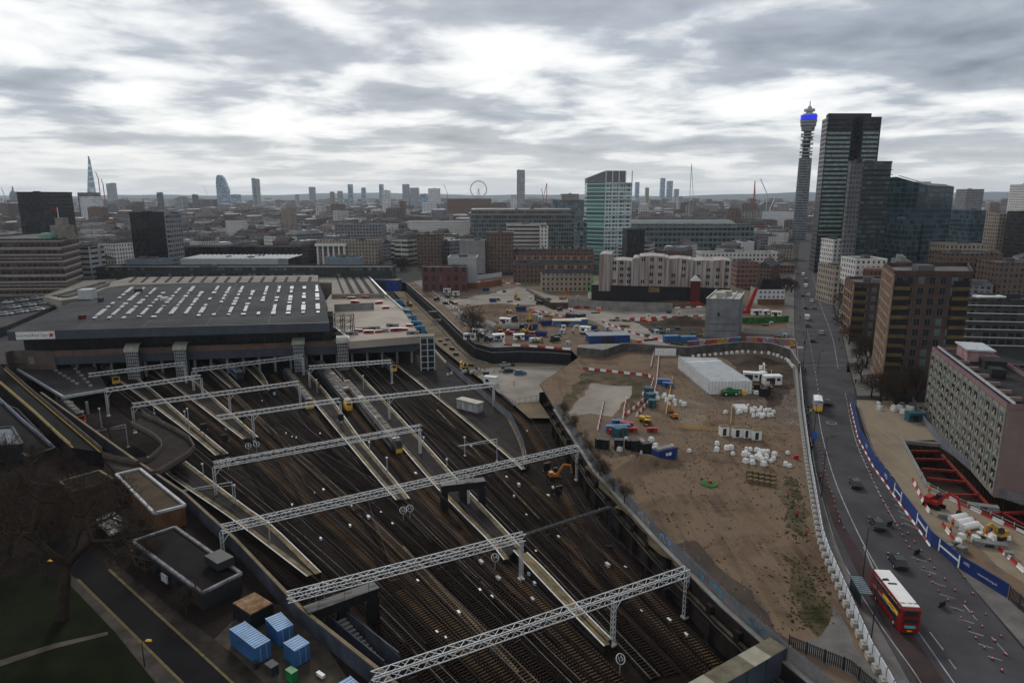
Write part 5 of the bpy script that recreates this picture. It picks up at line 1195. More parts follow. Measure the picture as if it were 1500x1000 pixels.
def bigH(a, c, d):
    b = MB(a); b.bar(a + Vector((0, 0, .15)), a + Vector((0, 0, 2.4)), .3, .06); b.bar(c + Vector((0, 0, .15)), c + Vector((0, 0, 2.4)), .3, .06)
    b.bar(a + Vector((0, 0, 1.3)), c + Vector((0, 0, 1.3)), .06, .32); return b
for i, (p, q, t0, t1) in enumerate([((1374, 806), (1404, 832), .05, 1.0), ((1310, 723), (1340, 763), .0, .35), ((1340, 763), (1363, 797), .15, .75)]):
    prop(on_hoard(p, q, t0, t1, bigH).build('letter_h', m_wp), 'large white letter H on the navy hoarding, ' + ['nearest and largest', 'farthest', 'middle one'][i], 'letter')
def txt_h(s, size, z):
    def f(a, c, d):
        o = text(s, size, m_wp, None, (a + c) / 2 + Vector((0, 0, z)), (R(90), 0, math.atan2(d.y, d.x))); return o
    return f
for s, t0, t1, sz, z, p, q, l in [('HS2', .08, .24, .7, 1.6, (1404, 832), (1475, 876), 'small white HS2 lettering on the navy hoarding'), ('www.hs2.org.uk', .45, .75, .55, 1.2, (1404, 832), (1475, 876), 'white web address lettering low on the navy hoarding'), ('HS2', .5, .7, 1.3, 1.3, (1280, 681), (1310, 723), 'white outlined HS2 lettering on the upper navy hoarding'), ('HS2', .45, .6, 1.3, 1.3, (1258, 640), (1280, 681), 'white HS2 lettering on the farthest navy hoarding')]:
    prop(on_hoard(p, q, t0, t1, txt_h(s, sz, z)), l, 'lettering')
# bright hoarding across the works
cols = [(.55, .10, .03), (.62, .14, .05), (.35, .03, .30), (.06, .10, .16), (.50, .06, .02), (.58, .10, .04), (.02, .20, .30), (.04, .28, .36), (.05, .12, .28), (.5, .52, .55), (.6, .45, .05), (.45, .04, .26), (.35, .05, .20), (.5, .55, .6), (.05, .12, .4), (.60, .48, .06), (.6, .5, .1), (.5, .1, .06)]
A_, B_ = (1007, 510), (1085, 503); A2, B2 = (1093, 503), (1165, 507)
for i, c in enumerate(cols):
    (a, b2) = (A_, B_) if i < 9 else (A2, B2); t = (i % 9) / 9; P = [W(a[0] + (b2[0] - a[0]) * (t + e), a[1] + (b2[1] - a[1]) * (t + e), .02) for e in (0, .108)]
    o = root('mural_panel', ['orange', 'bright orange', 'purple', 'navy', 'red', 'red orange', 'teal', 'turquoise', 'blue', 'pale grey', 'yellow', 'magenta', 'wine red', 'white', 'royal blue', 'golden', 'pale yellow', 'brick red'][i] + ' painted panel of the colourful hoarding across the works, ' + ('left run' if i < 9 else 'right run'), 'hoarding panel', P[0], 0, 'painted panels across the works')
    b = MB(P[0]); b.bar(XYZ(P[0], 1.6), XYZ(P[1], 1.6), .1, 2.6); b.build('panel', mat('mural_%d' % i, c, .7, .55, 1.6, c2=cols[(i * 5 + 3) % 18], sharp=.12), o); b = MB(P[0]); b.bar(XYZ(P[0], 3.0), XYZ(P[1], 3.0), .12, .14); b.build('frame', m_wp, o)
wall('retaining_wall', 'long dark timber retaining wall below the coloured hoarding', px([(845, 520), (884, 524), (912, 514), (940, 515), (1005, 520), (1060, 514), (1090, 512), (1130, 514), (1158, 524), (1170, 545)], .02), -.5, 3.2, .5, mat('old_timber', (.09, .085, .08)), topm=m_concr)
bag = MB(); bag.box((0, 0, .45), (.95, .95, .9), 0, 0, .85); bag.box((0, 0, .95), (.7, .7, .15), .5, 0, .4); bag = bag.build('bulk_bag', m_wp); prop(bag, 'small bulk bag leaning on the timber retaining wall', 'bulk bag', 'bags along the timber retaining wall')
for p, a in along(px([(1015, 523), (1062, 519), (1092, 516), (1130, 519), (1152, 527), (1163, 540)], .02), 2.6): place(bag, p, a, scale=rnd.uniform(.8, 1.2))
hoard('white hoarding along the top of the works behind the sunken road', [(846, 514), (880, 512), (905, 512), (925, 512)], 2.4, m_wp)
hoard('white gate panels left of the long white shed', [(959, 521), (990, 521)], 3, m_wp)
hoard('white panel fence behind the coloured hoarding on the right', [(1090, 488), (1160, 492)], 2.6, m_cs, posts=m_galv)
hoard('green mesh hoarding behind the white panel fence', [(1087, 474), (1120, 473), (1155, 471)], 3, mat('mural_green', (.012, .10, .03), .8, .6, .5, c2=(.05, .22, .05)))
hoard('white hoarding line below the sheeted scaffold building', [(861, 437), (930, 440), (1012, 442)], 4, m_wp, posts=m_galv, pitch=8)
hoard('pale retaining wall line in the upper works', [(832, 450), (900, 455), (985, 457)], 5, m_concr)
hoard('white hoarding line at the far left of the works by the red brick building', [(622, 409), (690, 411), (735, 405)], 3.5, m_cw, posts=m_galv, pitch=6)
hoard('orange brown earth wall in the far works', [(650, 421), (700, 423), (735, 417)], 4, mat('terracotta_wall', (.20, .085, .055), .9, .3, .1))
hoard('dark edge wall of the far haul ramps', [(783, 440), (806, 452), (832, 452)], 3.5, m_dirtd); hoard('pale strip wall of the far haul ramps', [(770, 425), (806, 446)], 2, m_concr)

# ---------------------------------------------------------------- plant and site objects
def excavator(label, c, rz, m, z=.02, s=1.0, wheeled=False):
    o = root('excavator', label, 'excavator', W(*c, z), rz); o.scale = (s,) * 3
    for q in (-1, 1):
        b = MB(); b.bx(-1.7, q * .95 - .28, 0, 1.7, q * .95 + .28, .75); b.build('crawler_track', m_black, o)
    b = MB(); b.bx(-1.6, -1.1, .85, 1.0, 1.1, 1.6); b.bx(-1.6, -1.1, 1.6, -.5, 1.1, 2.1); b.build('body', m, o); b = MB(); b.box((.5, .6, 2.2), (1.2, .9, 1.3), 0, 0, .85); b.build('cab', m_glass, o)
    b = MB(); b.bar((.8, -.3, 1.4), (2.6, -.3, 4.0), .4, .5); b.bar((2.6, -.3, 4.0), (4.4, -.3, 3.6), .35, .45); b.build('boom', m, o); b = MB(); b.bar((4.4, -.3, 3.7), (5.0, -.3, 1.4), .3, .35); b.build('stick', m, o)
    b = MB(); b.box((4.9, -.3, .9), (.8, 1.0, .9), 0, 0, .7); b.build('bucket', m_dsteel, o); return o
m_oran = mat('machine_orange', (.50, .16, .02), .5, .2, .6); m_yelo = mat('machine_yellow', (.46, .26, .02), .5, .2, .6)
excavator('red excavator with raised arm beside the strutted pit', (1368, 742), R(-60), m_red, s=1.0); excavator('yellow and black excavator on the sandy ground right of the navy hoarding', (1463, 788), R(200), m_yelo, s=.8)
excavator('orange telehandler like digger standing alone in the dirt field', (987, 612), R(100), m_oran, s=.7); excavator('orange excavator working on the tracks under the longest gantry', (812, 700), R(10), m_oran, z=-7.2, s=.9)
for x, y, m, l in [(775, 470, m_yelo, 'yellow excavator amid the busy middle works'), (741, 489, m_yelo, 'yellow digger near the foot of the haul ramp'), (855, 489, m_wp, 'white machine with dark tracks in the middle works'), (1117, 545, m_wp, 'pale piling machine on the far dirt right of the shed'), (680, 541, m_yelo, 'yellow and red digger on the haul road'), (597, 466, m_dsteel, 'dark digger by the blue sheeting'), (600, 448, m_oran, 'ochre digger farther along the sandy road'), (758, 439, m_yelo, 'yellow digger in the far works'), (770, 488, m_yelo, 'small yellow dumper digger left of the blue skip'), (1040, 474, m_red, 'red machine on the earth heap by the concrete tower')]:
    excavator(l, (x, y), rnd.uniform(0, 6), m, z=-5.95 if x in (680, 597, 600) else .02, s=1.0)
gt = root('telehandler', 'green telehandler in front of the long white shed', 'telehandler', W(1069, 579, .02), R(5)); b = MB(); b.bx(-2.6, -.9, .7, 2.4, .9, 1.6); b.box((-.2, -.1, 2.0), (1.6, 1.2, 1.2), 0, 0, .8); b.build('body', m_green, gt); b = MB(); b.bar((-2, .5, 1.8), (4, .5, 1.5), .4); b.build('boom', m_green, gt); wheels(gt, (-1.7, 1.6), 1.15, .75)
b = MB(); b.bx(4, -.6, .3, 5.2, 1.2, 1.2); b.build('forks', m_yel, gt)
# long white shed roof
sq = [W(x, y, 4.2) for x, y in [(994, 523), (1051, 525), (1102, 558), (1039, 559)]]; so_ = root('white_shed', 'long low white sheeted shed with pale flat roof in the dirt field', 'shed', XYZ(sq[3], 0)); Q = [(p.x - sq[3].x, p.y - sq[3].y) for p in sq]
b = MB(); b.prism(Q, 0, 4.1); b.build('wall', m_wp, so_); c = Vector((sum(q[0] for q in Q) / 4, sum(q[1] for q in Q) / 4, 0))
b = MB(); b.prism([tuple((Vector((*q, 0)) * .985 + c * .015)[:2]) for q in Q], 4.1, 4.25); b.build('roof', mat('shed_roof', (.31, .33, .35), .6, .22, .3, detail=9), so_)
v0, v1, v2, v3 = [Vector((*q, 4.3)) for q in Q]; b = MB()
for i in range(13): t = i / 12; b.bar(v3.lerp(v0, t), v2.lerp(v1, t), .12, .1)
b.bar(v0.lerp(v3, .25), v1.lerp(v2, .12), .9, .12); b.build('roof_ribs', m_wp, so_); b = MB()
for i in range(26):
    t = i / 25; p = v3.lerp(v0, t); b.bar(p + Vector((-.1, -.1, -4.2)), p + Vector((-.1, -.1, .9)), .08)
b.bar(v3 + Vector((0, 0, .9)), v0 + Vector((0, 0, .9)), .06)
for i in range(14):
    t = i / 13; p = v3.lerp(v2, t); b.bar(p + Vector((0, -.1, -4.2)), p + Vector((0, -.1, .1)), .1)
b.build('handrail_and_posts', m_galv, so_)
wall('kerb_wall', 'pale kerb running along the left foot of the white shed', px([(994, 541), (1037, 578)], .02), 0, .4, .6, m_concr, cat='kerb')
# portable cabins
for i, (x, y, w2) in enumerate([(1060, 637, 1), (1079, 639, 1.1), (1092, 640, .8), (1107, 643, 1)]):
    o = root('portable_cabin', ['leftmost of the four small white cabins in the dirt field', 'second of the four small white cabins, with a stained roof', 'third and narrowest of the four small white cabins', 'rightmost of the four small white cabins in the dirt field'][i], 'cabin', W(x, y, .02), R(5), 'small white cabins')
    b = MB(); b.bx(-1.1 * w2, -.9, 0, 1.1 * w2, 1, 2.6); b.build('body', m_wp, o); b = MB(); b.bx(-.6 * w2, -.96, .2, .3 * w2, -.9, 2.1); b.build('door', m_dsteel, o); b = MB(); b.bx(-1.2 * w2, -1.0, 2.6, 1.2 * w2, 1.1, 2.75); b.build('roof', m_cop, o)
def sacks(label, group, centre, n, rx, ry, m=m_wp, seed=1, s=1.0, z=.02):
    r = random.Random(seed); b = MB(); b.box((0, 0, .4), (.95, .95, .8), 0, 0, .8); b.box((.1, 0, .82), (.6, .55, .2), .4, 0, .5); p = b.build('bulk_bag', m); prop(p, label, 'bulk bag', group); c = W(*centre, z)
    for i in range(n): place(p, (c.x + r.gauss(0, rx), c.y + r.gauss(0, ry), z), r.uniform(0, 3), scale=r.uniform(.8, 1.3) * s)
sacks('white bulk bag heaped in the dirt field above the four white cabins', 'white bags above the cabins', (1101, 604), 34, 3.2, 2.6, seed=1); sacks('white bulk bag near the slim red sheet below the cabins', 'white bags below the cabins', (1094, 660), 18, 4, 3, seed=2); sacks('white bulk bag next to the grass patch below the cabins', 'white bags on the grass patch', (1116, 672), 16, 2.5, 2, seed=3)
sacks('white bulk bag beside the barrier walkway', 'white bags by the barrier walkway', (972, 585), 22, 2.5, 4, seed=4); sacks('white rubble bag near the black tanks', 'white bags by the black tanks', (940, 655), 14, 5, 2, seed=5); sacks('grey rubble bag at the foot of the ramp', 'grey bags by the ramp foot', (722, 485), 18, 4, 5, m_concr, seed=6, s=1.5)
sacks('white bag at the end of the black wall', 'white bags at the black wall end', (700, 545), 20, 6, 2, m_cs, seed=7, z=-5.95); sacks('white pack by the shed corner', 'white packs by the shed corner', (1098, 577), 8, 3, 1, seed=8); sacks('white bag behind the navy hoarding', 'white bags behind the navy hoarding', (1440, 790), 14, 4, 2, seed=9); sacks('white bag in the corner of the yard by the pink building', 'white bags near the pink building', (1325, 600), 14, 4, 2.5, seed=10, s=1.3)
pal = MB(); 
for k in range(7): pal.bx(-.6 + k * .18, -.5, .14, -.48 + k * .18, .5, .17)
for y in (-.45, 0, .4): pal.bx(-.6, y, 0, .6, y + .08, .14)
pal.bx(-.55, -.45, .17, .55, .45, .9); pal = pal.build('pallet_stack', m_cop); prop(pal, 'loaded wooden pallet in the rows on the grass patch', 'pallet', 'loaded pallets on the grass patch')
for i in range(5):
    for j in range(3): c = W(1098 + i * 8.5, 694 + j * 6 + i * 1.5, .02); place(pal, (c.x, c.y, .02), R(10))
for label, c, z, rz, m, k in [('left one of two blue containers under the concrete tower', (983, 501), .02, R(8), m_blue, 'blue'), ('right one of two blue containers under the concrete tower', (1008, 502), .02, R(4), m_blue, 'blue')]:
    container(label, W(*c, z), z, rz, 6.8, m, h=3.0)
sk_ = root('skip', 'large navy blue skip standing at the foot of the spoil heap', 'skip', W(973, 672, .02), R(28)); b = MB(); b.bx(-3, -1.2, .2, 3, 1.2, 2.8); b.bx(-3.05, -1.3, 2.6, 3.05, -1.15, 2.9); b.build('body', m_blued, sk_); b = MB(); b.bx(-2.5, -.8, 2.8, 2.6, .9, 3.1); b.build('cover', m_concr, sk_); b = MB(); b.bx(-.6, -1.32, 1.3, 1.0, -1.2, 2.0); b.build('label_plate', m_wp, sk_)
for s in (-2, 0, 2):
    b = MB(); b.bx(s - .1, -1.34, .2, s + .1, -1.2, 2.6); b.build('rib', m_blued, sk_)
def cyl(name, label, c, n, L, r_, rz, m, group, z=.02, dy=1.2):
    b = MB(); b.tube((-L / 2, 0, r_), (L / 2, 0, r_), r_, r_, 14); p = b.build(name, m, smooth=False); prop(p, label, 'pipe', group)
    for i in range(n): o = place(p, W(*c, z) + Vector((0, i * r_ * 2.1 * dy, 0)), rz)
cyl('pipe', 'large pale pipe lying beside the haul ramp', (720, 482), 2, 12, 1.5, R(-65), m_concr, 'large pale pipes'); cyl('pipe', 'white pipe lying behind the navy hoarding', (1420, 775), 3, 4, .7, R(20), m_wp, 'white pipes in the road works')
cyl('pipe', 'white pipe stack beside the four cabins', (1086, 600), 3, 3.5, .5, R(2), m_wp, 'white pipe stack'); cyl('pipe', 'short wide tank in the middle works', (745, 484), 2, 10, 1.4, R(10), m_concr, 'short wide tanks')
def items(name, label, cat, group, lst, s, m, z=.02, top=None):
    b = MB()
    if name in ('site_vehicle', 'yellow_plant'):          # small wheeled dumper: chassis, tipping skip, cab, wheels
        L_, W_, H_ = s[0] / 2, s[1] / 2, s[2]
        b.bx(-L_, -W_ * .6, H_ * .25, L_, W_ * .6, H_ * .45); b.box((L_ * .5, 0, H_ * .65), (L_ * .95, W_ * 1.7, H_ * .5), 0, 0, 1.25); b.box((-L_ * .45, 0, H_ * .7), (L_ * .7, W_ * 1.3, H_ * .75), 0, 2, .8); b.bx(-L_ * .85, -W_ * .7, H_ * 1.07, -L_ * .05, W_ * .7, H_ * 1.14)
        for xx in (-L_ * .65, L_ * .6):
            for sy in (-1, 1): b.tube((xx, sy * W_ * .7, H_ * .2), (xx, sy * W_, H_ * .2), H_ * .22, H_ * .22, 10, 2)
        p = b.build(name, [m, top or m, m_dsteel]); prop(p, label, cat, group)
        for x, y in lst: c = W(x, y, z); place(p, (c.x, c.y, z), rnd.uniform(0, 6), scale=rnd.uniform(.9, 1.3))
        return
    if name == 'site_skip':                               # open skip with sloping ends, ribs and a dark load
        L_, W_, H_ = s[0] / 2, s[1] / 2, s[2]; b.box((0, 0, H_ * .5), (s[0] * .8, s[1] * .94, H_), 0, 0, 1.22); b.box((0, 0, H_), (s[0] * .9, s[1], .1), 0, 2)
        for q in range(5): b.bx(-L_ * .8 + q * L_ * .4 - .06, -W_ - .1, .3, -L_ * .8 + q * L_ * .4 + .06, W_ + .1, H_ - .1)
        for sx_ in (-1, 1): b.bx(sx_ * L_ - .1, -W_, H_ - .1, sx_ * L_ + .1, W_, H_ + .15)
        p = b.build(name, [m, top or m, m_dirtd]); prop(p, label, cat, group)
        for x, y in lst: c = W(x, y, z); place(p, (c.x, c.y, z), rnd.uniform(-.5, .6), scale=rnd.uniform(.75, 1.1))
        return
    if s[2] < 1.0 and s[0] > 3:                           # loose stack of long pieces
        for q in range(9): b.box((rnd.uniform(-.3, .3), -s[1] * .42 + (q % 5) * s[1] * .21, .12 + (q // 5) * .3), (s[0] * rnd.uniform(.8, 1), s[1] * .16, .22), rnd.uniform(-.05, .05))
    if 'cabin' in name:
        for q in (-1, 1): b.bx(s[0] * .3 * q - .5, -s[1] / 2 - .04, s[2] * .45, s[0] * .3 * q + .5, -s[1] / 2, s[2] * .78, 2)
    b.box((0, 0, s[2] / 2), s, 0, 0, .97); b.box((0, 0, s[2] + .05), (s[0] * 1.04, s[1] * 1.06, .12), 0, 1); b.bx(-s[0] * .2, -s[1] / 2 - .03, .1, s[0] * .1, -s[1] / 2, s[2] * .8, 2)
    p = b.build(name, [m, top or m, m_dsteel]); prop(p, label, cat, group)
    for x, y in lst: c = W(x, y, z); place(p, (c.x, c.y, z), rnd.uniform(-.5, .6), scale=rnd.uniform(.8, 1.2))
items('site_skip', 'navy blue skip in the middle works', 'skip', 'navy skips in the works', [(763, 455), (793, 492), (800, 476), (836, 466), (851, 466), (760, 494), (778, 482), (868, 482), (775, 497), (722, 442), (712, 426)], (6, 2.6, 2.4), m_blued)
items('material_crate', 'teal crate by the barrier walkway', 'crate', 'teal crates', [(952, 588), (950, 580), (955, 596), (905, 640), (912, 638)], (2.2, 2.2, 2.4), mat('teal_crate', (.02, .08, .10), .7, .3))
items('material_stack', 'blue and white material stack by the walkway', 'stack', 'blue stacks', [(972, 562), (978, 566), (905, 621), (900, 632), (912, 630)], (4, 1.8, 1.5), m_blue)
items('water_tank', 'black tank standing in a row at the foot of the spoil heap', 'tank', 'black tanks in a row', [(878, 655), (886, 657), (906, 658), (922, 657), (930, 659), (938, 661), (946, 664), (1122, 577), (1118, 580), (1107, 573)], (2, 1.6, 2.4), m_black)
items('site_cabin', 'white site cabin in the works', 'cabin', 'white site cabins', [(688, 497), (700, 490), (730, 498), (668, 432), (655, 428), (760, 497), (668, 424), (1100, 556), (1112, 555), (1130, 562), (857, 486), (740, 474), (1120, 461), (1137, 463), (1108, 461)], (5, 2.4, 2.5), m_wp)
items('yellow_plant', 'small yellow plant item in the works', 'plant item', 'yellow plant items', [(757, 449), (806, 464), (830, 472), (948, 622), (945, 618), (1100, 573), (1126, 572), (1060, 578), (745, 458), (790, 500), (668, 446), (730, 440), (905, 439), (888, 453)], (3, 1.4, 1.4), m_yelo)
items('red_crate', 'red crate or panel stack in the works', 'crate', 'red crates', [(955, 632), (918, 625), (900, 634), (735, 487), (748, 490), (780, 490), (845, 452), (925, 632), (505, 440), (520, 441), (530, 440), (1024, 445), (1017, 446), (860, 452), (750, 483), (1080, 500)], (3.2, 1.2, 1.2), m_red)
items('concrete_unit', 'pale precast concrete unit lying in the works', 'concrete unit', 'precast concrete units', [(700, 478), (708, 486), (735, 480), (640, 470), (728, 500), (822, 478), (840, 478), (815, 492), (1440, 745), (1395, 760), (1450, 800), (1345, 598), (1338, 608), (930, 450), (900, 470)], (5, 1.4, .8), m_concr)
items('site_vehicle', 'dark parked site machine in the works', 'machine', 'dark site machines', [(762, 480), (752, 470), (790, 446), (820, 455), (870, 492), (705, 494), (715, 500), (895, 494), (812, 500), (640, 440), (655, 436), (1320, 590)], (3.6, 1.8, 2), m_dsteel)
items('pale_canopy', 'cream topped long cabin in the middle works', 'cabin', 'cream topped cabins', [(842, 474), (830, 476)], (14, 5, 2.6), m_blue, top=mat('cream_roof', (.5, .45, .32), .8))
items('slab_stack', 'blue grey roofed long shed in the middle works', 'shed', 'long sheds', [(890, 500)], (16, 7, 3), m_blued, top=mat('grey_blue_roof', (.18, .2, .24), .7))
items('deck_item', 'small red and white barrier stack on the pale cut deck', 'barrier stack', 'barrier stacks on the cut deck', [(500, 437), (515, 438), (535, 437), (555, 445), (565, 452), (525, 486), (540, 488), (555, 487), (580, 485), (592, 484), (600, 478), (520, 444)], (4, 1, 1.2), m_red, z=6.0, top=m_wp)
items('deck_material', 'grey material stack near the edge of the pale cut deck', 'stack', 'grey stacks on the cut deck', [(515, 490), (530, 484), (548, 482), (560, 486), (605, 489), (575, 478)], (5, 1.6, 1), m_concr, z=6.0)
items('blue_sheeting', 'pale blue sheeted scaffold bay between the cut deck and the sandy road', 'scaffold bay', 'blue sheeted bays', [(583, 452), (590, 460), (596, 468), (603, 476), (610, 486), (615, 492)], (5, .8, 4.5), mat('blue_sheeting', (.05, .20, .36), .7, .3), z=-1)
items('blue_cabin_stack', 'deep blue stacked site cabins at the right back corner of the station roof', 'cabin stack', None, [(565, 425)], (22, 9, 8), mat('royal_blue', (.015, .045, .22), .6, .2), z=0, top=m_beige)
items('road_cabin', 'teal green site cabin beside the pink building yard', 'cabin', None, [(1340, 616)], (5, 2.5, 2.6), mat('teal_cabin', (.02, .10, .13), .6, .2))

SP_ = [('timber_stack', 'tan timber stack in the busy works', 'stack', 'timber stacks in the works', (4, 1.2, .8), m_cop), ('steel_bundle', 'dark steel bundle in the busy works', 'bundle', 'steel bundles in the works', (5, .8, .5), m_dsteel), ('grey_box', 'grey crate in the busy works', 'crate', 'grey crates in the works', (1.8, 1.4, 1.4), m_galv), ('teal_box', 'teal box in the busy works', 'box', 'teal boxes in the works', (2.4, 1.4, 1.2), mat('teal_crate', (.02, .08, .10))), ('orange_box', 'orange netting stack in the busy works', 'stack', 'orange stacks in the works', (2.2, 1, .9), m_org), ('pale_box', 'off white crate in the busy works', 'crate', 'off white crates in the works', (2, 1.6, 1.3), m_cw)]
r5 = random.Random(5)
for nm, l, c, g, s_, m in SP_:
    pts = []
    while len(pts) < 17:
        x, y = r5.uniform(640, 1150), r5.uniform(425, 505)
        if x < 640 + (y - 425) * 1.4 or (1030 < x < 1095 and y < 500) or (860 < x < 1020 and y < 445) or (x > 1000 and y < 470): continue
        pts.append((x, y))
    items(nm, l, c, g, pts, s_, m)
items('small_crate', 'small grey crate lying in the corner behind the navy hoarding', 'crate', 'crates behind the navy hoarding', [(r5.uniform(1385, 1480), r5.uniform(775, 815)) for _ in range(12)], (1.2, .9, .8), m_concr)
items('site_clutter', 'small dark clutter item lying on the haul road edge', 'clutter', 'clutter along the haul road', [(x, y) for x, y in [(652, 505), (662, 512), (655, 498), (668, 520), (690, 536), (700, 540), (712, 548), (645, 500), (720, 553), (738, 540), (750, 536)]], (2, 1, .9), m_dsteel, z=-5.95)

for lab, a, c_ in [('yellow barrier rail pair left on the far dirt', (1121, 545), (1120, 570)), ('yellow barrier rail pair right on the far dirt', (1130, 545), (1129, 572)), ('yellow rail left of the white cabins', (1072, 595), (1070, 625)), ('yellow rail beside the barrier walkway', (985, 555), (975, 610)), ('long thin yellow tape line across the dirt field', (990, 627), (1050, 631))]:
    P, Q_ = W(*a, .02), W(*c_, .02); b = MB(P); n = max(2, int((Q_ - P).length / 2))
    for i in range(n + 1): p = P.lerp(Q_, i / n); b.bar(p, p + Vector((0, 0, 1.0)), .1)
    for z in (.5, 1.0): b.bar(P + Vector((0, 0, z)), Q_ + Vector((0, 0, z)), .14, .1)
    prop(b.build('yellow_rail', m_yelo), lab, 'rail')
for x, y, l, m in [(1039, 709, 'green ringed manhole patch in the dirt field', mat('green_ring', (.05, .12, .04), .9, .3))]:
    b = MB(); b.tube((0, 0, 0), (0, 0, .25), 2.0, 1.8, 14); b.box((.2, .2, .5), (.7, .4, .5), 0, 1); o = b.build('manhole', [m, m_red]); o.location = W(x, y, .02); prop(o, l, 'manhole')
b = MB(); b.bx(-.5, -.3, 0, .5, .3, .9); b.bx(-.6, -.4, .9, .6, .4, 1.0); o = b.build('waste_bin', m_red); o.location = W(1166, 672, .02); prop(o, 'small red box standing alone on the dirt by the road barrier', 'box')
# strutted pit
pit = px([(1322, 645), (1378, 650), (1440, 690), (1570, 770), (1570, 830), (1500, 782), (1390, 728), (1358, 712)], .02)
wb = root('excavation_pit', 'rectangular shored excavation with red steel struts beside the pink building', 'pit', XYZ(pit[0], -.02))
b = MB(pit[0])
n = len(pit)
for i in range(n): b.bar(XYZ(pit[i], -.2), XYZ(pit[(i + 1) % n], -.2), .8, .9)
b.build('capping_beam', m_concr, wb)
PITHOLE = [(p.x, p.y) for p in pit]
sheet('pit_floor', pit, m_dirtd, -7.0)
b = MB(pit[0])
for i in range(n):
    p, q = pit[i], pit[(i + 1) % n]; L = (q - p).length
    for k in range(int(L / 1.0)): c = p.lerp(q, (k + .5) / (L / 1.0)); b.tube(XYZ(c, -7), XYZ(c, -.6), .42, .42, 6, cap=False)
    b.bar(XYZ(p, -4), XYZ(q, -4), .1, 6.6)
b.build('sheet_piles', mat('pile_brown', (.05, .036, .028), .9, .4, .3), wb)
m_strut = mat('strut_red', (.20, .018, .015), .5, .3, .6)
def strut(a, c, z=-1.2, w_=.5):
    b = MB(pit[0]); b.bar(W(*a, z), W(*c, z), w_); b.build('strut', m_strut, wb)
for a, c in [((1332, 660), (1376, 661)), ((1341, 672), (1388, 673)), ((1350, 686), (1401, 690)), ((1358, 700), (1417, 706)), ((1384, 724), (1436, 725)), ((1420, 738), (1462, 741)), ((1450, 752), (1500, 750)), ((1380, 666), (1450, 742)), ((1450, 742), (1560, 800))]: strut(a, c)
sc_ = root('scaffold_tower', 'pale scaffold stair tower at the corner of the strutted pit', 'scaffold', W(1368, 665, -7), R(-30)); b = MB()
for x in (-2, 0, 2):
    for y in (-1.5, 1.5): b.bar((x, y, 0), (x, y, 8.5), .12)
for z in range(1, 9):
    for y in (-1.5, 1.5): b.bar((-2, y, z), (2, y, z), .1); b.bar((-2, y, z), (2, y, z + 1 if z < 8 else z), .07)
b.build('frame', m_galv, sc_)
fence('mesh_fence', 'galvanised handrail along the left edge of the strutted pit', px([(1320, 645), (1356, 712), (1390, 730), (1450, 757), (1520, 790)], .2), .2, 1.2, m_galv, solid=False)
fence('mesh_fence', 'grey mesh fence along the foot of the pink building', px([(1336, 590), (1352, 620), (1378, 652), (1440, 705), (1462, 728), (1560, 760)], .1), .1, 2.2, m_palg if False else m_pal)
# ---------------------------------------------------------------- bare winter trees
m_bark = mat('bark', (.035, .026, .020), .95, .35, 1.0); m_twig = mat('twig', (.050, .036, .028), .95, .3, .5)
def make_tree(seed, H_=14, lv=6, spread=.62, kids_n=(3, 4), thin=1.0, name='bare_tree'):
    r = random.Random(seed); T_ = MB(); K_ = MB(); cnt = [0]
    def grow(p, d, L, rad, l):
        b = T_ if l >= lv - 1 else K_; n = 7 if l >= lv - 1 else (4 if l > 2 else 3); seg = 3 if l > 1 else 2; q = p; dd = d
        for i in range(seg):
            dd = (dd + Vector((r.uniform(-.18, .18), r.uniform(-.18, .18), r.uniform(-.06, .14)))).normalized()
            e = q + dd * L / seg; r0 = rad * (1 - .35 * i / seg); r1 = rad * (1 - .35 * (i + 1) / seg); b.tube(q, e, r0, r1, n, cap=False); q = e
            if l > 0 and l < lv and i < seg - 1 and r.random() < .75:
                sd = dd.cross(Vector((r.uniform(-1, 1), r.uniform(-1, 1), r.uniform(-1, 1)))).normalized(); grow(q, (dd * .6 + sd * .8).normalized(), L * .62, rad * .45, l - 1)
        if l <= 0: return
        k = r.randint(*kids_n); ph = r.uniform(0, 6)
        for i in range(k):
            a = ph + i / k * 6.283; up = Vector((0, 0, 1)) if abs(dd.z) < .95 else Vector((1, 0, 0)); u = dd.cross(up).normalized(); v = dd.cross(u)
            nd_ = (dd * (1 - spread * .4) + (u * math.cos(a) + v * math.sin(a)) * spread * r.uniform(.6, 1.25)).normalized()
            grow(q, nd_, L * r.uniform(.62, .82), rad * r.uniform(.5, .64), l - 1)
    grow(Vector((0, 0, -.2)), Vector((r.uniform(-.05, .05), r.uniform(-.05, .05), 1)).normalized(), H_ * .26, H_ * .026 * thin, lv)
    o = root(name, 'x', 'tree', (0, 0, 0)); T_.build('trunk', m_bark, o); K_.build('crown', m_twig, o); return o
tbig = make_tree(11, 27, 6, .95, (2, 4), 1.2)
tbig.scale = (1.3,) * 3; tbig.location = W(92, 905, -4); tbig['label'] = 'huge dark bare tree beside the street in the lower left corner'; tbig.rotation_euler.z = 1.2
tsm = [make_tree(3, 13, 5, .55), make_tree(5, 12, 5, .7)]
tfar = [make_tree(7, 12, 4, .75, (3, 5), 1.5), make_tree(9, 11, 4, .7, (3, 5), 1.6)]
def tree(i, x, y, label, z=0, s=1.0, group=None, pool=tsm):
    p = pool[i % len(pool)]; return place(p, W(x, y, z), rnd.uniform(0, 6), label, group, scale=s * rnd.uniform(.92, 1.08))
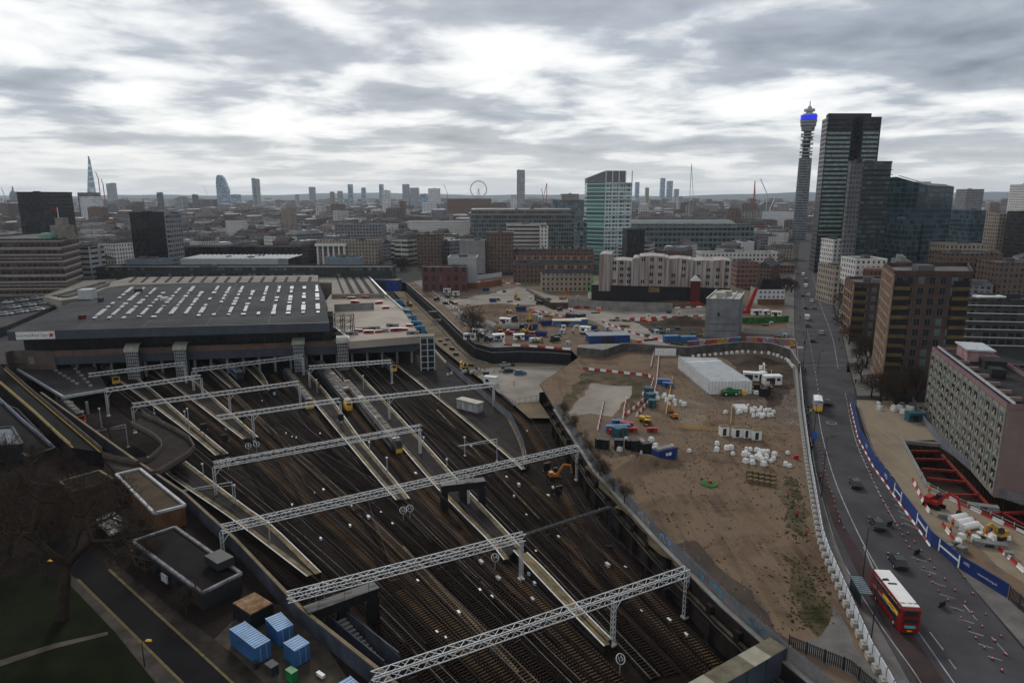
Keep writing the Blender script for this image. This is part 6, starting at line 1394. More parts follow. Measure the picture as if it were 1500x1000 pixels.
for i, (x, y, s, l, z) in enumerate([(690, 496, 1.35, 'left one of two bare trees beside the black walled haul ramp', 0), (701, 500, 1.5, 'right one of two bare trees beside the black walled haul ramp', 0), (196, 790, .6, 'small bare tree over the lichen spotted roof', -4), (20, 760, 1.0, 'bare tree at the left edge above the lawn', -4), (100, 700, .7, 'bare tree behind the small dark shed roof', -4), (275, 905, .65, 'scrubby bare tree left of the largest blue container', -4), (12, 690, .9, 'bare tree in front of the light grey roofed shed', -4), (160, 735, .7, 'bare tree left of the brown roofed brick block', -4), (215, 830, .55, 'thin bare tree standing before the black felt roofed block', -4), (60, 800, .9, 'bare tree on the street corner above the big tree', -4),
                                  (1262, 560, .9, 'bare tree beside the brick tower on the right footway', 0), (1277, 582, 1.0, 'bare tree in front of the brick tower foot', 0), (1255, 535, .8, 'bare tree by the small lawn near the brick tower', 0), (1310, 590, 1.2, 'bare tree under the right part of the brick tower', 0), (1340, 592, 1.1, 'bare tree between brick tower and pink building', 0), (1232, 470, .9, 'bare tree on the footway before the smaller brick block', 0), (1226, 445, .9, 'bare tree farther up the right footway', 0)]):
    tree(i, x, y, l, z, s)
for i, (x, y) in enumerate([(1325, 588), (1298, 586), (1330, 575)]): tree(i, x, y, 'bare tree in the dark clump at the foot of the brick tower', 0, 1.0, 'bare trees at the brick tower foot')
for i, (x, y) in enumerate([(815, 612), (822, 622), (832, 636), (843, 652), (853, 668), (862, 684), (878, 704), (890, 722), (905, 740), (835, 628), (870, 700)]): tree(i, x + 9, y - 2, 'low bare scrub bush on top of the cutting wall', 0, .42, 'scrub bushes along the cutting wall')
for i, (x, y) in enumerate([(1238, 490), (1244, 505), (1236, 462), (1230, 452), (1226, 436), (1258, 520), (1268, 540), (1290, 590), (1312, 598)]): tree(i, x, y, 'full bare tree in the row on the right footway of the road', 0, 1.15, 'bare tree row on the right footway')
for i, (x, y, l) in enumerate([(15, 820, 'bare tree at the left picture edge beside the big tree'), (150, 790, 'bare tree across the street from the big tree'), (50, 770, 'bare tree right behind the crown of the big tree')]): tree(i, x, y, l, -4, 1.25)
for i in range(26):
    tree(i, rnd.uniform(-20, 190), rnd.uniform(640, 800), 'small bare tree in the dark thicket between the ramp road and the lower left street', -4, rnd.uniform(.35, .7), 'bare trees in the lower left thicket')
grp = [(595, 392, 5, 8, 'bare tree in the avenue behind the right end of the station', 1.3), (140, 400, 9, 12, 'bare tree among the trees behind the beige striped office block', 1.2), (20, 415, 6, 14, 'bare tree in front of the parking deck at the left edge', 1.1), (470, 325, 14, 60, 'bare tree in the distant square of trees', 1.5), (385, 315, 9, 40, 'bare tree left of the pale tower block', 1.5), (1150, 425, 6, 8, 'bare tree left of the main road near the junction', 1.0), (1105, 385, 8, 25, 'bare tree in the gardens behind the sheeted building', 1.2), (985, 372, 10, 30, 'bare tree before the curved glass roofs', 1.2), (540, 338, 8, 20, 'bare tree behind the long classical block', 1.3), (1232, 425, 5, 4, 'bare tree on the upper right footway', 1.0), (640, 352, 5, 10, 'bare tree in the dense brick streets', 1.0), (1290, 395, 5, 14, 'bare tree beyond the brick tower', 1.0)]
for x, y, n, sp, l, s in grp:
    for i in range(n): tree(i, x + rnd.gauss(0, sp), y + rnd.gauss(0, 3.0), l, 0, s, l.replace('bare tree', 'bare trees'), tfar)

# ---------------------------------------------------------------- buildings
USED = []
def note(P, r=None):
    c = sum((Vector((p[0], p[1], 0)) for p in P), Vector()) / len(P); USED.append((c.x, c.y, r or max((Vector((p[0], p[1], 0)) - c).length for p in P)))
wcache = {}
def window_mesh(w_, h_, mf, mg, bars=1):
    k = (round(w_, 2), round(h_, 2), mf.name, mg.name, bars)
    if k not in wcache:
        b = MB(); b.bx(-w_ / 2, -.06, 0, w_ / 2, .06, h_, 0); f = .1 * min(1, w_); n = bars + 1; ww = (w_ - f * (n + 1)) / n
        for i in range(n): x = -w_ / 2 + f + i * (ww + f); b.bx(x, -.075, f, x + ww, -.05, h_ - f, 1)
        o = b.build('window', [mf, mg]); wcache[k] = o.data; bpy.data.objects.remove(o)
    return wcache[k]
def pbld(name, label, P, z0, z1, mw, mr, win=(), cat='building', group=None, par=.9, extra=None):
    """P: world corners, counter-clockwise seen from above or not; win: (edge, rows, cols, w, h, frame, glass, sill, bars)"""
    P = [Vector((p[0], p[1], 0)) for p in P]; o = root(name, label, cat, XYZ(P[0], z0), 0, group); note(P)
    Q = [(p.x - P[0].x, p.y - P[0].y) for p in P]; H_ = z1 - z0; n = len(Q)
    c = Vector((sum(q[0] for q in Q) / n, sum(q[1] for q in Q) / n, 0))
    b = MB(); b.prism(Q, 0, H_ - par); b.build('wall', mw, o); b = MB()
    for i in range(n): b.bar((*Q[i], H_ - par / 2), (*Q[(i + 1) % n], H_ - par / 2), .45, par)
    b.build('parapet', mw, o)
    b = MB(); b.prism([tuple((Vector((*q, 0)) * .99 + c * .01)[:2]) for q in Q], H_ - par - .1, H_ - par + .06); r_ = b.build('roof', mr, o)
    rr = random.Random(label)
    for k in range(rr.randint(1, 3)):
        q = c.lerp(Vector((*Q[rr.randrange(n)], 0)), rr.uniform(0, .5)); b = MB(); b.box((q.x, q.y, H_ - par + 1.1), (rr.uniform(3, 6), rr.uniform(2, 5), 2.2), math.atan2(Q[1][1] - Q[0][1], Q[1][0] - Q[0][0])); b.build('plant_room', mr, r_)
    for (e, rows, cols, w_, h_, mf, mg, z_lo, bars) in win:
        a, d = Vector((*Q[e], 0)), Vector((*Q[(e + 1) % n], 0)); dr = (d - a); L = dr.length; dr.normalize(); nn = Vector((dr.y, -dr.x, 0))
        if (a + dr * L / 2 + nn - c).length < (a + dr * L / 2 - nn - c).length: nn = -nn
        rz = math.atan2(nn.x, -nn.y); mes = [window_mesh(w_, h_, mf, mg, bars)] * 3 + [window_mesh(w_, h_, mf, m_paleg, bars)]; st_ = (H_ - par - z_lo) / rows
        for i in range(rows):
            for j in range(cols):
                k = bpy.data.objects.new('window', rr.choice(mes)); C.objects.link(k); adopt(k, o); k.location = a + dr * (L * (j + .5) / cols) + nn * .03 + Vector((0, 0, z_lo + i * st_ + (st_ - h_) / 2)); k.rotation_euler.z = rz
    return o
def rect(A, B, depth):
    A = Vector((A[0], A[1], 0)); B = Vector((B[0], B[1], 0)); d = (B - A).normalized(); n = Vector((-d.y, d.x, 0))
    if n.y < 0: n = -n
    return [A, B, B + n * depth, A + n * depth]
def front(name, label, a, b_, ytop, depth, mw, mr, rows=0, cols=0, ww=1.2, wh=1.6, mf=None, mg=None, zlo=.6, bars=1, scols=0, cat='building', group=None, z0=0, **k):
    """facade between two base pixels"""
    A, B = W(*a, z0), W(*b_, z0); z1 = ZY(ytop, A.y); R_ = rect(A, B, depth); win = []
    if rows: win.append((0, rows, cols, ww, wh, mf or m_wp, mg or m_glass, zlo, bars))
    if scols: win.append((3 if A.x > 0 else 1, rows, scols, ww, wh, mf or m_wp, mg or m_glass, zlo, bars))
    return pbld(name, label, R_, z0, z1, mw, mr, win, cat, group, **k)
def far(name, label, x0, x1, ytop, Y, depth, mw, mr=None, yb=None, cat='building', group=None, rot=0, **k):
    """block whose foot is hidden: forward distance Y given"""
    xa, xb = XY(x0, ytop, Y), XY(x1, ytop, Y)
    if k.pop('comp', True):                     # keep the receding side inside the outline
        g = (xb - xa) * .55
        if x0 > 750: xa = min(XY(x0, ytop, Y + depth), xa + g)
        if x1 < 750: xb = max(XY(x1, ytop, Y + depth), xb - g)
    A = (xa, Y); B = (xb, Y + rot); return pbld(name, label, rect(A, B, depth), 0, ZY(ytop, Y), mw, mr or m_flat, (), cat, group, **k)
m_flat = mat('flat_roof_grey', (.12, .12, .125), .9, .4, .1, detail=8)
bk = {}
f_brn = facade('f_brown', (.125, .082, .062), (.02, .022, .026), 3.0, 3.2, .42, .5, None); f_red = facade('f_red', (.16, .07, .05), (.03, .03, .035), 2.8, 3.2, .4, .5, (.22, .19, .16)); f_tan = facade('f_tan', (.29, .24, .19), (.03, .03, .035), 3.0, 3.3, .42, .52)
f_wht = facade('f_white', (.60, .58, .55), (.04, .042, .048), 3.2, 3.3, .42, .5); f_gry = facade('f_grey', (.20, .205, .215), (.03, .034, .04), 3.4, 3.5, .6, .5); f_blk = facade('f_black', (.012, .013, .016), (.010, .013, .018), 1.8, 3.6, .6, .75, None, .3, .2)
f_band = facade('f_bands', (.46, .44, .41), (.03, .036, .042), 40, 3.6, .98, .5); f_glass = facade('f_glass', (.10, .14, .15), (.04, .075, .085), 3.0, 3.8, .86, .78, None, .2, .12, (.16, .24, .25)); f_blue = facade('f_blue_glass', (.05, .075, .09), (.025, .055, .072), 3.0, 3.8, .88, .8, None, .2, .1, (.05, .095, .12))
f_bluef = facade('f_far_glass', (.26, .33, .40), (.17, .25, .33), 4, 4, .8, .7, None, .2, .2)  # skyline glass: distance haze painted in as a paler, bluer colour
f_fgry = facade('f_far_grey', (.33, .35, .38), (.10, .13, .16), 4, 4, .6, .5); f_fwht = facade('f_far_white', (.66, .66, .66), (.12, .14, .16), 4, 4, .5, .5); f_fdk = facade('f_far_dark', (.10, .12, .15), (.06, .08, .10), 4, 4, .6, .6)  # skyline greys lightened too, haze put into the wall colour
FABM = [f_brn, f_red, f_tan, f_wht, f_gry, f_brn, f_tan, f_band, f_brn, f_gry]
m_bframe = mat('bronze', (.11, .070, .025), .5, .3, .5); m_rbrick = mat('red_brown_brick', (.082, .056, .048), .9, .25, .3, detail=9); m_lbrick = mat('pale_brown_brick', (.25, .175, .13), .9, .25, .3); m_wframe = mat('window_frame_grey', (.10, .10, .10), .6, 0)
m_paleg = mat('pale_glass', (.10, .135, .14), .15, .5, .3, spec=.6)

# brick towers
zt = ZY(396, W(1296, 575).y); P = [W(1311, 396, zt), W(1425, 397, zt), W(1418, 384, zt), W(1296, 385, zt)]
bt = pbld('brick_tower', 'tall brown brick tower block with bronze corner balconies right of the road', P, 0, zt, m_rbrick, m_flat, [(0, 11, 7, 1.9, 2.3, m_wframe, m_glass, 2, 1)], cat='tower block', par=1.4)
Q = [p - P[0] for p in P]; d = (Q[1] - Q[0]).normalized(); n_ = Vector((d.y, -d.x, 0)); H_ = zt; L = (Q[1] - Q[0]).length
for i in range(11):
    z = 3 + i * (H_ - 6) / 11
    for s0, s1 in ((.2, 5.0), (L - 5.2, L - .3)):
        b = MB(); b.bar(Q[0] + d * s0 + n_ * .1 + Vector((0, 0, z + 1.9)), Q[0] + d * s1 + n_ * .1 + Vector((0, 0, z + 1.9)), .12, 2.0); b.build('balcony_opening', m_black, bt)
        b = MB(); b.bar(Q[0] + d * s0 + n_ * .3 + Vector((0, 0, z + .5)), Q[0] + d * s1 + n_ * .3 + Vector((0, 0, z + .5)), .3, 1.1); b.build('balcony', m_bframe, bt)
ls = (Q[3] - Q[0]); Ls = ls.length; ls.normalize(); ns = Vector((-ls.y, ls.x, 0)); ns = ns if ns.x < 0 else -ns
for i in range(7):
    b = MB(); p = Q[0] + ls * (Ls * i / 6) + ns * .25; b.bar(p, p + Vector((0, 0, H_ - 1)), .8, .5); b.build('pier', m_lbrick, bt)
for i in range(12):
    b = MB(); z = 2 + i * (H_ - 4) / 11; b.bar(Q[0] + ns * .3 + Vector((0, 0, z)), Q[3] + ns * .3 + Vector((0, 0, z)), .5, .6); b.build('frame_band', m_lbrick, bt)
for i in range(11):
    for j in range(6):
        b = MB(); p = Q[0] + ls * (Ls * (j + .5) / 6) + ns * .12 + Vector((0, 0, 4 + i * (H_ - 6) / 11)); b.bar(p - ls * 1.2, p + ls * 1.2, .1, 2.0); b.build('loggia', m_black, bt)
zt = ZY(413, W(1247, 500).y); P = [W(1252, 413, zt), W(1300, 415, zt), W(1292, 405, zt), W(1240, 405, zt)]
b2 = pbld('brick_block', 'smaller brown brick block with bronze balconies behind the tall brick tower', P, 0, zt, m_rbrick, m_flat, [(0, 6, 4, 1.6, 2.2, m_wframe, m_paleg, 2, 0)], cat='tower block', par=1.2)
Q = [p - P[0] for p in P]; d = (Q[1] - Q[0]).normalized(); n_ = Vector((d.y, -d.x, 0)); ls = (Q[3] - Q[0]); Ls = ls.length; ls.normalize(); ns = Vector((-ls.y, ls.x, 0)); ns = ns if ns.x < 0 else -ns
for i in range(6):
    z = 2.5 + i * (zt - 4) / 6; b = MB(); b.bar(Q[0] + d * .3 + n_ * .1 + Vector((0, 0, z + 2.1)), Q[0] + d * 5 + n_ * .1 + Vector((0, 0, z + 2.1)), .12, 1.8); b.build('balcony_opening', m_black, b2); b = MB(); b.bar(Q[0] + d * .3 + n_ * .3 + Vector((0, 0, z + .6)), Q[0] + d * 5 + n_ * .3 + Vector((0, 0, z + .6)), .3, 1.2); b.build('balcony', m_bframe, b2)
    b = MB(); b.bar(Q[0] + ns * .3 + Vector((0, 0, z)), Q[3] + ns * .3 + Vector((0, 0, z)), .5, .6); b.build('frame_band', m_lbrick, b2)
for i in range(5):
    b = MB(); p = Q[0] + ls * (Ls * i / 4) + ns * .25; b.bar(p, p + Vector((0, 0, zt - 1)), .8, .5); b.build('pier', m_lbrick, b2)

# pink council block
base = W(1457, 728); zt = ZY(592, base.y); c1 = W(1477, 592, zt); c0 = W(1367, 508, zt); d = (c1 - c0).normalized(); n_ = Vector((-d.y, d.x, 0)); n_ = n_ if n_.x > 0 else -n_
P = [c0, c1, c1 + n_ * 13, c0 + n_ * 13]; m_pinkw = mat('pink_render', (.21, .15, .14), .9, .12, .3); m_clad = mat('grey_beige_panels', (.21, .20, .175), .85, .3, .7, detail=7); m_cream = mat('cream_panel', (.36, .33, .21), .8, .2, .8)
pk = pbld('pink_block', 'long slab block with pink end wall and beige window grid beside the pit', P, 0, zt, m_pinkw, mat('charcoal_roof', (.030, .029, .031), .9, .4, .3), cat='apartment block', par=.8)
Lq = (c1 - c0).length; o0 = Vector((0, 0, 0)); nf = -n_
b = MB(); b.bar(d * .3 + nf * .08 + Vector((0, 0, zt / 2 - .5)), d * (Lq - .4) + nf * .08 + Vector((0, 0, zt / 2 - .5)), .16, zt - 1.2); b.build('front_cladding', m_clad, pk)
NC, NR = 14, 7; wm = None
for j in range(NC):
    for i in range(NR):
        b = MB(); x = Lq * (j + .5) / NC; z = 1.2 + i * (zt - 3) / NR; p = d * x + nf * .2
        b.bar(p - d * 1.15 + Vector((0, 0, z + 1.45)), p - d * .1 + Vector((0, 0, z + 1.45)), .08, 1.6, 0); b.bar(p + d * .15 + Vector((0, 0, z + 1.3)), p + d * .95 + Vector((0, 0, z + 1.3)), .08, 1.9, 0)
        b.bar(p - d * .15 + nf * .05 + Vector((0, 0, z + .7)), p + d * .35 + nf * .05 + Vector((0, 0, z + .7)), .14, .9, 1); b.build('window', [m_glass if rnd.random() > .3 else m_paleg, m_cream], pk)
for i in range(NR + 1):
    b = MB(); z = .8 + i * (zt - 3) / NR; b.bar(nf * .22 + Vector((0, 0, z)), d * Lq + nf * .22 + Vector((0, 0, z)), .12, .18); b.build('string_course', m_concr, pk)
for j in range(NC + 1):
    b = MB(); p = d * (Lq * j / NC) + nf * .22; b.bar(p + Vector((0, 0, .5)), p + Vector((0, 0, zt - 1)), .16, .1); b.build('mullion', m_concr, pk)
b = MB(); m_purp = mat('purple_trim', (.16, .05, .11), .6, .1, 1)
for u, v in ((o0, d * Lq), (d * Lq, d * Lq + n_ * 13), (n_ * 13, d * Lq + n_ * 13)): b.bar(u + nf * .1 + Vector((0, 0, zt + .06)), v + nf * .1 + Vector((0, 0, zt + .06)), .3, .14)
b.build('roof_trim', m_purp, pk); b = MB(); q = d * Lq * .18 + n_ * 7; b.box((q.x, q.y, zt + 1), (9, 5.5, 3), math.atan2(d.y, d.x)); k = b.build('penthouse', mat('penthouse_pink', (.30, .19, .20), .9, .3, .5), pk); b = MB(); b.box((q.x, q.y, zt + 2.7), (10.5, 6.5, .4), math.atan2(d.y, d.x)); b.build('penthouse_roof', m_galv, k)
for t in (.3, .42, .55, .68, .8, .9):
    q = d * Lq * t + n_ * 3; b = MB(); b.box((q.x, q.y, zt - .2), (2.4, .8, .8), math.atan2(n_.y, n_.x)); b.build('roof_duct', m_pinkw, pk)
b = MB(); b.bar(nf * -1.2 + Vector((0, 0, zt + .5)), d * Lq - nf * 1.2 + Vector((0, 0, zt + .5)), .08); b.bar(nf * -1.2 + Vector((0, 0, zt + .1)), d * Lq - nf * 1.2 + Vector((0, 0, zt + .1)), .3, .3); b.build('roof_rail', m_galv, pk)
# neighbouring low pink wing
e = c1 + n_ * 26
pbld('pink_wing', 'low pink banded wing behind the long pink slab block', [c0 + n_ * 17 + d * 2, c0 + n_ * 17 + d * 30, c0 + n_ * 30 + d * 30, c0 + n_ * 30 + d * 2], 0, zt - 3, facade('f_pink', (.16, .10, .095), (.02, .02, .024), 3, 3, .8, .4), m_roof, cat='apartment block')
# balcony slab behind
A, B = (XY(1409, 440, 285), 285), (XY(1540, 440, 285), 280); zt = ZY(437, 285); bb = pbld('balcony_block', 'dark slab block with long white balcony bands behind the pink building', rect(A, B, 14), 0, zt, facade('f_balc', (.05, .045, .042), (.02, .02, .022), 3.2, 3.1, .7, .6), m_roof, cat='apartment block')
for i in range(9):
    b = MB(); z = zt - 2.6 - i * 3.4; b.bar((0, -.9, z), (B[0] - A[0], -.9 + B[1] - A[1], z), .2, .35); b.build('balcony_band', m_cw, bb)
    b = MB()
    for k in range(14): x = (B[0] - A[0]) * k / 13; b.bx(x - .5, -.6 - .3, z, x + .5, .1, z + 1.2)
    b.build('balcony_screens', m_wframe, bb)
b = MB(); b.bx(8, 2, zt, 20, 6, zt + .6); b.build('roof_light', m_wp, bb)

# sheeted scaffold building: gabled bays in stained sheeting
m_sheet = mat('stained_sheeting', (.24, .20, .175), .9, .3, .35, detail=9)
def streaks(name, c1, c2):
    m = bpy.data.materials.new(name); m.use_nodes = True; t = m.node_tree; b = t.nodes['Principled BSDF']; k = nd(t, 'ShaderNodeTexCoord'); mp = nd(t, 'ShaderNodeMapping'); mp.inputs['Scale'].default_value = (1.1, 1.1, .04); t.links.new(k.outputs['Object'], mp.inputs[0])
    t.links.new(ramp(t, noise(t, mp.outputs[0], .8, 6, .6), [(.38, c1), (.62, c2)]), b.inputs['Base Color']); b.inputs['Roughness'].default_value = .8; return m
m_str = streaks('sheet_streaked', (.17, .12, .10), (.38, .35, .335))
A, B = W(866, 440), W(1068, 446); sb = root('sheeted_building', 'large building wrapped in brown streaked white sheeting with grey gabled tops', 'building', A); note([A, B], 45)
d = (B - A); L = d.length; rz = math.atan2(d.y, d.x); sb.rotation_euler.z = rz; yt = lambda y: ZY(y, A.y); zl = yt(417)
bays = [(.055, .14, 372, 372, 0), (.14, .30, 381, 378, 1), (.30, .345, 377, 374, 0), (.345, .53, 374, 372, 1), (.53, .56, 376, 376, 0), (.56, .70, 377, 373, 1), (.70, .735, 378, 376, 0), (.735, .875, 379, 377, 1), (.875, 1.0, 378, 376, 1)]
for i, (t0, t1, y0, y1, w_) in enumerate(bays):
    x0, x1 = L * t0, L * t1; za, zb = yt(y0 + .3), yt((y0 * .65 + y1 * .35)); xm = (x0 + x1) / 2; of = -.6 if i % 2 == 0 else 0
    b = MB(); pr = [(x0, zl if i else 6), (x1, zl if i else 6), (x1, za), (xm, za + .5), (x0, za)]
    vs = [(x, of, z) for x, z in pr] + [(x, 22, z) for x, z in pr]; b.add(vs, [(0, 1, 2, 3, 4), (9, 8, 7, 6, 5)] + [(k, 5 + k, 5 + (k + 1) % 5, (k + 1) % 5) for k in range(5)]); b.build('sheeted_bay', m_str, sb)
    if w_:
        nr, nc = 4, int((x1 - x0) / 4)
        for r_ in range(nr):
            for c_ in range(nc):
                if rnd.random() < .15: continue
                x = x0 + (x1 - x0) * (c_ + .5) / nc; z = zl + (za - zl) * (r_ + .25) / nr + .6; b = MB(); b.bx(x - 1.0, of - .12, z, x - .15, of - .02, z + 2.0); b.bx(x + .15, of - .12, z, x + 1.0, of - .02, z + 2.0); b.build('window', m_glass, sb)
b = MB(); b.bx(0, .3, 0, L * 1.0, 21, zl); b.build('lower_black_wall', m_black, sb); b = MB(); b.bx(L * .05, 2, zl, L, 20, yt(382)); b.build('core', m_sheet, sb)
for t in (.30, .72):
    b = MB(); b.tube((L * t, -1.0, zl), (L * t, -1.0, yt(378)), .5, .5, 8); b.build('downpipe', m_cs, sb)
b = MB(); b.bx(L * .42, -.1, 6, L * .5, .35, 9); b.build('boarded_panel', m_cop, sb)
# red gabled hoist tower
o = root('hoist_tower', 'slim dark red tower with white gable in front of the sheeted building', 'tower', W(1017, 447), 0); zz1 = ZY(411, W(1017, 447).y); b = MB(); b.bx(-2.4, -2, 0, 2.4, 2, zz1); b.build('shaft', mat('oxide_red', (.09, .014, .014), .8, .3), o); b = MB(); b.add([(-2.8, -2.2, zz1), (2.8, -2.2, zz1), (0, -2.2, zz1 + 3), (-2.8, 2.2, zz1), (2.8, 2.2, zz1), (0, 2.2, zz1 + 3)], [(0, 1, 2), (5, 4, 3), (0, 2, 5, 3), (1, 4, 5, 2), (0, 3, 4, 1)]); b.build('gable', m_wp, o)
b = MB(); b.bx(-3, -3, 0, 3, -2.1, 2.4); b.build('base_skirt', m_red, o)
# concrete tower
zt = ZY(437, W(1036, 497).y); P = [W(1035, 497), W(1083, 499), W(1091, 490), W(1043, 488)]
m_ct = mat('shuttered_concrete', (.19, .20, .215), .85, .3, .16, detail=9); P = [W(1035, 437, zt), W(1083, 438, zt), W(1090, 428, zt), W(1050, 424, zt)]
ct = pbld('concrete_tower', 'windowless grey concrete shaft building with pale panelled roof in the works', P, 0, zt, m_ct, mat('pale_roof_panels', (.36, .35, .30), .8, .25, .4), cat='tower', par=.5)
Q = [p - P[0] for p in P]; d = (Q[1] - Q[0]); n_ = Vector((d.y, -d.x, 0)).normalized()
for i in range(6):
    b = MB(); b.bar(Q[0] + n_ * .06 + Vector((0, 0, 1 + i * zt / 6)), Q[1] + n_ * .06 + Vector((0, 0, 1 + i * zt / 6)), .14, .12); b.build('pour_joint', m_dsteel if i < 3 else m_concr, ct)
for i in range(4):
    b = MB(); p = Q[0].lerp(Q[1], (i + .5) / 4) + n_ * .06; b.bar(p, p + Vector((0, 0, zt - .6)), .12, .1); b.build('panel_joint', m_concr, ct)
b = MB()
for i in range(5): b.bar(Q[0].lerp(Q[1], i / 4) + Vector((0, 0, zt + .02)), Q[3].lerp(Q[2], i / 4) + Vector((0, 0, zt + .02)), .5, .25)
b.bar(Q[0].lerp(Q[3], .5) + Vector((0, 0, zt + .02)), Q[1].lerp(Q[2], .5) + Vector((0, 0, zt + .02)), .5, .25); b.build('roof_grid', m_galv, ct)
p = Q[0].lerp(Q[1], .4) + n_ * .1; b = MB(); b.box((p.x, p.y, zt * .62), (.8, .2, 1.4)); b.build('door', m_black, ct)
# white pub
o = front('pub', 'white two storey pub with dark hipped roof left of the road', (1110, 446), (1148, 446), 424, 14, m_cw, m_felt2, 2, 6, 1.3, 1.6, m_wp, m_glass, 3.2, 1, 0, 'pub', par=.3)
z1 = ZY(424, W(1110, 446).y); A, B = W(1110, 446), W(1148, 446); R_ = [p - A for p in rect(A, B, 14)]; b = MB(); c = (R_[0] + R_[2]) / 2; e0, e1 = c.lerp((R_[0] + R_[3]) / 2, .4), c.lerp((R_[1] + R_[2]) / 2, .4)
vs = [r_ + Vector((0, 0, z1 - .2)) for r_ in R_] + [e0 + Vector((0, 0, z1 + 5)), e1 + Vector((0, 0, z1 + 5))]; b.add(vs, [(0, 1, 5, 4), (1, 2, 5), (2, 3, 4, 5), (3, 0, 4)]); b.build('hipped_roof', m_felt2, o)
b = MB(); b.bx(-.3, -.3, 0, (B - A).length + .3, 0, 3.2); b.build('shopfront', m_bbrk, o)
# cranes
def crane(label, base, top, tip, m, Y=None, th=1.2):
    Bp = W(*base) if Y is None else Vector((XY(base[0], top[1], Y), Y, 0)); z1 = ZY(top[1], Bp.y); o = root('crane', label, 'crane', Bp); b = MB(); b.bar((0, 0, 0), (XY(top[0], top[1], Bp.y) - Bp.x, 0, z1), th); b.build('mast', m, o)
    b = MB(); x1, z2 = XY(tip[0], tip[1], Bp.y) - Bp.x, ZY(tip[1], Bp.y); b.bar((XY(top[0], top[1], Bp.y) - Bp.x, 0, z1), (x1, 0, z2), th * .8); b.build('jib', m, o); b = MB(); b.bx(-th * 1.6, -th, 0, th * 1.6, th, th); b.build('base', m, o); return o
crane('red mobile crane with a boom raised to the right by the concrete tower', (1094, 458), (1107, 425), (1109, 421), m_red, th=1.5); crane('bright green boom lift below the sheeted building', (864, 435), (868, 404), (868, 403), mat('bright_green', (.02, .42, .06), .5, .1), th=.8)
for l, x, t, tip, Y, m in [('red luffing crane beside the slim grey tower', 801, 268, (797, 285), 1700, m_red), ('pale tower crane beyond the curved glass roofs', 1013, 240, (1016, 300), 1400, m_cs), ('red crane left of the tall tower with the blue band', 1106, 265, (1106, 290), 1500, m_red), ('grey luffing crane close to the red crane on the right', 1124, 285, (1114, 262), 1500, m_cs), ('white crane low before the tall tower with the blue band', 1128, 305, (1135, 290), 1300, m_cw), ('red crane just right of the glass shard spire', 144, 262, (140, 252), 2400, m_red), ('second red crane near the glass shard spire', 151, 270, (148, 262), 2400, m_red), ('thin red crane near the giant wheel', 655, 282, (650, 270), 3000, m_red), ('pale crane far left at the horizon', 8, 290, (2, 275), 2500, m_cs), ('grey crane left of the curved glass tower', 303, 283, (299, 272), 3000, m_cs), ('red crane twin beside the slim grey tower', 796, 290, (793, 276), 1700, m_red)]:
    crane(l, (x, 0), (x, t), tip, m, Y, .9 if 'curved' in l else 1.5 if Y < 2000 else 2.0)

by_label_ = lambda s: next(x for x in bpy.data.objects if x.get('label') == s)
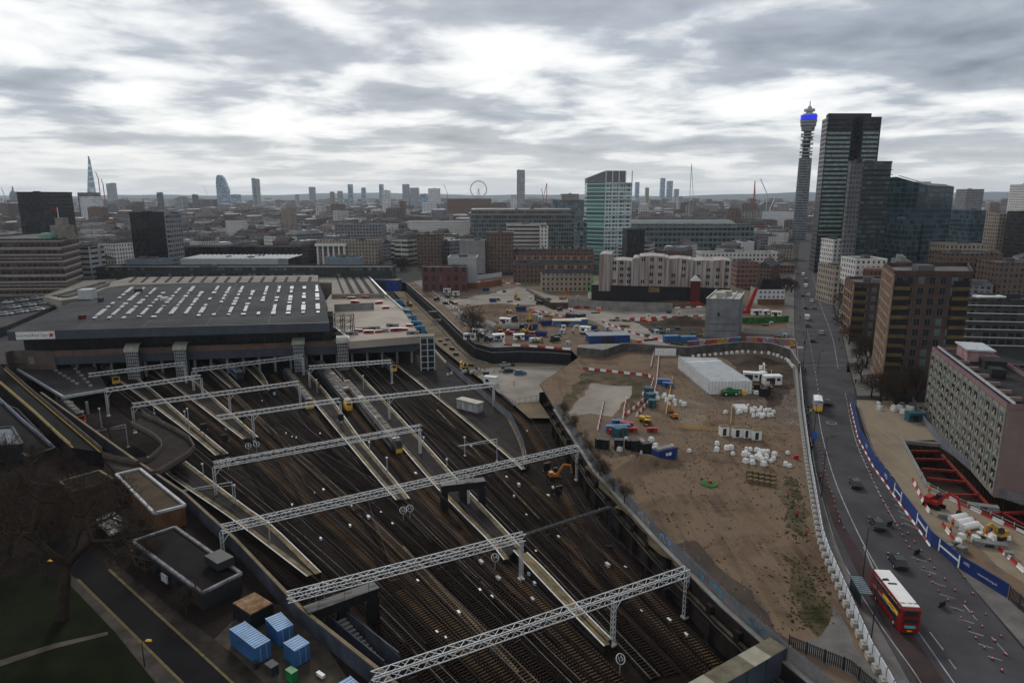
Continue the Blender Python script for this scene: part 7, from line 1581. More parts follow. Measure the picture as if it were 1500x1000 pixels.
# ---- midground named blocks: (name, label, x0, x1, ytop, distance, depth, wall)
for a in [
 ('office_block', 'white six storey corner office beyond the brick towers', 1203, 1240, 351, 520, 22, f_wht), ('office_block', 'long red brick office with tall windows below the dark towers', 1240, 1353, 347, 560, 30, facade('f_redtall', (.17, .085, .065), (.02, .022, .026), 4.2, 7, .5, .7, (.25, .2, .17))),
 ('office_block', 'tan brick block with dark steel roof left of the smaller brick block', 1213, 1232, 390, 395, 22, f_tan), ('terrace', 'white and brick terrace roofs behind the smaller brick block', 1232, 1300, 379, 430, 20, f_wht), ('apartment_block', 'brown long block with terraces right of the tall brick tower', 1360, 1470, 371, 420, 22, f_brn), ('apartment_block', 'brown block with blue bay at the right edge above the balcony slab', 1430, 1520, 384, 390, 20, f_brn), ('apartment_block', 'cream rooftop block below the wide glass office', 1362, 1440, 357, 470, 18, f_tan),
 ('glass_office', 'low blue glass office with triangular shading right of the wide glass office', 1397, 1445, 308, 620, 40, f_blue), ('office_block', 'pale grey banded tower far behind the low blue glass office', 1401, 1442, 277, 1250, 30, f_gry), ('tower_block', 'white gridded tower cut by the right edge', 1480, 1530, 270, 900, 30, f_wht), ('office_block', 'brown and dark banded office at the right edge', 1444, 1482, 312, 640, 30, f_tan), ('glass_office', 'dark banded glass office at the right edge', 1478, 1540, 310, 600, 30, f_blk), ('glass_office', 'low blue glass block joining the two dark towers to the wide glass office', 1305, 1350, 321, 500, 20, f_blue),
 ('office_block', 'wide dark glass office with a long curved pale roof in the centre', 690, 842, 307, 830, 40, facade('f_cent', (.15, .16, .155), (.03, .045, .05), 3, 5, .85, .7)), ('office_block', 'cream office with black bands in front of the curved roof office', 742, 800, 328, 640, 25, f_band), ('office_block', 'pale cream corner block left of the green glass hospital tower', 790, 803, 332, 620, 25, f_wht), ('glass_office', 'low green glass wing left of the green glass hospital tower', 841, 860, 327, 640, 30, f_glass),
 ('office_block', 'cream mansard block with round dormers near the centre', 597, 688, 324, 900, 30, f_wht), ('sheeted_block', 'grey sheeted block with red edge in the brick streets', 673, 712, 352, 560, 25, mat('grey_sheeting', (.24, .235, .23), .9, .2, .2)), ('brick_block', 'stepped brown brick hotel above the far works', 610, 650, 343, 620, 30, f_brn), ('brick_block', 'dark brick block right of the grey sheeted block', 712, 752, 340, 570, 30, f_brn), ('white_shed', 'white sheeted shed with flat roof beside the red brick station house', 656, 700, 377, 470, 22, m_cs), ('brick_house', 'low red brick house with arched windows at the end of the avenue', 618, 685, 391, 450, 14, facade('f_arch', (.11, .04, .035), (.03, .03, .035), 5, 6, .4, .6)),
 ('terrace', 'brown brick terrace with chimneys left of the sheeted building', 752, 866, 387, 500, 16, f_brn), ('terrace', 'dark brick terrace row behind the brown brick terrace', 752, 870, 370, 575, 16, f_red), ('brick_block', 'sandy brick corner house at the foot of the terrace row', 792, 866, 401, 452, 14, f_tan), ('brick_block', 'red brick block with white balconies right of the sheeted building', 1068, 1112, 384, 470, 18, f_red), ('brick_block', 'dark red brick mansion block left of the road', 1112, 1165, 388, 560, 25, f_red), ('office_block', 'pale boxy roof unit among the gardens', 1079, 1105, 354, 620, 14, m_cw), ('office_block', 'long white bow windowed terrace behind the sheeted building', 1020, 1140, 369, 560, 16, f_wht),
 ('curved_glass_hall', 'long low curved glass roofed hall right of the green glass hospital tower', 885, 1105, 328, 760, 40, facade('f_hall', (.16, .19, .19), (.03, .045, .045), 5, 6, .8, .6)), ('office_block', 'dark brick podium at the foot of the green glass hospital tower', 912, 945, 336, 600, 25, f_blk), ('office_block', 'dark long block beyond the curved glass hall', 930, 1050, 318, 1000, 30, f_gry),
 ('classical_block', 'long classical brick block with a white portico behind the station', 463, 560, 352, 640, 25, f_tan), ('classical_block', 'grey stone block with arcades behind the long classical block', 490, 565, 328, 760, 30, f_gry), ('office_block', 'dark low office with arched roof edge behind the station forecourt', 253, 450, 361, 560, 18, f_blk), ('station_hall', 'long low hall with pale roof trusses behind the station roof', 264, 422, 379, 480, 22, m_cs), ('plant_block', 'pale blue grey plant box below the dark office tower', 184, 252, 380, 480, 14, mat('pale_plant', (.18, .22, .26), .8, .25, .3)), ('plant_block', 'blue grey plant box behind the right end of the station roof', 476, 533, 377, 500, 14, mat('pale_plant', (.18, .22, .26), .8)),
 ('station_annexe', 'dark long low annexe with glazing running behind the station roofs', 140, 580, 391, 460, 16, facade('f_annexe', (.03, .033, .036), (.05, .055, .06), 3, 4, .7, .5)), ('white_office', 'white banded office at the left behind the bare trees', 112, 150, 362, 470, 18, facade('f_wband', (.38, .38, .38), (.02, .02, .025), 12, 3.6, .7, .4)), ('terrace', 'white and grey terrace at the left edge behind the bare trees', 35, 60, 398, 420, 14, f_wht), ('office_block', 'cream banded block behind the dark office tower', 330, 362, 323, 900, 20, f_wht), ('brick_block', 'brown stone block with towers left of the far trees', 412, 434, 306, 1000, 30, f_tan)]:
    o = far(a[0], a[1], a[2], a[3], a[4], a[5], a[6], a[7])
for lbl, m_ in (('brown brick terrace with chimneys left of the sheeted building', 10), ('dark brick terrace row behind the brown brick terrace', 12), ('sandy brick corner house at the foot of the terrace row', 5)):
    o = by_label_(lbl); z_ = max(v.co.z for v in kids(o)[0].data.vertices); X_ = max(v.co.x for v in kids(o)[0].data.vertices)
    b = MB(); b.add([(0, 0, z_), (X_, 0, z_), (X_, 13, z_), (0, 13, z_), (0, 6.5, z_ + 3.5), (X_, 6.5, z_ + 3.5)], [(0, 1, 5, 4), (1, 2, 5), (2, 3, 4, 5), (3, 0, 4)]); k = b.build('pitched_roof', mat('terrace_slate', (.045, .043, .048), .85, .35, .3), o)
    for q in range(m_): b = MB(); b.bx(X_ * (q + .5) / m_ - .9, 6, z_ + 2, X_ * (q + .5) / m_ + .9, 7.2, z_ + 5.6); b.build('chimney', m_lbrick, k)
# curved pale roof, portico, trusses as parts of the blocks above
def by_label(s): return next(x for x in bpy.data.objects if x.get('label') == s)
def roofline(lbl, x0, x1, ytop, Y, fn, nm, m):
    o = by_label(lbl); b = MB(o.location); fn(b, XY(x0, ytop, Y), XY(x1, ytop, Y), Y, ZY(ytop, Y)); b.build(nm, m, o)
def vault(b, xa, xb, Y, z, dep=40, r=5, n=8):
    for k in range(n):
        a0, a1 = k / n * math.pi * .5, (k + 1) / n * math.pi * .5; y0, y1 = Y - 2 + dep * (1 - math.cos(a0)), Y - 2 + dep * (1 - math.cos(a1)); z0, z1 = z - 3 + (r + 3) * math.sin(a0), z - 3 + (r + 3) * math.sin(a1)
        b.add([(xa, y0, z0), (xb, y0, z0), (xb, y1, z1), (xa, y1, z1)], [(0, 1, 2, 3), (3, 2, 1, 0)])
roofline('wide dark glass office with a long curved pale roof in the centre', 689, 838, 312, 830, vault, 'vaulted_roof', mat('pale_vault', (.30, .28, .25), .5, .15, .1))
roofline('long low curved glass roofed hall right of the green glass hospital tower', 888, 1080, 330, 760, vault, 'vaulted_roof', mat('glass_vault', (.22, .26, .25), .3, .3, .1))
def port(b, xa, xb, Y, z):
    for k in range(6): x = xa + (xb - xa) * k / 5; b.tube((x, Y - 3, 0), (x, Y - 3, z - 2), 1.0, .9, 10)
    b.bx(xa - 2, Y - 4.5, z - 2, xb + 2, Y, z)
roofline('long classical brick block with a white portico behind the station', 466, 505, 357, 640, port, 'portico', m_wp)
def truss(b, xa, xb, Y, z):
    for k in range(24): x = xa + (xb - xa) * k / 23; b.bar((x, Y, z), (x + 4, Y + 22, z + 1), .8, .6)
roofline('long low hall with pale roof trusses behind the station roof', 268, 420, 379, 480, truss, 'roof_trusses', m_wp)
# left brown office with cream bands
m_crb = facade('f_cream_bands', (.085, .060, .052), (.022, .022, .026), 3, 4, .8, .45, (.40, .36, .31)); A, B = W(-60, 425), W(78, 428); z1 = ZY(352, 420)
A, B = (XY(-70, 352, 400), 400), (XY(88, 352, 405), 405); lo_ = pbld('office_block', 'large brown office with cream bands and green corner dome at the left', [Vector((*A, 0)), Vector((*B, 0)), Vector((XY(115, 352, 440), 440, 0)), Vector((XY(100, 352, 480), 480, 0)), Vector((A[0], 470, 0))], 0, ZY(350, 400), m_crb, m_flat, cat='office')
z1 = ZY(350, 400)
b = MB(); c = Vector((XY(64, 350, 410), 410, 0)) - lo_.location; b.lathe([(5, z1), (4.6, z1 + 1.5), (3, z1 + 2.6), (.5, z1 + 3)], (c.x, c.y + 4, 0), 14); b.build('green_dome', mat('copper_green', (.12, .24, .18), .7, .25), lo_)
b = MB(); c = Vector((XY(86, 350, 415), 415, 0)) - lo_.location; b.box((c.x, c.y + 5, z1 + 3), (10, 8, 8)); b.box((c.x, c.y + 5, z1 + 9), (5, 5, 5)); b.build('corner_turret', mat('portland', (.22, .20, .175), .9, .3, .3), lo_)
b = MB(); b.tube((c.x - 1, c.y + 4, z1), (c.x - 1, c.y + 4, ZY(304, 415)), .25, .2, 6); k = b.build('flagpole', m_wp, lo_); b = MB(); zf = ZY(306, 415); b.add([(c.x - 1, c.y + 4, zf), (c.x - 1, c.y + 4, zf - 1.8), (c.x - 4.2, c.y + 4.6, zf - 2), (c.x - 4, c.y + 3.6, zf - .1)], [(0, 1, 2, 3), (3, 2, 1, 0)]); b.build('flag', m_red, k)
for i in range(6):
    b = MB(); z = 5 + i * (z1 - 6) / 6; b.bar((0, -.4, z), (B[0] - A[0], 5 - .4, z), .8, .8); b.build('cream_band', mat('portland', (.22, .20, .175)), lo_)

# ---- landmark towers
def tower(name, label, x0, x1, ytop, Y, depth, mw, rot=0, cat='tower', par=1.5, comp=True): return far(name, label, x0, x1, ytop, Y, depth, mw, m_roof, rot=rot, cat=cat, par=par, comp=comp)
tower('office_tower', 'wide black glass office cube near the left edge', 24, 100, 281, 620, 45, f_blk)
dt = tower('office_tower', 'black office tower with a grey side behind the station', 189, 240, 311, 500, 24, f_blk); 
tower('office_tower', 'grey side shaft attached to the black office tower behind the station', 240.3, 252, 313, 503, 20, f_gry)
# tower with light bands
Y = 565; zt = ZY(172, Y)
et = root('skyscraper', 'tallest dark skyscraper with pale green window bands on the right', 'skyscraper', (XY(1213, 170, Y), Y, 0)); note([et.location], 40); X0 = et.location.x
m_et = facade('f_et', (.022, .026, .032), (.018, .022, .028), 1.6, 3.55, .7, .5); xr = XY(1250, 172, Y) - X0; xq = XY(1262, 172, Y) - X0; xe = XY(1288, 168, Y) - X0; xl = XY(1205, 171, Y + 20) - X0
b = MB(); b.prism([(0, 0), (xr, 0), (xr, 6), (xq, 6), (xq, -4), (xe, -4), (xe, 20), (xl, 20)], 0, zt); b.build('wall', m_et, et); b = MB(); b.prism([(2, 4), (xe - 4, 4), (xe - 4, 17), (6, 17)], zt, zt + 3.5); b.build('plant_floor', m_roof, et)
m_bandg = mat('pale_green_band', (.26, .35, .32), .25, .35, .25)
for i in range(33):
    z = zt - 13 - i * 3.45
    if z < 8: break
    b = MB(); b.bx(.8, -.14, z, xr - .8, -.02, z + 1.7 if i < 22 else z + 1.0); b.build('window_band', m_bandg if i < 24 else m_paleg, et); b = MB(); b.bx(xq + .8, -4.14, z, xe - .8, -4.02, z + 1.7 if i < 22 else z + 1.0); b.build('window_band', m_bandg if i < 24 else m_paleg, et)
b = MB()
for k in range(30): x = xe * k / 29; b.bx(x - .08, -.3 if x < xq else -4.3, 6, x + .08, 0 if x < xq else -4, zt)
b.build('mullions', m_dsteel, et)
tb = tower('residential_tower', 'dark residential tower with patterned pale left side before the tallest skyscraper', 1266, 1307, 236, 480, 22, facade('f_tb', (.035, .042, .050), (.02, .03, .038), 3.2, 3.3, .75, .6, (.10, .11, .12), .2, .2, (.06, .11, .12)), comp=False)
tl_ = far('residential_wing', 'pale patterned wing on the left side of the dark residential tower', 1247, 1265.7, 236, 478, 3, facade('f_tl', (.12, .118, .125), (.02, .022, .026), 2.2, 3.3, .55, .5), m_roof, cat='tower', comp=False)
zt = ZY(238, 480)
for i in range(26):
    b = MB(); b.bx(-.5, -.8, zt - 5 - i * 3.3, XY(1307, 236, 480) - XY(1266, 236, 480) + .8, -.02, zt - 4.6 - i * 3.3); b.build('balcony_slab', m_dsteel, tb)
# wedge glass office
Y = 520; gl = root('glass_office', 'wide dark blue glass office with a sloping roof right of the twin towers', 'office', (XY(1313, 259, Y), Y, 0)); X0 = gl.location.x; note([gl.location + Vector((25, 10, 0))], 40)
pts = [(0, 0, ZY(259, Y)), (XY(1360, 272, Y - 14) - X0, -14, ZY(272, Y - 14)), (XY(1398, 273, Y) - X0, 0, ZY(274, Y)), (XY(1385, 268, Y + 40) - X0, 40, ZY(270, Y + 40)), (2, 40, ZY(263, Y + 40))]
b = MB(); n = 5; b.add([(x, y, 0) for x, y, z in pts] + pts, [(i, (i + 1) % n, n + (i + 1) % n, n + i) for i in range(n)] + [tuple(range(n, 2 * n))]); b.build('glass_body', f_blue, gl); b = MB(); b.bar(Vector(pts[0]) + Vector((2, 1, 1)), Vector(pts[1]) + Vector((0, 1, 1)), 1, .5); b.bar(Vector(pts[1]) + Vector((0, 2, .5)), Vector(pts[2]) + Vector((0, 2, .5)), .8, .5); b.box(Vector(pts[1]) + Vector((2, 12, 2)), (10, 6, 2)); b.build('roof_edge', m_galv, gl)
# hospital tower
Y = 700; zt = ZY(250, Y); X0 = XY(888, 250, Y); x1 = XY(927, 250, Y) - X0; hx = XY(862, 262, Y) - X0
hp = root('hospital_tower', 'green glass hospital tower with white frame and grey top storeys', 'tower', (X0, Y, 0)); note([hp.location], 45); zs = ZY(262, Y + 8); m_hg = facade('f_hosp', (.72, .77, .77), (.07, .19, .19), 3.6, 3.9, .88, .66, None, .1, .15, (.17, .36, .36))
b = MB(); b.prism([(0, 0), (x1, 3), (x1, 30), (0, 30)], 0, zt - 12); b.build('wall', m_hg, hp); b = MB(); b.prism([(-.2, 20), (0, .2), (x1 - 6, 2.6), (x1 - 6, 28)], zt - 12, zt); b.build('grey_top', mat('hospital_grey', (.16, .175, .19), .7, .15, .2), hp)
b = MB(); b.prism([(hx, 12), (-.3, .3), (-.3, 30), (hx, 34)], 0, zs - 4); b.build('glass_wing', facade('f_hosp2', (.42, .54, .53), (.06, .19, .19), 40, 3.9, .98, .72, None, .1, .12, (.17, .36, .36)), hp); b = MB(); b.add([(hx, 12, zs - 4), (-.3, .3, zs - 4), (-.3, .3, zt), (hx, 12, zs + 1), (hx, 34, zs - 4), (-.3, 30, zs - 4), (-.3, 30, zt), (hx, 34, zs + 1)], [(0, 1, 2, 3), (4, 7, 6, 5), (3, 2, 6, 7), (0, 3, 7, 4)]); b.build('sloping_top', mat('hospital_grey', (.16, .175, .19)), hp)
for k in range(5): x = x1 * k / 4; b = MB(); b.bx(x - .5, x * .1 - .5, 0, x + .5, x * .1, zt); b.build('white_rib', m_cw, hp)
for k in range(5):
    b = MB(); z = zt - 12 - k * 15.6; b.bx(0, -.4, z - .5, x1, .1, z + .5); b.bx(x1 * .5, 1, z - .5, x1, 2.6, z + .5); b.build('white_band', m_cw, hp)
# communications tower
Y = 993; X0 = XY(1180, 230, Y); s_ = Y / 1000 * .98
tw = root('communications_tower', 'tall round communications tower with a glowing blue band near its top', 'tower', (X0, Y, 0)); note([tw.location], 20)
z = lambda y: ZY(y, Y)
b = MB(); b.lathe([(9.5, 0), (9.2, 40), (8.6, z(232)), (6, z(231))], n=24); b.build('glass_shaft', facade('f_tw', (.16, .18, .19), (.035, .045, .055), 2, 3.6, .9, .62), tw)
b = MB(); b.lathe([(5, z(232)), (5, z(192))], n=16); b.build('open_core', m_dsteel, tw)
for y in (228, 223, 218, 212, 206, 201, 197): b = MB(); b.lathe([(2, z(y)), (8.6, z(y)), (8.6, z(y - 1.2)), (2, z(y - 1.2))], n=20); b.build('aerial_ring', m_galv, tw)
for k in range(10):
    a = k * 2.4; zz_ = z(226 - k * 3); b = MB(); b.tube((math.cos(a) * 6, math.sin(a) * 6, zz_), (math.cos(a) * 8.2, math.sin(a) * 8.2, zz_), 1.2, 1.9, 10); b.build('dish', m_cs, tw)
b = MB(); b.lathe([(5, z(193)), (8.5, z(192)), (9, z(186)), (10.3, z(185)), (10.3, z(180)), (11, z(179)), (11, z(176))], n=28); b.build('lower_drums', facade('f_dr', (.22, .235, .25), (.05, .06, .07), 50, 4.2, .99, .5), tw)
m_led = mat('led_blue', (.01, .03, .75), .5, 0, emit=.55); b = MB(); b.lathe([(10.8, z(175.5)), (10.8, z(169))], n=28); b.build('screen_band', m_led, tw)
b = MB(); b.lathe([(10.6, z(169)), (9.6, z(167)), (4.5, z(166.5)), (4.5, z(164)), (7.2, z(163.5)), (7.2, z(160)), (3, z(159)), (2.2, z(156)), (.01, z(156))], n=24); b.build('top_drum', m_cs, tw); b = MB(); b.tube((0, 0, z(157)), (0, 0, z(148)), 1.0, .5, 8); b.build('mast', m_galv, tw)
# far skyline
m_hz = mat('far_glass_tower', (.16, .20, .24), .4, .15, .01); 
sh_ = root('skyscraper', 'slender glass spire tapering to a split point on the left skyline', 'skyscraper', (XY(133, 282, 3800), 3800, 0)); b = MB(); zt = ZY(229, 3800); hw = 27; b.add([(-hw, -8, 0), (hw, -8, 0), (hw, 12, 0), (-hw, 12, 0), (11, -2, zt), (16, -2, zt), (18, 3, zt - 22), (12, 3, zt - 12)], [(0, 1, 5, 4), (1, 2, 6, 5), (2, 3, 7, 6), (3, 0, 4, 7), (4, 5, 6, 7)]); b.build('glass_spire', facade('f_shard', (.34, .42, .49), (.26, .35, .43), 60, 8, .9, .8, None, .1, .2), sh_); b = MB(); b.tube((11, -2, zt - 25), (10, -2, zt + 4), 3, .4, 4); b.build('spire_tip', m_hz, sh_)  # spire colour carries painted-in pale blue haze
sk_l = [('tower_block', 'pale blocky hospital tower right of the glass spire', 155, 169, 269, 3600, 'g'), ('tower_block', 'stepped part of the blocky hospital tower by the glass spire', 160, 170, 268, 3650, 'g'), ('office_block', 'dark wide office in front of the glass spire', 113, 146, 282, 1500, 'd'), ('office_block', 'white low block below the glass spire', 116, 150, 288, 1450, 'w'), ('tower_block', 'small dark tower alone left of the centre skyline', 229, 235, 282, 2200, 'd'), ('tower_block', 'dark slab tower right of the curved glass tower', 368, 373.4, 261, 3000, 'b'), ('tower_block', 'paler half of the dark slab tower right of the curved glass tower', 373.6, 380, 262, 3000, 'g'), ('office_block', 'wide low block left of the curved glass tower', 260, 274, 288, 2400, 'g'), ('office_block', 'dark small block left of the curved glass tower', 281, 289, 285, 2400, 'd'), ('office_block', 'low block with a notched top right of the curved glass tower', 338, 353, 285, 2800, 'b'),
 ('tower_block', 'pale glass tower over the far roofs, left centre', 452, 462, 274, 3200, 'g'), ('office_block', 'grey tower group left of the pale glass tower', 432, 438, 285, 3000, 'g'), ('tower_block', 'glass tower with a pointed corner in the centre left', 509, 517, 270, 3200, 'b'), ('tower_block', 'narrow blue tower right of the pointed glass tower', 529, 536, 275, 3200, 'b'), ('tower_block', 'slim tower next to the white tower block, centre left', 555, 562, 270, 3200, 'b'), ('tower_block', 'white and grey banded tower block standing before the slim tower', 559, 572, 279, 1900, 'w'), ('tower_block', 'brown tower in the centre left skyline', 483, 490, 281, 3000, 't'), ('tower_block', 'grey tower between two glass towers', 494, 502, 280, 3000, 'g'), ('tower_block', 'wide grey office tower pair, left half', 589, 600, 270, 2900, 'g'), ('tower_block', 'wide grey office tower pair, right half', 600.4, 614, 275, 2900, 'g'), ('tower_block', 'dark blue block right of the grey pair', 615, 627, 284, 2700, 'b'), ('tower_block', 'white office tower in the centre', 627, 645, 276, 2600, 'w'), ('office_block', 'pale wide block below the white office tower', 618, 640, 296, 1900, 'w'),
 ('office_block', 'red brick office left of the cream mansard block', 585, 595, 295, 1600, 'r'), ('office_block', 'red and green roofed block under the giant wheel', 655, 720, 291, 1900, 'r'), ('tower_block', 'tall slim grey tower right of the giant wheel', 757, 769, 249, 1900, 'g'), ('tower_block', 'white block at the foot of the tall slim grey tower', 748, 757, 287, 1900, 'w'), ('office_block', 'brown topped dark office left of the green glass hospital tower', 808, 855, 293, 1100, 'd'), ('office_block', 'brown upper storeys of the dark office left of the hospital tower', 821, 848, 284, 1110, 't'),
 ('tower_block', 'slim blue tower just right of the hospital tower', 930, 937, 267, 3800, 'b'), ('tower_block', 'small brown tower right of the slim blue tower', 945, 951, 275, 3200, 't'), ('tower_block', 'tall blue white tower in the right centre cluster', 967, 975, 261, 4200, 'b'), ('tower_block', 'crowned round tower beside the tall blue white tower', 976.5, 986, 265, 4200, 'b'), ('tower_block', 'shorter grey tower of the right centre cluster', 987, 995, 277, 4000, 'g'), ('tower_block', 'pale grey tower block in front of the right cluster', 991, 1001, 288, 2200, 'g'), ('office_block', 'brown block beside the far red crane', 1095, 1108, 291, 2200, 'r'), ('office_block', 'white long low roof beyond the right centre', 1100, 1170, 310, 1300, 'w'),
 ('office_block', 'cathedral like dark dome tower base at the far left', 21, 26, 281, 3000, 'g'), ('tower_block', 'small tower right of the black office tower', 255, 262, 290, 2200, 'g')]
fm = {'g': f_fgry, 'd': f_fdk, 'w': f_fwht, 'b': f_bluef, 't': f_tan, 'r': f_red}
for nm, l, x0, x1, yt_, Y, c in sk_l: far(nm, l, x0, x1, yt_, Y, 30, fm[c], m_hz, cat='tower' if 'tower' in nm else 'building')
b = MB(); Y = 3100; zt = ZY(256, Y); zz = lambda y: ZY(y, Y); x = lambda p: XY(p, 275, Y) - XY(326, 275, Y)
o = root('skyscraper', 'bulging glass tower with a sloping rounded top on the left skyline', 'skyscraper', (XY(326, 275, Y), Y, 0)); sec = [(318, 333, 300), (318, 335, 290), (318, 335, 278), (318, 332, 268), (319, 329, 260), (321, 326, 256.5)]
vs = []
for a, c, y in sec: z_ = max(0, zz(y)) if y < 300 else 0; vs += [(x(a), -10, z_), (x(c), -10, z_), (x(c) - 3, 20, z_), (x(a) + 3, 20, z_)]
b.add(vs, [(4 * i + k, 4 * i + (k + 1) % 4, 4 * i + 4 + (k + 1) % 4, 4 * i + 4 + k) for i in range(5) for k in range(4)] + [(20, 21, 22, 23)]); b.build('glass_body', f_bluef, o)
ww = root('observation_wheel', 'giant observation wheel on the far skyline', 'wheel', (XY(701, 277, 3300), 3300, 0)); zc, Rr = ZY(277.5, 3300), 37; b = MB()
for i in range(32):
    a, q = i / 32 * 6.283, (i + 1) / 32 * 6.283; b.bar((math.cos(a) * Rr, 0, zc + math.sin(a) * Rr), (math.cos(q) * Rr, 0, zc + math.sin(q) * Rr), 3.0)
b.build('rim', m_cs, ww); b = MB()
for i in range(16): a = i / 16 * 6.283; b.bar((0, 0, zc), (math.cos(a) * Rr, 0, zc + math.sin(a) * Rr), .5)
b.build('spokes', m_cs, ww); b = MB(); b.bar((0, 0, zc), (-18, 8, 0), 2.5); b.bar((0, 0, zc), (18, 8, 0), 2.5); b.build('support_legs', m_cs, ww)
for i in range(32): a = i / 32 * 6.283; b = MB(); b.box((math.cos(a) * (Rr + 3), 0, zc + math.sin(a) * (Rr + 3)), (4, 4, 3)); b.build('capsule', m_cs, ww)
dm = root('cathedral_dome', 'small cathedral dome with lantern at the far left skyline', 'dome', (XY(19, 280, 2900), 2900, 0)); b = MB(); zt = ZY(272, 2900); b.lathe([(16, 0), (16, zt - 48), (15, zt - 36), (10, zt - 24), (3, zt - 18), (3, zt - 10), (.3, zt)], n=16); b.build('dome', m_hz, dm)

# ---- low city fabric
protos = []
def proto(i):
    r = random.Random(100 + i); b = MB(); mw = FABM[i % len(FABM)]; kind = i % 3; Wd, Dp, Hh = r.uniform(22, 44), r.uniform(14, 24), r.uniform(11, 19)
    o = root('city_building', 'x', 'building'); b.bx(-Wd / 2, -Dp / 2, 0, Wd / 2, Dp / 2, Hh); 
    if i % 2: b.bx(Wd / 2 - 12, Dp / 2, 0, Wd / 2, Dp / 2 + 16, Hh - 2)
    b.build('wall', mw, o); b = MB()
    if kind == 0:
        b.add([(-Wd / 2, -Dp / 2, Hh), (Wd / 2, -Dp / 2, Hh), (Wd / 2, Dp / 2, Hh), (-Wd / 2, Dp / 2, Hh), (-Wd / 2 + 1, 0, Hh + 4), (Wd / 2 - 1, 0, Hh + 4)], [(0, 1, 5, 4), (1, 2, 5), (2, 3, 4, 5), (3, 0, 4)])
        k = b.build('roof', mat('slate_roof', (.050, .050, .058), .8, .4, .1), o); 
        for q in range(5): b = MB(); x = -Wd / 2 + Wd * (q + .5) / 5; b.bx(x - 1, -.6, Hh + 2, x + 1, .6, Hh + 6); b.build('chimney', m_lbrick, k)
    elif kind == 1:
        b.bx(-Wd / 2 - .2, -Dp / 2 - .2, Hh, Wd / 2 + .2, Dp / 2 + .2, Hh + .6); b.bx(-Wd / 2 + 3, -Dp / 2 + 3, Hh + .6, Wd / 2 - 3, Dp / 2 - 3, Hh + 3.4); k = b.build('roof', [m_flat, m_cw][0] if i % 4 else mat('light_roof', (.30, .30, .31), .8, .3, .1), o)
        for q in range(3): b = MB(); b.box((r.uniform(-Wd / 3, Wd / 3), 0, Hh + 4.4), (r.uniform(3, 8), 4, 2)); b.build('plant_room', m_concr, k)
    else:
        b.prism([(-Wd / 2, -Dp / 2), (Wd / 2, -Dp / 2), (Wd / 2, Dp / 2), (-Wd / 2, Dp / 2)], Hh, Hh + .3); b.box((0, 0, Hh + 2), (Wd, Dp, 3.4), 0, 0, .86); k = b.build('roof', mat('lead_roof', (.10, .11, .12), .7, .3, .1), o)
        for q in range(3): b = MB(); b.box((-Wd / 3 + q * Wd / 3, 1, Hh + 4.2), (3, 2, 1.6)); b.build('chimney', m_lbrick, k)
    return o
cn_ = ['brown brick', 'red brick', 'tan stone', 'white stuccoed', 'grey rendered', 'dark brown brick', 'sandy', 'cream banded', 'old brown brick', 'grey office like']; kn = ['slate roof', 'flat roof', 'lead mansard']
protos = [proto(i) for i in range(20)]; rr = random.Random(42); cnt = 0
def pxof(X, Y, Z):
    d_ = EYE - Z; den = Y * CP + d_ * SP; return (750 + FOC * X / den, 500 + FOC * (d_ * CP - Y * SP) / den)
def blocked(X, Y, r_):
    if any((X - a) ** 2 + (Y - c) ** 2 < (r_ + q * .85) ** 2 for a, c, q in USED): return True
    x, y = pxof(X, Y, 0)
    rd = 236.5 + (Y - 562) * .42                     # the road ahead
    if abs(X - (rd + 12)) < 30 and Y < 1100 and x > 1000: return True
    if x < 185: return y > 402 or (x < 120 and y > 385 and Y < 470)
    if x < 600: return y > 385
    if x < 640: return Y < 1000 and abs(x - 590) < 35 or y > 392
    if x < 860: return y > 402
    if x < 1075: return y > 398
    if x < 1165: return y > 425
    return y > 452
Y = 400; lab = {}
while Y < 1500 and cnt < 292:
    x = -Y * .84
    while x < Y * .84 and cnt < 292:
        X, YY = x + rr.uniform(-6, 6), Y + rr.uniform(-7, 7)
        if not blocked(X, YY, 13):
            i = rr.randrange(20); o = place(protos[i], (X, YY, 0), R(rr.choice((-25, 65, -31, 59, -20, 68))), scale=(rr.uniform(.7, .95), rr.uniform(.75, 1.0), rr.uniform(.7, 1.2)))
            px_, _ = pxof(X, YY, 0); zone = 'behind the station left' if px_ < 300 else 'behind the station right' if px_ < 600 else 'beyond the works in the centre' if px_ < 900 else 'beyond the sheeted building' if px_ < 1165 else 'behind the brick towers on the right'
            dist = 'near' if YY < 650 else 'middle' if YY < 1000 else 'far'
            l = '%s block, %s, %s, %s' % (cn_[i % 10], kn[i % 3], zone, dist); o['label'] = l; o['group'] = l.replace(' block,', ' blocks,'); cnt += 1
        x += 40 * (1 + (Y - 400) / 2200)
    Y += 40 * (1 + (Y - 400) / 1800)
for p in protos:
    if p.get('label') == 'x':
        for k in kids(p):
            for g in kids(k): bpy.data.objects.remove(g)
            bpy.data.objects.remove(k)
        bpy.data.objects.remove(p)
YC = Y
bs = [MB() for _ in range(7)]; dm_ = [facade('d0', (.15, .11, .09), (.03, .03, .035), 5, 4, .5, .5), facade('d1', (.28, .25, .22), (.04, .04, .045), 5, 4, .5, .5), facade('d2', (.55, .54, .53), (.05, .055, .06), 5, 4, .5, .5), f_gry, facade('d4', (.17, .10, .08), (.03, .03, .035), 5, 4, .5, .5), m_flat, mat('dark_roofs', (.05, .05, .055), .8, .4, .02), mat('bright_roofs', (.5, .5, .52), .7, .3, .02)]
dc = MB(); Y = YC
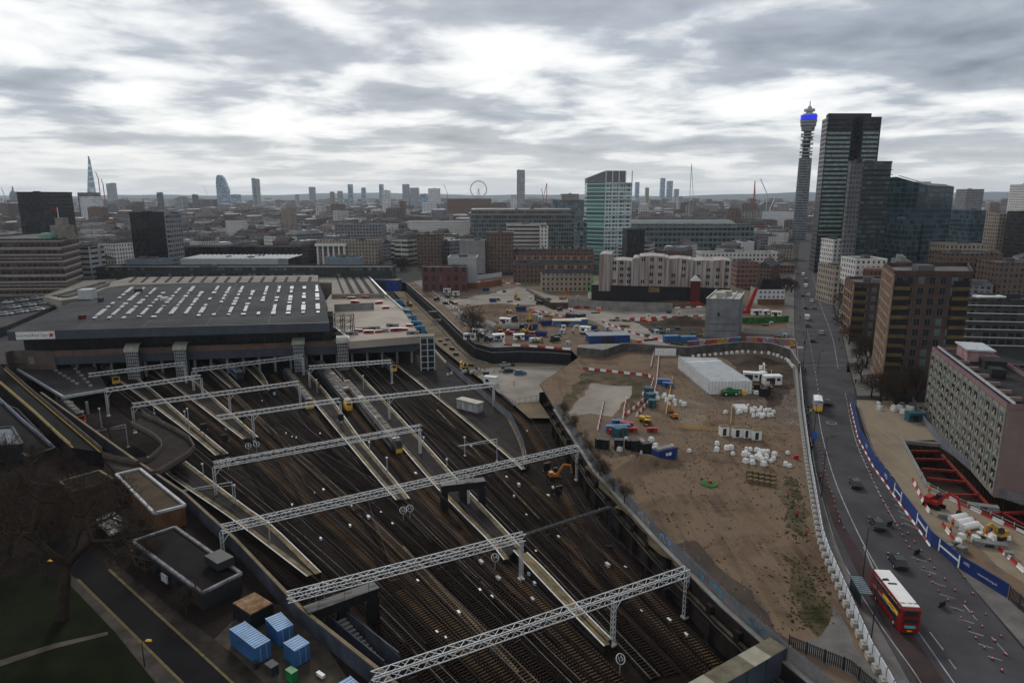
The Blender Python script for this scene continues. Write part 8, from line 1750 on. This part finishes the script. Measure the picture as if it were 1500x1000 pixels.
while Y < 7500:
    st_ = 24 + Y * .0095; x = -Y * .86
    while x < Y * .86:
        if rr.random() < .78:
            h = rr.uniform(9, 24) * (1.0 if rr.random() < .93 else 2.0); mi = rr.choice((0, 0, 1, 1, 2, 3, 4, 0, 0)); X, YY = x + rr.uniform(-10, 10), Y + rr.uniform(-10, 10); a = R(rr.choice((-28, 62, -15, 70))); w_, d_ = st_ * rr.uniform(.5, .95), st_ * rr.uniform(.35, .6)
            if not any((X - a_) ** 2 + (YY - c_) ** 2 < (20 + q) ** 2 for a_, c_, q in USED):
                dc.box((X, YY, h / 2), (w_, d_, h), a, mi)
                dc.box((X, YY, h + .8), (w_ * .92, d_ * .8, 1.8), a, rr.choice((5, 6, 7, 6, 6, 5)), .8)
        x += st_ * 1.05
    Y += st_ * .95
o = dc.build('distant_city', dm_); prop(o, 'dense low rooftops of the far city reaching the horizon', 'city', kind='stuff')
# distant tree masses
tm = MB(); 
for k in range(2600):
    cxp, cyp, sx_, sy_ = rr.choice([(0, 6500, 4500, 900), (2500, 5200, 1200, 500), (-1400, 3900, 700, 250), (900, 3000, 300, 120), (200, 2300, 120, 60), (-400, 2000, 180, 80), (1500, 2400, 300, 100)]); c = Vector((cxp + rr.gauss(0, sx_), cyp + rr.gauss(0, sy_), 0)); s = rr.uniform(8, 16)
    tm.box((c.x, c.y, s * .5), (s * rr.uniform(.8, 2), s, s), rr.uniform(0, 3), 0, .55)
prop(tm.build('distant_trees', mat('winter_wood', (.045, .038, .030), .95, .4, .05)), 'brown winter tree masses scattered through the far city', 'trees', kind='stuff')
# hills, with the blue of distance haze painted into their colour
hb = MB(); N = 90; vs = []
for i in range(N + 1):
    X = -14000 + 28000 * i / N; h = 88 + 18 * math.sin(i * .21) + 14 * math.sin(i * .53 + 1) + 6 * math.sin(i * 1.7)
    if X > 3000: h += 18
    vs += [(X, 9800, -5), (X, 11800 + 300 * math.sin(i * .4), h), (X, 15000, -5)]
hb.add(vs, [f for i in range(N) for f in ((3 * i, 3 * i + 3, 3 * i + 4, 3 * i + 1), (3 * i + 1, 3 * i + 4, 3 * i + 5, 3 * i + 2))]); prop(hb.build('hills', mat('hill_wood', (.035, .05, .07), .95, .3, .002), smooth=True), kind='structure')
# ---------------------------------------------------------------- haze
hm = bpy.data.materials.new('haze'); hm.use_nodes = True; t = hm.node_tree; t.nodes.clear(); vo = t.nodes.new('ShaderNodeVolumePrincipled'); vo.inputs['Color'].default_value = (.82, .91, 1, 1); vo.inputs['Density'].default_value = 4.0e-5; vo.inputs['Anisotropy'].default_value = .3
mo = t.nodes.new('ShaderNodeOutputMaterial'); t.links.new(vo.outputs[0], mo.inputs['Volume'])
b = MB(); b.bx(-14000, -300, -9.5, 14000, 15500, 215); hz_ = b.build('haze', hm); hz_['kind'] = 'stuff'
